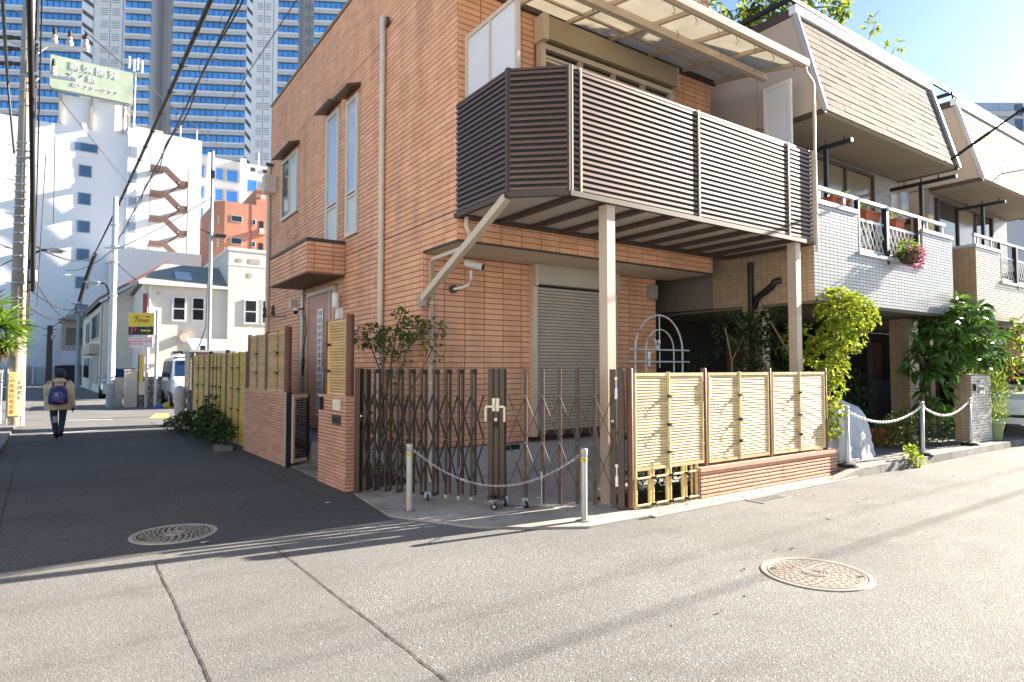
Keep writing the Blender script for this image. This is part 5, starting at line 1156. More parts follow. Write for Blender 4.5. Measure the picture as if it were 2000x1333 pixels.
b = MB(); b.box(TX0 + .34, TY0 - .032, 1.08, TX0 + .54, TY0 - .0285, 1.14); b.build('mailbox_slot', m_black, mbx)
b = MB(); b.box(TX0 + .09, TY0 - .05, 1.07, TX0 + .19, TY0 - .007, 1.20); b.build('intercom', m_blackmetal, tp)
b = MB(); b.box(TX0 + .28, TY0 - .016, 1.22, TX0 + .42, TY0 - .007, 1.28); npl = b.build('name_plate', m_trim, tp)
b = MB()
for k in range(3): b.box(TX0 + .295 + k * .04, TY0 - .0175, 1.23, TX0 + .32 + k * .04, TY0 - .0163, 1.27)
b.build('plate_lettering', m_ink, npl)
# white car nose at right edge
wc = thing('white_car', 'white car parked at right edge behind the green pot', 'car', (17.3, 5.3, .1))
def carbody(stations, n=None):
    """stations: (x, half width, z sill, z belt, z roof, roof half width) along local x"""
    b = MB(); rings = []
    for (x, w_, z0, zb, zr, wr) in stations:
        rings.append([(x, -w_ * .92, z0), (x, -w_, z0 + (zb - z0) * .45), (x, -w_ * .96, zb), (x, -wr, zr), (x, wr, zr), (x, w_ * .96, zb), (x, w_, z0 + (zb - z0) * .45), (x, w_ * .92, z0)])
    m = 8; vs_ = [p for r in rings for p in r]
    fs = [(i * m + k, i * m + (k + 1) % m, (i + 1) * m + (k + 1) % m, (i + 1) * m + k) for i in range(len(rings) - 1) for k in range(m)]
    fs += [tuple(range(m)), tuple((len(rings) - 1) * m + k for k in range(m - 1, -1, -1))]
    return b.add(vs_, [f[::-1] for f in fs])
m_carw = M('car_white', (.72, .73, .74), .25, var=.02, coat=.6); m_cars = M('car_silver', (.34, .36, .39), .28, .5, var=.03, coat=.6)
m_lamp = M('headlamp', (.62, .66, .70), .08, .3, var=.05); m_carg = glass('car_glass', (.012, .03, .075), .08, spec=.35)
def car(name, label, loc, rz, paint, van=False, group=None):
    t = thing(name, label, 'van' if van else 'car', loc, rz=rz, group=group)
    if van: st = [(-2.15, .78, .30, .95, 1.78, .62), (-2.05, .84, .26, 1.0, 1.86, .68), (-.4, .85, .26, 1.02, 1.90, .70), (.75, .85, .26, 1.02, 1.86, .68), (1.42, .85, .26, 1.06, 1.10, .74), (2.0, .80, .26, .84, .88, .66), (2.15, .66, .32, .70, .74, .55)]
    else: st = [(-1.95, .70, .32, .85, .98, .55), (-1.75, .78, .26, .9, 1.25, .56), (-1.2, .82, .24, .92, 1.46, .58), (.1, .82, .24, .92, 1.48, .58), (.95, .82, .24, .92, .98, .66), (1.65, .79, .22, .80, .86, .64), (1.90, .68, .24, .66, .74, .56)]
    bd = carbody(st).build('body', paint, t, smooth=False)
    ax = (-1.35, 1.35) if van else (-1.2, 1.25)
    for xx in ax:
        for s_ in (-1, 1):
            b = MB(); b.cyl((xx, s_ * .87, .31), (xx, s_ * .64, .31), .31, 22); wv = b.build('wheel', m_rubber, t)
            b = MB(); b.cyl((xx, s_ * .875, .31), (xx, s_ * .86, .31), .20, 18); b.build('rim', m_steel, wv)
    i0 = 3
    a, c = st[i0], st[i0 + 1]
    f = lambda s, y, off=.012: V((a[0] + (c[0] - a[0]) * s + off, y, a[4] + (c[4] - a[4]) * s + off))
    b = MB(); b.add([f(.10, -a[5] * .93), f(.10, a[5] * .93), f(.9, c[5] * .93), f(.9, -c[5] * .93)], [(0, 1, 2, 3)]); b.build('windscreen', m_carg, t)
    for s_ in (-1, 1):
        wins = ((-1.95, -.9), (-.82, .1), (.18, .8)) if van else ((-1.5, -.6), (-.52, .55))
        for (xa, xc) in wins:
            zb, zr, wb, wr = st[2][3] + .03, st[2][4] - .13, st[2][1] * .965, st[2][5] + .045
            b = MB(); b.add([(xa, s_ * wb, zb), (xc + (.12 if xc > .5 else 0), s_ * wb, zb), (xc - (.12 if xc > .5 else .03), s_ * wr, zr), (xa + .05, s_ * wr, zr)], [(0, 1, 2, 3) if s_ < 0 else (3, 2, 1, 0)]); b.build('side_window', m_carg, t)
        b = MB(); nx_ = st[-2][0]; b.obox((nx_ + .02, s_ * .60, .72), V((.9, s_ * .43, 0)), V((-s_ * .43, .9, 0)), Z, .12, .30, .15); b.build('headlight', m_lamp, t)
        b = MB(); b.obox((.95 if van else .6, s_ * (.85 + .12), 1.08 if van else 1.0), X, Y, Z, .1, .17, .13); b.build('mirror', paint, t)
        b = MB(); b.box(-1.0, s_ * .853, .25, .9, s_ * .83, .32); b.build('sill', m_rubber, t)
    nx_ = st[-1][0]
    b = MB(); b.box(nx_ - .02, -.40, .37, nx_ + .012, .40, .43); b.build('lower_grille', m_black, t)
    b = MB(); b.box(nx_ + .0, -.17, .47, nx_ + .045, .17, .555); b.build('number_plate', M('plate_pale', (.75, .77, .70), .5), t)
    return t
bpy.data.objects.remove(wc); 
car('white_car', 'white car parked at right edge behind the green pot', (17.75, 5.45, .1), R(198), m_carw)

# ================================================================== PLANTS BY THE GATE AND LANE
tree('nandina_bush', 'slender dark green bush with few orange berries against brick wall behind gate', 'shrub', (3.25, 7.55, .02),
     [([(3.3, 7.65, .02), (3.3, 7.65, .8), (3.25, 7.75, 1.5), (3.15, 7.95, 1.95)], .016, .007), ([(3.3, 7.62, .02), (3.36, 7.55, 1.0), (3.42, 7.3, 1.7), (3.52, 7.0, 2.05)], .016, .006), ([(3.28, 7.6, .02), (3.3, 7.6, 1.2), (3.38, 7.5, 2.0), (3.42, 7.4, 2.25)], .014, .006), ([(3.35, 7.6, .02), (3.45, 7.25, 1.2), (3.6, 6.95, 1.7), (3.66, 6.85, 1.95)], .012, .005)],
     [((3.18, 7.9, 1.92), (.18, .38, .15), 380), ((3.36, 7.55, 1.85), (.2, .42, .19), 480), ((3.47, 7.2, 1.98), (.16, .3, .16), 360), ((3.42, 7.42, 2.16), (.1, .18, .12), 70), ((3.6, 6.9, 1.98), (.13, .2, .12), 100), ((3.6, 6.95, 1.7), (.13, .18, .14), 70), ((3.35, 7.5, 1.55), (.2, .3, .2), 90), ((3.3, 7.6, .9), (.22, .35, .5), 240), ((3.2, 7.7, .5), (.2, .3, .35), 160)],
     .062, .024, m_leafm, m_bark, up=.3, whorl=3, mat2=m_leafr, frac2=.06)
t = thing('grass_tuft', 'low dark plants behind bamboo lattice at foot of the fence', 'plant', (5.4, 5.05, .03))
foliage(t, [((5.3, 5.05, .22), (.35, .18, .18), 260), ((5.75, 5.05, .28), (.25, .18, .22), 200), ((6.6, 5.05, .25), (.6, .18, .15), 200), ((7.9, 5.05, .25), (.6, .18, .15), 200)], .09, .022, m_leafd, up=.7, joined='foliage')
tree('shrub', 'sprawling dark green shrub at foot of golden bamboo fence on lane', 'shrub', (2.35, 14.3, 0),
     [([(2.3, 14.2, 0), (2.3, 14.3, .5)], .02, .01), ([(2.25, 15, 0), (2.2, 15, .5)], .02, .01)],
     [((2.30, 12.9, .27), (.2, .5, .26), 340), ((2.26, 13.8, .33), (.26, .6, .32), 560), ((2.22, 14.8, .33), (.3, .6, .33), 560), ((2.12, 15.8, .26), (.34, .6, .25), 460), ((2.0, 16.7, .17), (.3, .4, .17), 260), ((2.38, 14.6, .72), (.08, .7, .2), 70)], .10, .04, m_leafd, m_bark, up=.45, whorl=3, mat2=m_leafm, frac2=.35)
o = MB(); o.prism([(2.05, 12.35, 0), (2.35, 12.25, 0), (2.42, 12.75, 0), (2.15, 12.9, 0)], (0, 0, .07)); o = o.build('kerb_block', m_conc2); tag(o, 'worn concrete kerb block half under the sprawling shrub', 'block')
t = thing('meter_shed', 'grey clapboard box on dark block base at end of golden fence', 'shed', (2.6, 18.1, 0))
b = MB(); b.box(2.45, 17.92, 0, 2.92, 18.9, .93)
b.build('block_base', M('block_dark', (.115, .12, .13), .9, var=.15, scale=5), t)
b = MB(); b.box(2.38, 17.86, .93, 2.93, 18.9, 1.905); b.build('box_core', m_plastic, t)
m_clap = M('clapboard_grey', (.30, .28, .27), .7, var=.06, rnd=.06)
for k in range(11):
    z = .94 + k * .087
    b = MB(); b.add([(2.375, 17.846, z), (2.94, 17.846, z), (2.94, 17.857, z + .084), (2.375, 17.857, z + .084)], [(0, 1, 2, 3)]); b.add([(2.375, 17.846, z), (2.94, 17.846, z), (2.94, 17.857, z), (2.375, 17.857, z)], [(3, 2, 1, 0)]); b.build('clapboard', m_clap, t)
b = MB(); b.box(2.34, 17.8, 1.906, 3.45, 19.0, 1.96); b.build('lid', m_trim, t)
b = MB()
b.box(2.366, 17.95, 1.42, 2.379, 18.35, 1.80); b.box(2.366, 17.95, .98, 2.379, 18.5, 1.36); b.build('notice_board', M('notice_tan', (.62, .36, .20), .6, var=.3, scale=6, col2=(.7, .68, .62)), t)
b = MB(); b.box(2.62, 17.95, 1.961, 2.74, 18.05, 2.08); b.build('junction_box', m_blackmetal, t)
t = thing('plastic_bag', 'pale translucent plastic sheeting hung beside the grey clapboard box', 'plastic sheet', (2.25, 18.3, 0))
b = MB()
n = 14; prof = [(0, .13), (.25, .11), (.5, .12), (.62, .14), (.75, .15), (.9, .13), (1.0, .10), (1.04, .03)]
b.add([(2.22 + r * (1 + .25 * math.sin(k * 2.4 + z * 9)) * math.cos(2 * math.pi * k / n), 18.35 + r * 1.4 * math.sin(2 * math.pi * k / n), z) for z, r in prof for k in range(n)], [(i * n + k, i * n + (k + 1) % n, (i + 1) * n + (k + 1) % n, (i + 1) * n + k) for i in range(len(prof) - 1) for k in range(n)])
b.build('sheet', M('plastic_pale', (.70, .66, .64), .3, var=.1, trans=.3), t, smooth=True)

# ================================================================== PERSON
def person():
    p = thing('person', 'person seen from behind in tan hooded jacket, dark cap and jeans', 'person', (-.30, 16.4, 0))
    f = V((-.05, 1, 0)).normalized(); s_ = V((1, .05, 0)).normalized()                      # facing down the lane; s_ = right
    B = V((-.30, 16.4, 0)); at_ = lambda a, d, z: B + s_ * a + f * d + Z * z
    J = {'pel': at_(0, 0, .80), 'sp': at_(0, .0, .98), 'ch': at_(0, .03, 1.13), 'nk': at_(0, .06, 1.25), 'hd': at_(.01, .09, 1.35), 'top': at_(.01, .09, 1.42),
         'hl': at_(-.085, 0, .76), 'kl': at_(-.07, .03, .42), 'al': at_(-.02, -.02, .08), 'tl': at_(-.02, .13, .03),
         'hr': at_(.085, 0, .76), 'kr': at_(.075, .0, .44), 'ar': at_(.045, -.16, .16), 'tr': at_(.05, -.05, .06),
         'sl': at_(-.17, .03, 1.17), 'el': at_(-.205, -.03, .93), 'wl': at_(-.19, .08, .76), 'ml': at_(-.18, .12, .70),
         'sr': at_(.17, .03, 1.17), 'er': at_(.215, -.04, .92), 'wr': at_(.245, -.02, .70), 'mr': at_(.25, .0, .63)}
    E_ = [('pel', 'sp'), ('sp', 'ch'), ('ch', 'nk'), ('nk', 'hd'), ('hd', 'top'), ('pel', 'hl'), ('hl', 'kl'), ('kl', 'al'), ('al', 'tl'), ('pel', 'hr'), ('hr', 'kr'), ('kr', 'ar'), ('ar', 'tr'), ('ch', 'sl'), ('sl', 'el'), ('el', 'wl'), ('wl', 'ml'), ('ch', 'sr'), ('sr', 'er'), ('er', 'wr'), ('wr', 'mr')]
    rad = {'pel': .13, 'sp': .13, 'ch': .13, 'nk': .055, 'hd': .085, 'top': .07, 'hl': .09, 'kl': .068, 'al': .052, 'tl': .038, 'hr': .09, 'kr': .068, 'ar': .052, 'tr': .038, 'sl': .06, 'el': .045, 'wl': .032, 'ml': .03, 'sr': .06, 'er': .045, 'wr': .032, 'mr': .03}
    names = list(J); me = bpy.data.meshes.new('body'); me.from_pydata([tuple(J[k] - B) for k in names], [(names.index(a), names.index(c)) for a, c in E_], [])
    tmp = bpy.data.objects.new('tmpb', me); COL.objects.link(tmp)
    md = tmp.modifiers.new('s', 'SKIN'); tmp.modifiers.new('u', 'SUBSURF').levels = 2
    for i, k in enumerate(names):
        me.skin_vertices[0].data[i].radius = (rad[k], rad[k]); me.skin_vertices[0].data[i].use_root = (k == 'pel')
    dg = bpy.context.evaluated_depsgraph_get(); m2 = bpy.data.meshes.new_from_object(tmp.evaluated_get(dg)); bpy.data.objects.remove(tmp)
    m_jean = M('jeans', (.025, .045, .085), .8, var=.3, scale=8); m_skin = M('skin', (.45, .26, .18), .6); m_shoe = M('shoe_black', (.012, .012, .014), .6)
    for q in (m_jean, m_skin, m_shoe): m2.materials.append(q)
    for pl_ in m2.polygons:
        z = pl_.center.z; pl_.material_index = 2 if z < .12 else (0 if z < .9 and abs(pl_.center.dot(s_)) < .17 else 1); pl_.use_smooth = True
    o = bpy.data.objects.new('body', m2); COL.objects.link(o); o.parent = p; ORG[o.name] = B
    # jacket: torso shell with hem, two sleeves, hood
    mj = M('jacket_tan', (.70, .54, .34), .8, var=.12, scale=10, bump=.3, bscale=18)
    b = MB(); n = 24
    prof = [(.62, .235, .165), (.66, .245, .175), (.78, .25, .175), (.90, .245, .17), (1.02, .235, .165), (1.12, .225, .155), (1.19, .185, .13), (1.24, .11, .10), (1.27, .075, .08)]
    vs_ = []
    for (z, rx, ry) in prof:
        for k in range(n):
            a = 2 * math.pi * k / n; w_ = 1 + .035 * math.sin(a * 5 + z * 17) * (z < 1.1)
            vs_.append(at_(rx * w_ * math.cos(a), .02 + ry * w_ * math.sin(a) + max(0, z - 1.0) * .15, z))
    b.add(vs_, [(i * n + k, i * n + (k + 1) % n, (i + 1) * n + (k + 1) % n, (i + 1) * n + k) for i in range(len(prof) - 1) for k in range(n)])
    b.build('jacket', mj, p, smooth=True)
    for sd2 in (-1, 1):
        b = MB(); S_, El, Wr = (J['sl'], J['el'], J['wl']) if sd2 < 0 else (J['sr'], J['er'], J['wr'])
        pts = [S_ + Z * .03 - s_ * sd2 * .03, S_ + s_ * sd2 * .03 - Z * .04, (S_ + El) / 2 + s_ * sd2 * .015, El, (El + Wr) / 2, Wr]
        b.tube(pts, .070, 12, .052); b.build('sleeve', mj, p, smooth=True)
        H_ = J['ml'] if sd2 < 0 else J['mr']; g_ = M('glove', (.03, .03, .035), .8)
        hb = MB(); hb.sphere(H_, .035, .035, .045, 8, 6)
        for q in range(4): hb.tube([H_ + f * (-.02 + q * .014) - Z * .03, H_ + f * (-.022 + q * .016) - Z * .065, H_ + f * (-.015 + q * .016) - Z * .09 - s_ * sd2 * .012], .009, 5, .006)
        hb.tube([H_ + f * .03, H_ + f * .05 - Z * .03, H_ + f * .048 - Z * .055], .010, 5, .007)
        hb.build('glove', g_, p, smooth=True)
    b = MB(); b.sphere(at_(0, -.03, 1.22), .135, .09, .065, 14, 8); b.build('hood', mj, p, smooth=True)
    b = MB(); b.lathe(at_(.01, .085, 1.37), [(.105, 0), (.108, .03), (.098, .075), (.065, .108), (.02, .122), (.001, .123)], 18); cp = b.build('cap', M('cap_navy', (.035, .045, .075), .8, var=.2), p, smooth=True)
    b = MB(); b.sphere(at_(.01, .05, 1.345), .092, .085, .07, 12, 8); b.build('hair', M('hair_dark', (.02, .016, .014), .7), p, smooth=True)
    for q in (-1, 1):
        b = MB(); b.sphere(at_(.01 + q * .088, .1, 1.335), .012, .02, .03, 6, 5); b.build('ear', m_skin, p, smooth=True)
    b = MB(); b.obox(at_(-.062, -.075, .42), s_, f, Z, .075, .02, .13); b.build('knee_patch', M('denim_pale', (.30, .42, .55), .8), p)
    # backpack
    t = thing('backpack', 'navy and violet backpack worn on the tan jacket', 'backpack', tuple(at_(0, -.2, .92)))
    b = MB(); n = 16; prof = [(.74, .10, .06), (.76, .165, .085), (.84, .175, .10), (.96, .165, .10), (1.06, .145, .085), (1.12, .10, .06), (1.13, .04, .03)]
    sgn = lambda v, e: math.copysign(abs(v) ** e, v)
    b.add([at_(-.02 + rx * sgn(math.cos(2 * math.pi * k / n), .6), -.215 + ry * sgn(math.sin(2 * math.pi * k / n), .6), z) for (z, rx, ry) in prof for k in range(n)], [(i * n + k, i * n + (k + 1) % n, (i + 1) * n + (k + 1) % n, (i + 1) * n + k) for i in range(len(prof) - 1) for k in range(n)] + [tuple(range(n - 1, -1, -1))])
    b.build('bag_body', M('bag_navy', (.035, .04, .15), .6, var=.3, scale=14, col2=(.15, .16, .40)), t, smooth=True)
    b = MB(); b.sphere(at_(-.02, -.31, .90), .11, .035, .11, 12, 8); b.build('front_pocket', M('bag_violet', (.12, .13, .36), .6, var=.3, scale=14), t, smooth=True)
    b = MB(); b.obox(at_(-.05, -.345, .95), s_, f, Z, .05, .006, .07); b.build('badge', M('badge_pale', (.6, .42, .36), .6), t)
    b = MB(); b.obox(at_(.04, -.325, .80), s_, f, Z, .09, .012, .03); b.build('red_trim', M('bag_red', (.45, .07, .05), .6), t)
    for q in (-1, 1):
        b = MB(); b.tube([at_(q * .09 - .01, -.13, 1.08), at_(q * .11, -.06, 1.22), at_(q * .12, .08, 1.23), at_(q * .13, .18, 1.1)], .016, 6); b.build('strap', M('strap_navy', (.03, .03, .07), .7), t, smooth=True)
person()
# ================================================================== LANE: POLES, LAMPS, SIGNS
up_ = thing('utility_pole', 'thick concrete utility pole with wires and yellow notice at left of lane', 'utility pole', (-1.29, 20.8, 0))
b = MB(); b.lathe((-1.29, 20.8, 0), [(.20, 0), (.155, 6), (.12, 13.5), (.001, 13.5)], 20); b.build('pole_shaft', m_pole, up_, smooth=True)
for z in (2.6, 3.05, 3.3, 3.7, 4.05, 4.4, 4.75, 5.0, 5.25, 5.45, 5.7, 5.9, 6.1, 6.3, 6.5, 6.8, 7.0, 7.2, 7.4, 8.4, 8.8, 9.2, 9.9, 10.2): 
    r_ = .20 - z * .0062 + .004; b = MB(); b.lathe((-1.29, 20.8, z), [(r_, 0), (r_ + .012, .004), (r_ + .012, .035), (r_, .04)], 16); b.build('pole_band', m_steel, up_)
b = MB()
for k in range(22):
    z = 2.8 + k * .45; s_ = 1 if k % 2 else -1; b.cyl((-1.29 + s_ * .1, 20.75, z), (-1.29 + s_ * .33, 20.7, z + .01), .01, 6)
b.build('step_bolt', m_steel, up_, kind='stuff')
def crossarm(p, q, ins, brace):
    b = MB(); b.bar(p, q, .07, .075); a = b.build('crossarm', m_white, up_)
    p, q = V(p), V(q)
    for s_ in ins:
        c = p.lerp(q, s_)
        b = MB(); b.lathe(c + Z * .04, [(.03, 0), (.075, .02), (.08, .10), (.05, .16), (.065, .17), (.06, .22), (.001, .26)], 12); b.build('insulator', M('porcelain', (.62, .50, .44), .3, var=.1), a, smooth=True)
        b = MB(); b.lathe(c + Z * .28, [(.05, 0), (.045, .12), (.02, .2), (.001, .22)], 10); b.build('insulator_cap', m_black, a)
    if brace:
        b = MB(); b.bar(p.lerp(q, .35), p + V((.0, 0, -.5)), .03, .03); b.build('arm_brace', m_white, a)
crossarm((-1.25, 20.74, 10.18), (.05, 19.88, 9.95), (.42, .68, .95), True)
crossarm((-1.35, 20.80, 9.34), (-.18, 20.0, 9.12), (.55,), True)
crossarm((-2.6, 21.7, 10.3), (-1.4, 20.85, 10.15), (.15,), False)
for z in (10.25, 9.55, 9.95):
    b = MB(); d = V((-.8, .55, .05)).normalized(); c = V((-1.45, 20.85, z)); b.cyl(c, c + d * .18, .05, 10); b.cyl(c + d * .2, c + d * .36, .065, 10); b.cyl(c + d * .38, c + d * .55, .05, 10); b.build('strain_insulator', m_alu_dk, up_)
b = MB(); b.lathe((-1.0, 20.55, 3.75), [(.001, 0), (.09, .02), (.09, .3), (.001, .33)], 12); b.build('splice_case', M('case_pale', (.55, .52, .5), .5), up_, smooth=True)
b = MB()
for k, (dx, r_) in enumerate(((.20, .018), (.23, .014), (.17, .014))): b.tube([(-1.29 + dx, 20.62, z + 0) for z in (2.5, 4.5, 6.5, 8.5, 10.5, 13)], r_, 6)
b.build('riser_cable', m_cable, up_)
# notice boards on the pole
fx = V((1, .06, 0)).normalized(); fy = V((.06, -1, 0)).normalized()
nb = thing('pole_notice', 'yellow and white vertical warning notice strapped on concrete utility pole', 'notice', (-1.28, 20.58, .3))
c = V((-1.29, 20.8, 0)) + fy * .205
b = MB(); b.obox(c + fx * -.075 + Z * .83, fx, fy, Z, .15, .012, 1.13); b.build('yellow_board', M('notice_yellow', (.80, .62, .24), .5, var=.05), nb)
b = MB(); b.obox(c + fx * .08 + Z * .85, fx, fy, Z, .155, .010, 1.15); b.build('cream_board', M('notice_cream', (.78, .72, .50), .5, var=.05), nb)
b = MB()
for xx in (-.165, .165): b.obox(c + fx * xx - fy * .03 + Z * .75, fx, fy, Z, .025, .02, 1.45)
b.build('edge_strip', m_white, nb)
for k, ch in enumerate('この先歩行者注意'): text(ch, .115, M('ink_red', (.58, .20, .09), .6), nb, c + fx * -.075 + fy * .0085 + Z * (1.30 - k * .133), fx, Z, dep=.002)
for k, ch in enumerate('とびだし'): text(ch, .105, M('ink_black', (.05, .045, .04), .6), nb, c + fx * .085 + fy * .0085 + Z * (1.12 - k * .13), fx, Z, dep=.002)
def streetlamp(name, label, root, elbow, head0, head1, group=None):
    t = thing(name, label, 'street lamp', root, group=group)
    r, e, h0, h1 = V(root), V(elbow), V(head0), V(head1)
    pts = [r]; 
    for k in range(1, 9):
        s = k / 8; pts.append((r * (1 - s) ** 2 + e * 2 * s * (1 - s) + h0 * s ** 2))
    b = MB(); b.tube(pts, .028, 8); b.build('arm', m_blackmetal, t, smooth=True)
    d = (h1 - h0); n_ = 10; b = MB(); L = d.length; d.normalize(); sd2 = d.cross(Z).normalized()
    vs_ = []
    for i, (s, w_, hh) in enumerate(((0, .04, .03), (.15, .10, .06), (.6, .12, .07), (1, .05, .03))):
        for k in range(n_):
            a = 2 * math.pi * k / n_; vs_.append(h0 + d * L * s + sd2 * w_ * math.cos(a) + Z * hh * math.sin(a))
    b.add(vs_, [(i * n_ + k, i * n_ + (k + 1) % n_, (i + 1) * n_ + (k + 1) % n_, (i + 1) * n_ + k) for i in range(3) for k in range(n_)] + [tuple(range(n_ - 1, -1, -1)), tuple(3 * n_ + k for k in range(n_))])
    b.build('lamp_head', m_steel, t, smooth=True)
    b = MB(); b.obox(h0 + d * L * .5 - Z * .068, d, sd2, Z, L * .6, .14, .012); b.build('lamp_lens', M('lamp_lens', (.6, .6, .55), .3), t)
streetlamp('street_lamp', 'street lamp on curved dark arm fixed to thick concrete pole', (-1.08, 20.6, 4.1), (-1.08, 20.6, 4.62), (-.70, 20.42, 4.60), (-.28, 20.15, 4.58), 'street lamps on curved arms')
lp = thing('lamp_pole', 'tall slim pale grey tapered pole before the cream gable house', 'pole', (1.06, 28.05, 0))
b = MB(); b.lathe((1.06, 28.05, 0), [(.14, 0), (.12, 2.5), (.10, 6.2), (.08, 8), (.001, 8)], 18); b.build('pole_shaft', M('pole_white', (.62, .64, .66), .6, var=.08), lp, smooth=True)
b = MB(); b.lathe((1.06, 28.05, .01), [(.143, 0), (.138, .9)], 18); b.build('pole_wrap', m_poleg, lp, smooth=True)
for z in (4.2, 5.5, 6.1, 6.9):
    b = MB(); b.lathe((1.06, 28.05, z), [(.12, 0), (.145, .005), (.145, .05), (.12, .055)], 14); b.build('pole_band', m_steel, lp)
b = MB(); b.bar((.75, 28.2, 6.05), (1.4, 27.8, 6.05), .05, .05); b.bar((.85, 28.0, 5.4), (1.06, 28.0, 5.8), .1, .2); b.build('cross_bracket', m_steel, lp)
streetlamp('street_lamp', 'street lamp on curved dark arm fixed to slim pale pole', (.93, 28.1, 4.1), (.93, 28.1, 4.72), (.66, 28.35, 4.72), (.16, 28.72, 4.76), 'street lamps on curved arms')
tp2 = thing('steel_post', 'thin tall steel mast rising behind the grey clapboard box', 'mast', (3.44, 21.95, 0))
b = MB(); b.lathe((3.44, 21.95, 0), [(.06, 0), (.055, 5), (.045, 8.5), (.001, 8.5)], 12); b.build('pole_shaft', m_steel, tp2, smooth=True)
b = MB(); b.box(3.38, 21.86, 7.6, 3.5, 21.93, 7.85); b.bar((3.1, 21.9, 5.9), (3.44, 21.95, 5.8), .03, .03); b.bar((3.44, 21.95, 5.75), (3.9, 21.9, 5.78), .03, .04); b.box(3.55, 21.8, 5.70, 3.85, 22.0, 5.80); b.build('bracket', m_blackmetal, tp2)
b = MB(); b.tube([(3.36, 21.9, 4.2), (3.34, 21.9, 2.8), (3.15, 21.85, 2.2), (3.05, 21.8, 1.97)], .02, 6); b.build('service_cable', m_cable, tp2)
for nm, lb, x, y, r0, zt, mt in (('utility_pole', 'slim grey concrete pole beside cream gable house far down the lane', .05, 55, .17, 6.4, m_poleg), ('utility_pole', 'dark wooden pole at far end of lane before pale wall', -1.95, 66, .24, 5.1, M('pole_dark', (.07, .055, .045), .9))):
    t = thing(nm, lb, 'utility pole', (x, y, 0)); b = MB(); b.lathe((x, y, 0), [(r0, 0), (r0 * .8, zt), (.001, zt)], 14); b.build('pole_shaft', mt, t, smooth=True)
    b = MB(); b.bar((x - .5, y - .1, zt - .3), (x + .5, y - .1, zt - .35), .06, .06); b.bar((x - .4, y - .1, zt - .9), (x + .4, y - .1, zt - .9), .06, .06); b.build('crossarm', m_alu_dk, t)
    b = MB(); b.lathe((x + .2, y - .2, zt - 1.2), [(.12, 0), (.13, .02), (.13, .4), (.001, .42)], 12); b.build('transformer', m_poleg, t)
# parking sign
ps = thing('parking_sign', 'yellow and black parking sign with red P and arrow on grey posts', 'sign', (2.2, 27.3, 0))
U_ = V((.8221, -.5693, 0)); N_ = V((-.5693, -.8221, 0)); c0 = V((1.985, 27.45, 0))
b = MB(); b.obox(c0 + Z * 3.165, U_, N_, Z, .98, .10, .83); b.build('sign_case', m_steel, ps)
b = MB(); b.obox(c0 + Z * 3.32 + N_ * .052, U_, N_, Z, .95, .008, .50); yb_ = b.build('yellow_panel', M('sign_yellow', (.85, .60, .02), .4, var=.03), ps)
b = MB(); b.obox(c0 + Z * 2.90 + N_ * .052, U_, N_, Z, .95, .008, .315); kb_ = b.build('black_panel', M('sign_black', (.012, .012, .012), .4), ps)
m_sb = M('sign_ink', (.03, .022, .015), .5); m_sr = M('sign_red', (.70, .05, .07), .5)
text('Times', .235, m_sb, ps, c0 + Z * 3.29 + N_ * .060, U_, Z, shear=.35, sx=1.02)
b = MB(); b.add([c0 + U_ * a + Z * z + N_ * .062 for a, z in ((-.27, 3.44), (-.08, 3.455), (-.16, 3.41), (-.30, 3.41))], [(0, 1, 2, 3)][::1]); b.add([c0 + U_ * a + Z * z + N_ * .062 for a, z in ((.14, 3.455), (.34, 3.44), (.30, 3.395), (.20, 3.42))], [(0, 1, 2, 3)]); b.build('sign_stroke', m_sb, ps)
b = MB(); b.add([c0 + U_ * a + Z * z + N_ * .0615 for a, z in ((-.10, 3.45), (.02, 3.47), (.14, 3.45), (.12, 3.425), (.02, 3.445), (-.10, 3.42))], [(0, 1, 2, 3, 4, 5)]); b.build('sign_stroke', M('sign_orange', (.85, .30, .12), .5), ps)
text('P', .40, m_sr, ps, c0 + U_ * -.29 + Z * 2.90 + N_ * .060, U_, Z, sx=1.15, dep=.006)
b = MB(); b.bar(c0 + U_ * .0 + Z * 2.905 + N_ * .06, c0 + U_ * .37 + Z * 2.905 + N_ * .06, .004, .055); b.bar(c0 + U_ * .22 + Z * 3.035 + N_ * .061, c0 + U_ * .385 + Z * 2.905 + N_ * .061, .004, .055, N_); b.bar(c0 + U_ * .22 + Z * 2.775 + N_ * .0612, c0 + U_ * .385 + Z * 2.905 + N_ * .0612, .004, .055, N_)
b.build('arrow', M('arrow_yellow', (.85, .68, .04), .5), ps)
m_pinkp = M('tariff_board', (.80, .66, .68), .5, var=.04)
for a, w_ in ((-.21, .54), (.26, .36)):
    b = MB(); b.obox(c0 + U_ * a + Z * 2.46 + N_ * .04, U_, N_, Z, w_, .01, .40); tb = b.build('tariff_board', m_pinkp, ps)
    b = MB()
    for k in range(3 if w_ > .4 else 2):
        zz = 2.60 - k * .10
        for q in range(int(w_ / .06)): b.obox(c0 + U_ * (a - w_ / 2 + .05 + q * .058) + Z * zz + N_ * .047, U_, N_, Z, .036 * (1 if q % 3 else .6), .002, .05 if k else .022)
    if w_ > .4: b.obox(c0 + U_ * (a - .235) + Z * 2.40 + N_ * .0475, U_, N_, Z, .04, .002, .22)
    b.build('tariff_print', m_sr, tb)
b = MB(); b.cyl(V((2.445, 27.0, 0)), V((2.445, 27.0, 3.66)), .06, 12); b.build('post', m_trim, ps, smooth=True)
b = MB(); b.cyl(V((2.17, 27.36, 0)), V((2.17, 27.36, 2.75)), .055, 12); b.build('post', m_trim, ps, smooth=True)
t = thing('banner', 'narrow yellow vertical banner on thin pole under the parking sign', 'banner', (1.95, 27.2, 0))
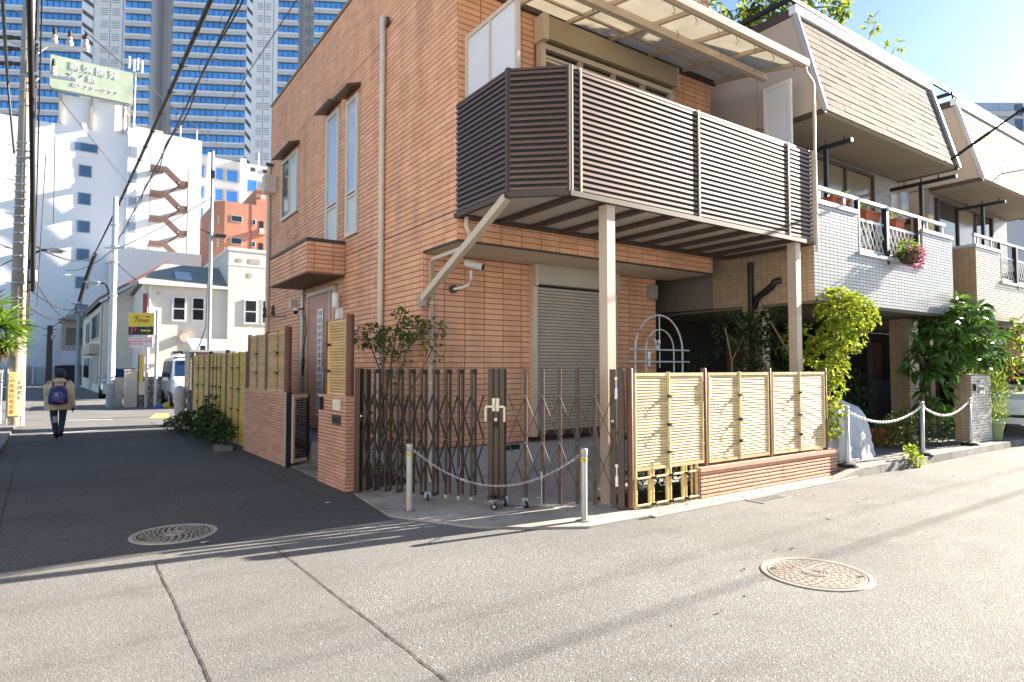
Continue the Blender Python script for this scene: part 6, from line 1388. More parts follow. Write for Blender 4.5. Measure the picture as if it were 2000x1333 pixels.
b = MB(); b.obox((1.97, 27.1, 1.32), U_, N_, Z, .16, .01, 1.35); b.build('cloth', M('banner_yellow', (.66, .46, .08), .7, var=.15, scale=6), t)
b = MB(); b.cyl((1.885, 27.15, 0), (1.885, 27.15, 2.05), .018, 8); b.build('pole', m_alu_dk, t)
b = MB(); b.obox((2.0, 27.08, .75), U_, N_, Z, .24, .02, .5); b.build('notice_card', m_soffit, t)
o = MB(); o.box(1.52, 28.1, 0, 1.92, 28.75, 1.40); o.box(1.50, 28.08, 1.401, 1.94, 28.77, 1.44); o = o.build('gate_block', M('block_cream', (.62, .56, .47), .85, var=.06)); tag(o, 'cream rendered block pier left of the parking sign posts', 'pier')
rw = thing('stone_wall', 'rough pale stone wall behind the parking sign', 'garden wall', (2.5, 29.2, 0))
b = MB(); b.box(2.0, 29.05, 0, 2.85, 29.4, 1.15); b.build('wall_core', m_conc2, rw)
m_stone = M('field_stone', (.46, .40, .31), .9, var=.2, rnd=.3)
for k in range(9):
    for q in range(6):
        b = MB(); x = 2.0 + q * .14 + (.07 if k % 2 else 0); z = .06 + k * .125
        b.sphere((x + random.uniform(-.02, .02), 29.045, z + random.uniform(-.015, .015)), random.uniform(.055, .075), .05, random.uniform(.045, .065), 7, 5); b.build('stone', m_stone, rw)
b = MB(); b.add([(2.36, 26.95, .0), (2.72, 26.85, 0), (2.75, 27.1, 0), (2.4, 27.2, 0), (2.40, 26.98, .15), (2.68, 26.9, .17), (2.7, 27.08, .14), (2.42, 27.15, .16)], [(0, 1, 5, 4), (1, 2, 6, 5), (2, 3, 7, 6), (3, 0, 4, 7), (4, 5, 6, 7)]); o = b.build('tarp_bundle', M('tarp_blue', (.03, .13, .42), .5, var=.2)); tag(o, 'small blue tarp bundle on ground before the white van', 'bundle')
b = MB(); b.sphere((2.92, 26.75, .1), .26, .2, .15, 12, 8); o = b.build('sandbag', M('bag_yellow', (.60, .45, .07), .7, var=.2), smooth=True); tag(o, 'yellow lump of sandbag beside the blue bundle by the van', 'bag')
m_ypaint = M('road_paint_yellow', (.62, .42, .12), .8, var=.35, scale=6)
b = MB(); b.quad((1.8, 21.6, .004), (2.35, 21.4, .004), (2.5, 23.4, .004), (2.15, 23.6, .004)); b.build('road_paint', m_ypaint, lane)
m_wpaint = M('road_paint_white', (.55, .54, .5), .8, var=.35, scale=6)
b = MB(); b.quad((-.9, 17.6, .004), (1.6, 18.5, .004), (1.6, 18.62, .004), (-.9, 17.72, .004)); b.build('road_paint', m_wpaint, lane)
b = MB(); b.quad((-.2, 22.0, .004), (.9, 21.6, .004), (.9, 21.75, .004), (-.2, 22.15, .004)); b.build('road_paint', m_wpaint, lane)
# van, silver car
car('white_van', 'white van with ladder rack parked facing camera behind grey clapboard box', (3.74, 28.1, 0), R(-90), m_carw, van=True)
vr = thing('ladder_rack', 'white metal ladder rack with ladder on roof of the white van', 'roof rack', (3.6, 28.4, 1.95))
for k in range(3):
    b = MB(); cxx = V((3.74, 28.9 - k * .75, 1.97)); b.bar(cxx - X * .62, cxx + X * .62, .04, .04); b.build('rack_bar', m_white, vr)
for s_ in (-.5, -.2, .35, .55):
    b = MB(); cxx = V((3.74 + s_, 28.3, 2.03)); b.bar(cxx - Y * 1.3, cxx + Y * 1.3, .03, .06); b.build('rack_rail', m_white, vr)
car('silver_car', 'silver car half hidden behind the slim pale pole down the lane', (1.95, 38.2, 0), R(-97), m_cars)
rw2 = MB(); rw2.box(1.22, 28.9, 0, 1.50, 29.2, 1.12); rw2 = rw2.build('block_wall', M('block_pale', (.55, .48, .38), .9, var=.25, scale=7, bump=.5, bscale=20)); tag(rw2, 'low pale block wall between slim pale pole and cream pier', 'garden wall')

# cream house with grey roof (front parallel to the brick house front)
ch = thing('cream_house', 'cream two storey house with grey hip roof and white sash windows', 'house', (6, 36, 0))
m_crm = M('stucco_cream', (.78, .69, .585), .9, var=.04, scale=1); m_roofg = M('roof_slate', (.28, .28, .25), .9, var=.16, scale=3, bump=.3, rnd=.08)
b = MB(); b.box(2.62, 36, 0, 6.47, 44, 5.70); b.box(6.471, 35.7, 0, 14, 44, 7.75); b.build('wall', m_crm, ch)
b = MB(); b.box(6.43, 35.66, 7.751, 14.05, 44, 7.90); b.box(6.45, 35.68, 6.95, 14.02, 35.699, 7.02); b.build('parapet_trim', m_white, ch)
b = MB(); b.add([(2.42, 35.7, 5.78), (6.80, 35.7, 5.78), (6.80, 44.2, 5.78), (2.42, 44.2, 5.78), (3.75, 38.6, 7.15), (6.5, 38.6, 7.15), (6.5, 42, 7.15), (3.75, 42, 7.15)], [(0, 1, 5, 4), (1, 2, 6, 5), (2, 3, 7, 6), (3, 0, 4, 7), (4, 5, 6, 7), (3, 2, 1, 0)]); b.build('roof', m_roofg, ch)
b = MB(); b.box(2.40, 35.66, 5.64, 6.46, 35.78, 5.775); b.build('gutter', m_white, ch)
b = MB(); b.obox((4.45, 36.75, 6.31), X, V((0, .9, .43)), V((0, -.43, .9)), .75, 1.0, .14); b.build('skylight', m_paneblue, ch)
def sash(x0, x1, z0, z1, y):
    b = MB(); b.box(x0 - .09, y - .06, z0 - .09, x1 + .09, y - .002, z1 + .07); f = b.build('window', m_white, ch)
    zm = (z0 + z1) / 2
    for a, c in ((z0, zm - .03), (zm + .03, z1)):
        b = MB(); b.box(x0, y - .068, a, x1, y - .061, c); b.build('pane', m_panedark, f)
for a in ((3.99, 4.47, 3.97, 5.07, 36), (4.86, 5.34, 3.99, 5.09, 36), (7.36, 7.88, 3.95, 5.1, 35.7), (8.25, 8.8, 3.95, 5.15, 35.7)): sash(*a)
for a in ((6.9, 7.15, 7.15, 7.35), (7.5, 8.05, 7.12, 7.38), (7.45, 7.65, 6.35, 6.6)):
    b = MB(); b.box(a[0], 35.68, a[2], a[1], 35.698, a[3]); b.build('vent', m_shut, ch)
b = MB(); b.sphere((3.3, 35.95, 5.25), .08, .08, .06, 8, 6); b.build('vent_cowl', m_steel, ch)
b = MB(); b.box(2.615, 35.97, 3.9, 2.80, 35.999, 5.2); b.build('red_shutter', M('shutter_red', (.33, .07, .06), .6), ch)
b = MB(); b.box(4.0, 35.985, .2, 6.2, 35.998, 2.35); b.build('garage_opening', m_dark, ch)
b = MB(); b.cyl((2.9, 35.93, 0), (2.9, 35.93, 5.6), .05, 8); b.build('downpipe', m_white, ch)
for x in (3.05, 4.5):
    b = MB(); b.lathe((0, 0, 0), [(.001, 0)], 3); b = MB(); b.cyl((x, 35.95, 3.05), (x, 35.75, 3.05), .25, 16); b.build('vent_hood', m_soffit, ch)
o = MB(); o.add([(4.5, 35.6, 3.0), (6.5, 35.6, 3.0), (6.7, 34.5, 2.35), (4.7, 34.5, 2.35)], [(0, 1, 2, 3)]); o.add([(4.5, 35.6, 2.96), (6.5, 35.6, 2.96), (6.7, 34.5, 2.31), (4.7, 34.5, 2.31)], [(3, 2, 1, 0)]); 
t = thing('awning', 'pale blue sheet awning in front of cream house behind steel mast', 'awning', (5.6, 35, 2.3)); o.build('sheet', M('awning_blue', (.50, .66, .80), .5, trans=.3), t)
b = MB(); b.cyl((4.7, 34.5, 0), (4.7, 34.5, 2.34), .04, 8); b.cyl((6.7, 34.5, 0), (6.7, 34.5, 2.34), .04, 8); b.bar((4.6, 34.5, 2.28), (6.8, 34.5, 2.28), .06, .05); b.build('awning_frame', m_white, t)
# cream gable house on the lane
gh = thing('gable_house', 'old cream house with red edged gable roof on right of the lane', 'house', (1.2, 43, 0))
m_old = M('stucco_old', (.80, .73, .60), .9, var=.08, scale=1.5)
q = [(1.20, 43), (.35, 60), (5.5, 60.3), (6.2, 43)]
b = MB(); b.prism([(*p, 0) for p in q], (0, 0, 5.3)); b.prism([(1.2, 43, 5.301), (6.2, 43, 5.301), (6.2, 43, 7.6), (4.4, 43, 7.6)], (-.5, 17, 0)); b.build('wall', m_old, gh)
b = MB(); b.add([(.95, 42.6, 5.42), (.05, 60.4, 5.42), (3.6, 60.4, 7.85), (4.4, 42.6, 7.85), (.95, 42.6, 5.30), (.05, 60.4, 5.30), (3.6, 60.4, 7.73), (4.4, 42.6, 7.73)], [(3, 2, 1, 0), (4, 5, 6, 7), (0, 1, 5, 4), (0, 4, 7, 3)]); b.build('roof', M('roof_bluegrey', (.30, .34, .40), .7, var=.15), gh)
b = MB(); b.bar((.95, 42.58, 5.47), (4.4, 42.58, 7.90), .10, .07); b.bar((.93, 42.6, 5.45), (.03, 60.4, 5.45), .08, .08); b.build('ridge_edge', M('roof_red', (.45, .10, .06), .7), gh)
b = MB(); b.bar((.98, 42.6, 5.26), (4.4, 42.6, 7.68), .06, .14); b.build('barge_board', m_white, gh)
ul = V((-.05, 1, 0)).normalized(); nl = V((-1, -.05, 0)).normalized()
def lw_(u0, u1, z0, z1, mt, dep, nm): 
    b = MB(); b.obox(V((1.2, 43, 0)) + ul * (u0 + u1) / 2 + nl * dep / 2 + Z * (z0 + z1) / 2, ul, nl, Z, u1 - u0, dep, z1 - z0); return b.build(nm, mt, gh)
f = lw_(2.5, 8.5, 3.25, 4.9, m_soffit, .05, 'window_frame')
for a in (2.7, 4.2, 5.7, 7.1):
    b = MB(); b.obox(V((1.2, 43, 0)) + ul * (a + .6) + nl * .06 + Z * 4.1, ul, nl, Z, 1.15, .03, 1.4); b.build('pane', m_panedark, f)
lw_(2.3, 9, 2.35, 2.95, m_soffit, .5, 'lower_eave'); lw_(2.6, 6.5, .5, 2.2, m_shut, .05, 'lattice_screen'); lw_(7.5, 9.2, .05, 2.1, M('door_pale', (.5, .46, .4), .7), .06, 'lane_door'); lw_(10, 15, .8, 2.2, m_panedark, .05, 'window'); lw_(10.5, 13.5, 3.3, 4.7, m_panedark, .05, 'window')
b = MB(); b.cyl(V((1.2, 43, .1)) + nl * .06 + ul * .5, V((1.2, 43, 5.2)) + nl * .06 + ul * .5, .05, 8); b.build('downpipe', m_champ, gh)
# house with balcony at far end of the lane, dark garage, end wall
fh = thing('balcony_house', 'small dim house with pale lilac balcony at far end of lane', 'house', (-.4, 70, 0))
b = MB(); b.box(-1.25, 70.9, 0, 3, 77, 5.9); b.build('wall', M('wall_dim', (.36, .32, .28), .9), fh)
b = MB(); b.box(-1.25, 69.9, 1.75, .5, 70.89, 3.05); b.build('balcony', M('balcony_lilac', (.55, .56, .64), .8), fh)
b = MB(); b.add([(-1.5, 69.8, 5.9), (3.2, 69.8, 5.9), (3.2, 77, 5.9), (-1.5, 77, 5.9), (1, 70.5, 7.2), (1, 77, 7.2)], [(0, 1, 4), (1, 2, 5, 4), (2, 3, 5), (3, 0, 4, 5), (3, 2, 1, 0)]); b.build('roof', m_roofg, fh)
b = MB(); b.box(-.9, 70.86, 3.6, .3, 70.895, 5.2); b.build('window', m_panedark, fh)
b = MB(); b.box(-1.6, 68.5, 0, .1, 69.89, 1.7); o = b.build('dark_shed', m_black); tag(o, 'black boxy shed under the lilac balcony at far end of lane', 'shed')
ew = thing('end_wall', 'low pale boundary wall closing far end of lane with posts', 'wall', (-5, 71.5, 0))
b = MB(); b.box(-14, 72.2, 0, -1.4, 72.5, 1.6); b.build('wall_panel', M('wall_palegrey', (.52, .52, .51), .85, var=.06), ew)
for k in range(8):
    b = MB(); b.box(-4.0 + k * .34 if k < 3 else -4.0 - (k - 2) * 1.4, 72.05, 0, -3.9 + k * .34 if k < 3 else -3.9 - (k - 2) * 1.4, 72.19, 1.75); b.build('wall_post', m_white if k != 1 else M('post_rust', (.55, .32, .24), .8), ew)

# plants and posts at left edge
t = tree('spiky_palm', 'spiky yellow green palm like plant at left edge before concrete pole', 'palm', (-1.75, 17.6, 0),
     [([(-1.75, 17.6, 0), (-1.65, 17.5, 1.0), (-1.45, 17.35, 2.0)], .10, .07)], [], .1, .1, m_leafs, m_bark)
b = MB()
for (c, n_, L, mt_) in (((-1.42, 17.35, 2.35), 210, .72, 0), ((-1.25, 17.2, 1.95), 90, .5, 0), ((-1.6, 17.4, 2.75), 120, .6, 0)):
    for k in range(n_):
        d = rdir(); d.z = abs(d.z) * .9 - .15; d.normalize(); leaf_mb(b, V(c) + d * .03, d, Z + rdir() * .3, L * random.uniform(.7, 1.1), .034, .2, random.uniform(.1, .5), random.random())
b.build('fronds', m_leafs, t, kind='stuff')
b = MB()
for k in range(140):
    d = rdir(); d.z = -abs(d.z) * .7; d.normalize(); leaf_mb(b, V((-1.4, 17.35, 2.0)) + rdir() * .12, d, Z, random.uniform(.2, .45), .03, .1, .4, random.random())
b.build('dead_fronds', M('dead_leaf', (.26, .19, .075), .8, var=.3, rnd=.3, trans=.2), t, kind='stuff')
tree('shrub', 'dark shrub low at left edge beneath the spiky palm', 'shrub', (-2.0, 19.5, 0), [([(-2.0, 19.5, 0), (-2.0, 19.5, .8)], .03, .02)], [((-1.9, 19.5, 1.3), (.4, .4, .5), 260), ((-1.75, 19.2, 1.62), (.22, .2, .1), 60)], .1, .04, m_leafd, m_bark, mat2=m_leafl, frac2=.15)
for k, (x, y, lb) in enumerate(((-1.72, 21.9, 'white gate post at left edge, nearer to image border'), (-1.42, 21.75, 'white gate post just left of concrete utility pole'))):
    b = MB(); b.box(x - .06, y - .06, 0, x + .06, y + .06, 1.4); b.box(x - .075, y - .075, 1.401, x + .075, y + .075, 1.44); o = b.build('gate_post', m_white); tag(o, lb, 'post', 'white gate posts at left edge')
b = MB(); b.prism([(-3.2, 13.0, 0), (-1.05, 13.2, 0), (-1.25, 20.2, 0), (-3.2, 20.2, 0)], (0, 0, .06)); b.build('side_pavement', m_conc2, kind='structure')

# ================================================================== BIG WHITE BUILDING
wb = thing('white_building', 'big white office building with outside stair and rooftop sign', 'building', (2, 78, 0))
m_wb = M('white_render', (.86, .87, .88), .8, var=.04, scale=.2)
b = MB(); b.box(-16, 78, 0, 3.9, 96, 26.3); b.box(3.901, 77.4, 0, 11.0, 96, 27.1); b.box(-2.2, 78.01, 26.301, 3.75, 90, 29.5); b.build('wall', m_wb, wb)
b = MB(); b.box(2.5, 69.5, 0, 11.4, 77.39, 12.9); b.build('annex', m_wb, wb)
b = MB(); b.box(4.6, 79, 27.101, 7.3, 82, 27.9); b.build('roof_house', m_soffit, wb)
def wwin(x0, x1, z0, z1, y, mt, parent=wb, nm='window'):
    b = MB(); b.box(x0 - .08, y - .05, z0 - .08, x1 + .08, y - .004, z1 + .08); f = b.build(nm, m_trim, parent)
    b = MB(); b.box(x0, y - .062, z0, x1, y - .051, z1); b.build('pane', mt, f)
m_wpane = glass('pane_slateblue', (.06, .13, .24), .1)
wwin(-.66, 1.2, 23.95, 24.75, 78, m_wpane)
for k in range(8): wwin(-.30, .72, 21.15 - k * 2.9 + .15, 22.3 - k * 2.9 + .12, 78, m_wpane)
for k in range(6): wwin(4.12, 4.72, 24.1 - k * 2.72, 25.05 - k * 2.72, 77.4, glass('pane_greyblue', (.30, .36, .44), .2))
b = MB()
for k in range(9): b.box(-14, 77.9, 2 + k * 2.9, -9, 77.99, 3.2 + k * 2.9)
b.build('panel_band', m_trim, wb)
sg = thing('rooftop_sign', 'pale green rooftop billboard with white Japanese letters on white building', 'sign', (.6, 77.6, 29.6))
m_sg = M('billboard_green', (.50, .58, .43), .7, var=.12, scale=.8, col2=(.40, .49, .37))
b = MB(); b.box(-2.95, 77.3, 29.66, 4.2, 77.6, 33.05); b.build('board', m_sg, sg)
b = MB()
for x in (-2.0, .6, 3.4): b.box(x - .1, 77.61, 26.4, x + .1, 77.9, 32.5)
b.bar((3.95, 77.7, 27.2), (3.95, 77.7, 29.6), .25, .25); b.bar((3.3, 77.5, 29.5), (3.95, 77.6, 28.3), .12, .12); b.box(-2.8, 77.35, 29.52, 4.1, 77.55, 29.65); b.build('support_frame', m_shut, sg)
m_let = M('letter_white', (.82, .83, .82), .5, var=.02); m_lets = M('letter_shadow', (.22, .30, .20), .6)
text('新栄開発', .95, m_let, sg, (.75, 77.285, 32.25), X, Z, dep=.06, kern=1.36)
text('メノ熱', .80, m_let, sg, (-.35, 77.285, 31.3), X, Z, dep=.06, kern=1.15)
text('カンツリークラブ', .52, m_let, sg, (.85, 77.285, 30.4), X, Z, dep=.06, kern=1.0, shear=.15)
an = thing('roof_antenna', 'white cluster of panel antennas on roof beside the green billboard', 'antenna', (4.3, 79, 27.1))
for k, x in enumerate((3.9, 4.35, 4.7, 5.1)):
    b = MB(); b.cyl((x, 79, 34.2 - (k % 2) * .2), (x, 79, 35.5 - (k % 2) * .2), .11, 8); b.build('panel', m_white, an)
b = MB(); b.cyl((4.5, 79.1, 27.1), (4.5, 79.1, 35), .08, 8); b.bar((3.9, 79, 34.6), (5.1, 79, 34.6), .06, .06); b.build('mast', m_steel, an)
for x, z in ((9.0, 29), (10.7, 28.8)):
    b = MB(); b.cyl((x, 79, 27.1), (x, 79, z), .05, 6); b.build('lightning_rod', m_white, wb)
fe = thing('fire_escape', 'brown zigzag outdoor stair on the face of white building', 'staircase', (7.7, 76.5, 0))
m_fe = M('stair_brown', (.17, .105, .09), .7, var=.1)
for k in range(5):
    z = 22.7 - k * 2.72
    b = MB(); b.box(5.95, 76.2, z, 7.25, 77.39, z + .14); b.build('landing', m_fe, fe)
    b = MB(); b.box(5.95, 76.18, z + .141, 7.25, 76.2, z + .5); b.build('landing_apron', m_fe, fe)
    b = MB(); b.box(8.7, 76.2, z - 1.36, 9.5, 77.39, z - 1.22); b.build('landing', m_fe, fe)
    b = MB(); b.box(8.7, 76.18, z - 1.219, 9.5, 76.2, z - .8); b.build('landing_apron', m_fe, fe)
    b = MB(); b.bar((7.25, 76.45, z + .1), (8.7, 76.45, z - 1.26), .45, .16); b.bar((7.25, 76.25, z + .45), (8.7, 76.25, z - .9), .03, .4); b.build('flight', m_fe, fe)
    if k < 4:
        b = MB(); b.bar((8.7, 77.0, z - 1.3), (7.25, 77.0, z - 2.62), .45, .16); b.build('flight', m_fe, fe)
        b = MB()
        for q in range(9):
            x = 7.2 + q * .17; zz = z - 2.6 + q * .15; b.bar((x, 76.9, zz), (x, 76.9, zz + .85), .02, .02)
        b.bar((7.2, 76.9, z - 1.75), (8.7, 76.9, z - .45), .03, .03); b.build('handrail', M('rail_palebrown', (.42, .33, .30), .6), fe)
b = MB(); b.bar((9.52, 76.2, 9), (9.52, 76.2, 23.2), .09, .09); b.bar((5.93, 76.2, 9), (5.93, 76.2, 24.2), .05, .05); b.build('stanchion', m_fe, fe)

# grey mid-rise with blue windows
mr = thing('grey_midrise', 'grey mid-rise with square blue windows behind white building', 'building', (18, 95, 0))
m_mr = M('midrise_wall', (.46, .46, .47), .85, var=.05); m_bluep = glass('pane_blue', (.04, .17, .50), .12); m_pil = M('pilaster_white', (.78, .79, .80), .7)
b = MB(); b.box(12.6, 95, 0, 25, 110, 30.9); b.build('wall', m_mr, mr)
for x in (14.6, 18.85):
    b = MB(); b.box(x - .35, 94.3, 0, x + .35, 94.99, 31.3); b.build('pilaster', m_pil, mr)
def mwin(x0, x1, z0, z1):
    b = MB(); b.box(x0 - .18, 94.85, z0 - .18, x1 + .18, 94.995, z1 + .18); f = b.build('window', M('reveal_grey', (.34, .33, .32), .8), mr)
    b = MB(); b.box(x0, 94.80, z0, x1, 94.849, z1); b.build('pane', m_bluep, f)
for k in range(7):
    z = 27.9 - k * 2.95
    mwin(15.3, 16.15, z, z + 1.5); mwin(16.75, 18.1, z - .05, z + 1.5); mwin(19.5, 20.7, z - .9, z + .6); mwin(21.4, 22.8, z - .95, z + .55)
    mwin(13.0, 13.75, z, z + 1.5)
for x in (19.9, 21.6):
    b = MB(); b.box(x, 94.9, 29.9, x + .6, 94.995, 30.4); b.build('vent', m_dark, mr)
b = MB(); b.cyl((21.2, 96, 30.9), (21.2, 96, 33), .06, 6); b.build('lightning_rod', m_white, mr)
# red brick apartment block
rb = thing('brick_block', 'orange red brick apartment block behind the cream house', 'building', (14, 70, 0))
m_rb = M('brick_orange', (.50, .225, .15), .85, var=.1, scale=1.5)
b = MB(); b.prism([(11.35, 70.6, 0), (12.2, 69.9, 0), (20, 69.9, 0), (20, 80, 0), (11.35, 80, 0)], (0, 0, 19.0)); b.box(15.35, 70.2, 19.001, 20, 78, 20.9); b.build('wall', m_rb, rb)
b = MB(); b.box(14.75, 69.87, 0, 14.85, 69.898, 19); b.build('wall_joint', M('brick_joint', (.30, .10, .065), .9), rb)
for k in range(5):
    z = 17.0 - k * 2.35
    wwin(12.9, 13.85, z, z + .55, 69.9, m_panedark, rb); wwin(14.95, 15.2, z - .1, z + .35, 69.9, m_panedark, rb)
    b = MB(); b.box(15.55, 69.88, z - 1.0, 16.05, 69.898, z + .35); b.build('doorway', m_dark, rb)
    b = MB(); b.box(15.4, 69.3, z - 1.2, 16.2, 69.879, z - 1.08); b.build('ledge', m_rb, rb)
    b = MB(); b.box(15.6, 69.5, z - 1.075, 15.95, 69.86, z - .5); b.build('air_unit', m_white, rb)
    b = MB(); b.obox((11.7, 70.22, z), V((.77, -.64, 0)), V((.64, .77, 0)), Z, .3, .06, 1.0); b.build('window', m_shut, rb)
b = MB(); b.sphere((15.9, 70, 20.0), .25, .25, .2, 10, 6); b.build('dish', m_white, rb, smooth=True)
for k in range(3):
    b = MB(); b.lathe((16.4 + k * .75, 71, 20.9), [(.25, 0), (.26, .8), (.2, .95), (.001, 1.0)], 14); b.build('water_tank', m_soffit, rb, smooth=True)
b = MB(); b.box(16, 70.1, 20.6, 19, 70.18, 20.9); b.build('tank_stand', m_fe, rb)

rb.location = (12.4, 62, 0); rb.scale = (.886, .886, .886)
# ================================================================== GLASS TOWER
tw = thing('glass_tower', 'very tall grey tower with bands of blue glass filling upper left', 'skyscraper', (20, 215, 0))
T0 = V((-18.73, 239.207, 0)); tu = V((.87715, -.48022, 0)); tn = V((-.48022, -.87715, 0)); TH = 172
def tb(s0, s1, d0, d1, z0, z1, b): b.obox(T0 + tu * (s0 + s1) / 2 + tn * (d0 + d1) / 2 + Z * (z0 + z1) / 2, tu, tn, Z, s1 - s0, d1 - d0, z1 - z0)
m_twg = M('tower_granite', (.62, .61, .61), .6, var=.05, scale=.1); m_twl = M('tower_light', (.86, .85, .84), .6, var=.04, scale=.1); m_twd = M('tower_groove', (.16, .165, .17), .7)
m_twglass = M('tower_glass', (.10, .36, .82), .12, var=.3, scale=.12, spec=.8, rnd=.14)  # reflected blue sky is put into the base colour
m_mull = M('tower_mullion', (.05, .11, .2), .5)
b = MB(); tb(-60, 150, -40, -7, 0, TH, b); b.build('core', m_twg, tw)
PIT, ZB0 = 4.0, 2.0
secs = [(-40, 19.9, 0, 1.9, 6), (33.2, 40.6, 2.0, 1.9, 6), (46.4, 68.5, 0, 1.9, 6), (78.0, 84.2, 0, 1.9, 6), (89.2, 118, 1.0, 1.9, 6)]
nf = int((TH - 10) / PIT)
sp = MB(); sl_ = MB(); gv = MB(); ml = MB(); far = MB()
for (s0, s1, d, _, _) in secs:
    b = MB(); tb(s0, s1, -7, d - .9, 0, TH, b); b.build('bay', m_twg, tw)
    for k in range(nf):
        z = ZB0 + k * PIT
        tb(s0, s1, d - .899, d, z, z + 1.15, sp); tb(s0, s1, d - .899, d + .12, z + 1.15, z + 1.65, sl_); tb(s0, s1, d - .3, d + .02, z - .01 + 3.75, z + 3.93, gv)
        if 40 < z < 125 and len(tw.children) < 170:
            b = MB(); tb(s0, s1, d - .899, d - .35, z + 1.65, z + 3.75, b); b.build('window_band', m_twglass, tw)
        else: tb(s0, s1, d - .899, d - .35, z + 1.65, z + 3.75, far)
        if 45 < z < 122:
            n_ = max(3, int(round((s1 - s0) / 1.7)))
            for q in range(1, n_): ss = s0 + (s1 - s0) * q / n_; tb(ss - .09, ss + .09, d - .4, d - .25, z + 1.65, z + 3.75, ml)
sp.build('spandrel', m_twg, tw, kind='stuff'); sl_.build('sill_band', m_twl, tw, kind='stuff'); gv.build('shadow_gap', m_twd, tw, kind='stuff'); ml.build('mullion', m_mull, tw, kind='stuff'); far.build('window_bands', m_twglass, tw, kind='stuff')
piers = [(23.0, 33.19, -.5), (42.8, 46.39, -5.5), (70.3, 77.99, .3), (84.21, 89.19, -5.5)]
for (s0, s1, d) in piers:
    b = MB(); tb(s0, s1, -7, d, 0, TH, b); pr_ = b.build('stone_pier', m_twl if d > -1 else m_twg, tw)
    vb = MB(); w_ = s1 - s0
    for k in range(nf):
        z = ZB0 + k * PIT
        if not 45 < z < 122: continue
        for q in range(4):
            for c in (.30, .62): tb(s0 + w_ * (c - .11), s0 + w_ * (c + .11), d, d + .03, z + .4 + q * .62, z + .56 + q * .62, vb)
    vb.build('vent_slits', m_twd, pr_, kind='stuff')
    b = MB()
    for c in (.46, .83): tb(s0 + w_ * c - .08, s0 + w_ * c + .08, d, d + .02, 40, TH, b)
    b.build('pier_groove', m_twd, pr_)
for (s0, s1, d) in ((19.9, 22.99, .3), (68.51, 70.29, .3)):
    b = MB(); tb(s0, s1, -7, d - .8, 0, TH, b); b.build('sawtooth_back', m_twd, tw)
    b = MB()
    for k in range(nf):
        z = ZB0 + k * PIT
        p = [T0 + tu * s0 + tn * d + Z * (z + 1.6), T0 + tu * s0 + tn * d + Z * (z + 4.2), T0 + tu * s1 + tn * d + Z * (z + 2.0), T0 + tu * s1 + tn * d + Z * (z - .6)]
        b.prism(p, -tn * .7)
    b.build('white_fins', M('fin_white', (.90, .90, .88), .6), tw, kind='stuff')
# ================================================================== OVERHEAD CABLES
def cable(p, q, sag, r, label, mat=None, k=14):
    p, q = V(p), V(q); b = MB(); b.tube([p.lerp(q, i / k) - Z * sag * 4 * (i / k) * (1 - i / k) for i in range(k + 1)], r, 6)
    o = b.build('overhead_cable', mat or m_cable, smooth=True); return tag(o, label, 'cable', 'overhead cables')
far_e = lambda p, q, k: V(q) + (V(q) - V(p)) * k
P1, Q1 = (.853, 54.144, 9.771), (1.764, 12.158, 8.105)
o = cable(P1, far_e(P1, Q1, .25), .25, .045, 'thickest black overhead cable running up from the far pole to top of photo')
b = MB()
for i in range(26):
    s = .35 + i * .033; c = V(P1).lerp(far_e(P1, Q1, .25), s) - Z * .25 * 4 * s * (1 - s); b.cyl(c - Y * .03, c + Y * .03, .058, 8); b.box(c.x + .03, c.y - .01, c.z - .01, c.x + .11, c.y + .01, c.z + .01)
b.build('cable_clip', m_cable, o, kind='stuff')
P2, Q2 = (1.827, 47.388, 9.349), (2.378, 12.949, 8.705)
o = cable(P2, far_e(P2, Q2, .3), .2, .022, 'twisted black overhead cable with loose spiral loops right of the thickest cable')
b = MB(); b.tube([(V(P2).lerp(far_e(P2, Q2, .3), s / 60) - Z * (.2 * 4 * (s / 60) * (1 - s / 60) + .09 + .05 * math.sin(s * .9)) + X * .06 * math.sin(s * .7)) for s in range(61)], .018, 5)
b.tube([(V(P2).lerp(far_e(P2, Q2, .3), s / 420) - Z * (.2 * 4 * (s / 420) * (1 - s / 420) + .04) + X * .15 * math.sin(s * .55) + Z * .15 * math.cos(s * .55)) for s in range(80, 421)], .006, 4)
b.build('spiral_wire', m_cable, o, kind='stuff')
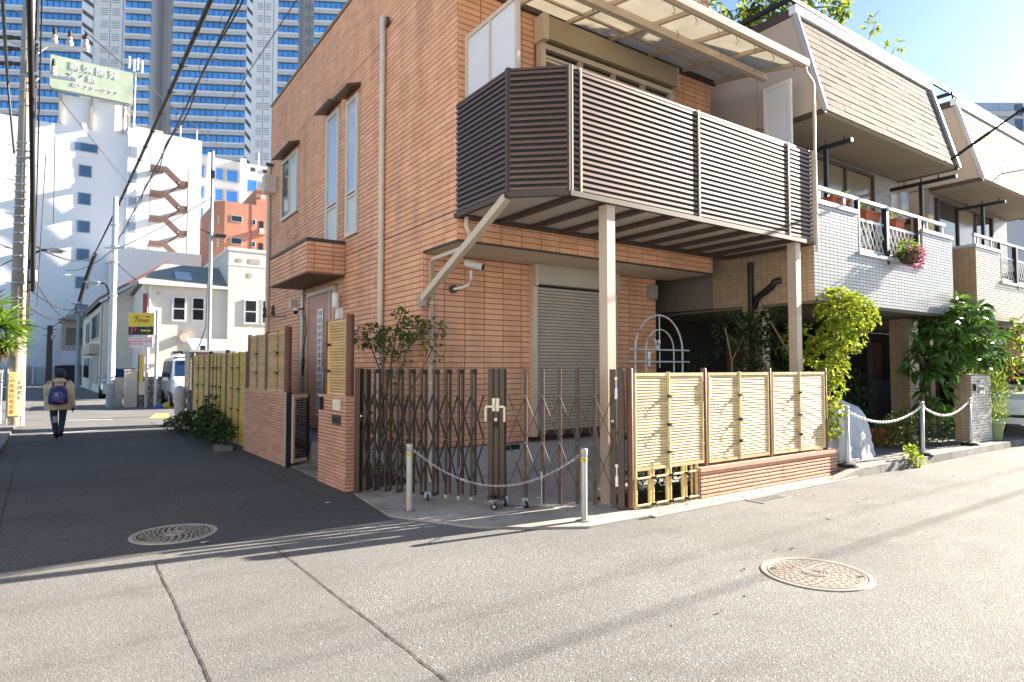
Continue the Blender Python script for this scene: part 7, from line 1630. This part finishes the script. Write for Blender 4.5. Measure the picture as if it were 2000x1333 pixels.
for (p, q, sg_, r, lb) in (
    ((10.802, 77.664, 26.614), (5.613, 20.44, 13.509), .0, .022, 'thin wire slanting from white building up over the brick house wall'),
    ((-.053, 19.498, 10.286), (17.231, 79.294, 25.266), .3, .018, 'thin wire from crossarm end across tower towards grey mid-rise'),
    ((-.803, 20.504, 9.043), (5.295, 69.314, 17.258), .2, .012, 'thin grey wire from lower crossarm down across white building'),
    ((-1.66, 20.611, 8.927), (-1.145, 12.956, 7.504), .0, .03, 'dark cable left of concrete pole rising to left corner'),
    ((-1.465, 20.476, 7.039), (-1.66, 20.611, 8.927), .0, .03, 'short dark cable hugging left side of concrete pole'),
    ((-.99, 20.54, 3.518), (-.90, 14.0, 8.9), -.6, .055, 'very thick dark cable bundle rising along right side of concrete pole'),
    ((-.964, 20.372, 4.143), (-.739, 15.108, 8.705), -.5, .014, 'thin vertical wire right of the thick cable bundle'),
    ((-.892, 20.322, 3.076), (-.80, 20.175, 7.039), .0, .012, 'thin drop wire hanging in front of white building near pole'),
    ((-.60, 20.322, 5.3), (-.62, 20.175, 7.6), .0, .012, 'short drop wire hanging right of the concrete pole'),
    ((-1.137, 20.735, 4.827), (.855, 54.143, 9.697), .5, .03, 'black cable from concrete pole to the far cable junction above lamp'),
    ((-1.16, 20.751, 3.635), (.05, 55, 5.9), .4, .02, 'cable from concrete pole to slim far pole, upper of two'),
    ((-1.09, 20.703, 3.096), (.05, 55, 5.5), .5, .02, 'cable from concrete pole to slim far pole, lower of two'),
    ((-.879, 20.435, 3.622), (.05, 55, 6.1), .9, .015, 'deeply sagging wire from concrete pole to slim far pole'),
    ((-2.127, 25.8, 5.458), (-1.36, 21.011, 4.601), .0, .016, 'wire from left edge to concrete pole above the palm'),
    ((-1.897, 23.207, 4.437), (-1.402, 20.919, 4.379), .0, .016, 'level wire from left edge to concrete pole'),
    ((.914, 54.102, 9.771), (.05, 55, 6.3), -.2, .16, 'fat dark bundle of wires falling from junction to slim far pole'),
    ((.05, 55, 6.2), (-1.95, 66, 4.9), .2, .03, 'wires from slim far pole to dark wooden pole'),
    ((1.081, 28.1, 6.0), (3.44, 21.95, 7.0), .1, .012, 'thin wire between slim pale pole and steel mast'),
    ((1.06, 28.05, 6.9), (1.827, 47.388, 9.349), .1, .03, 'cable from top of slim pale pole to far junction'),
    ((1.06, 28.05, 5.6), (3.941, 52.006, 7.358), .1, .02, 'wire from slim pale pole towards the red edged roof'),
    ((1.06, 28.05, 6.05), (-.6, 40, 6.6), .3, .015, 'wire from slim pale pole to the left across white building'),
    ((16.761, 5.423, 5.819), (16.229, 4.575, 5.652), .0, .012, 'short wire in front of the farther pale mansard'),
    ): cable(p, q, sg_, r, lb)

for (y, z, lb) in ((.80, 6.6, 'overhead cable along the right road whose soft shadow crosses the asphalt, nearer one'), (1.35, 6.8, 'overhead cable along the right road whose soft shadow crosses the asphalt, farther one')):
    cable((60, y + .4, z + .3), (-14, y - .3, z), .5, .017 if y < 1 else .008, lb)
# added house out of view: bounces light onto the brick wall, blocks sky
oh = thing('unseen_bounce_house', 'added grey house out of view across the lane, bouncing light onto brick wall', 'house', (-4.6, 3, 0))
b = MB(); b.box(-11, -9, 0, -4.4, 12.4, 8.2); b.build('wall', M('unseen_bounce_wall', (.30, .31, .33), .9, var=.05, scale=1), oh)
for k in range(2):
    for yy in (-6, -2.5, 1, 4.5, 8, 10.5):
        window(oh, (-4.4, 0, 0), Y, X, yy, yy + 1.3, 1.0 + k * 3.4, 2.4 + k * 3.4, m_champ, [(yy + .06, yy + .64, 1.06 + k * 3.4, 2.34 + k * 3.4, m_panedark), (yy + .66, yy + 1.24, 1.06 + k * 3.4, 2.34 + k * 3.4, m_panedark)], fw=.05)

b = MB(); random.seed(5)
for k in range(130):
    q = random.random()
    if q < .4: c = V((random.uniform(4.9, 8.8), 4.42 + abs(random.gauss(0, .12)), .022))
    elif q < .7: c = V((random.uniform(8.9, 14), random.uniform(4.3, 5.2), 0)); c.z = .006 if c.y < 4.43 else .106
    elif q < .9: c = V((random.uniform(2.8, 4.7), random.uniform(4.9, 7.2), .028))
    else: c = V((random.uniform(2, 10), random.uniform(2.4, 4.3), .006))
    d = rdir(); d.z *= .15; leaf_mb(b, c, d, Z, random.uniform(.025, .055), random.uniform(.012, .028), .2, .1, random.random())
b.build('leaf_litter', M('leaf_dry', (.20, .13, .055), .8, var=.3, rnd=.4), kind='stuff')
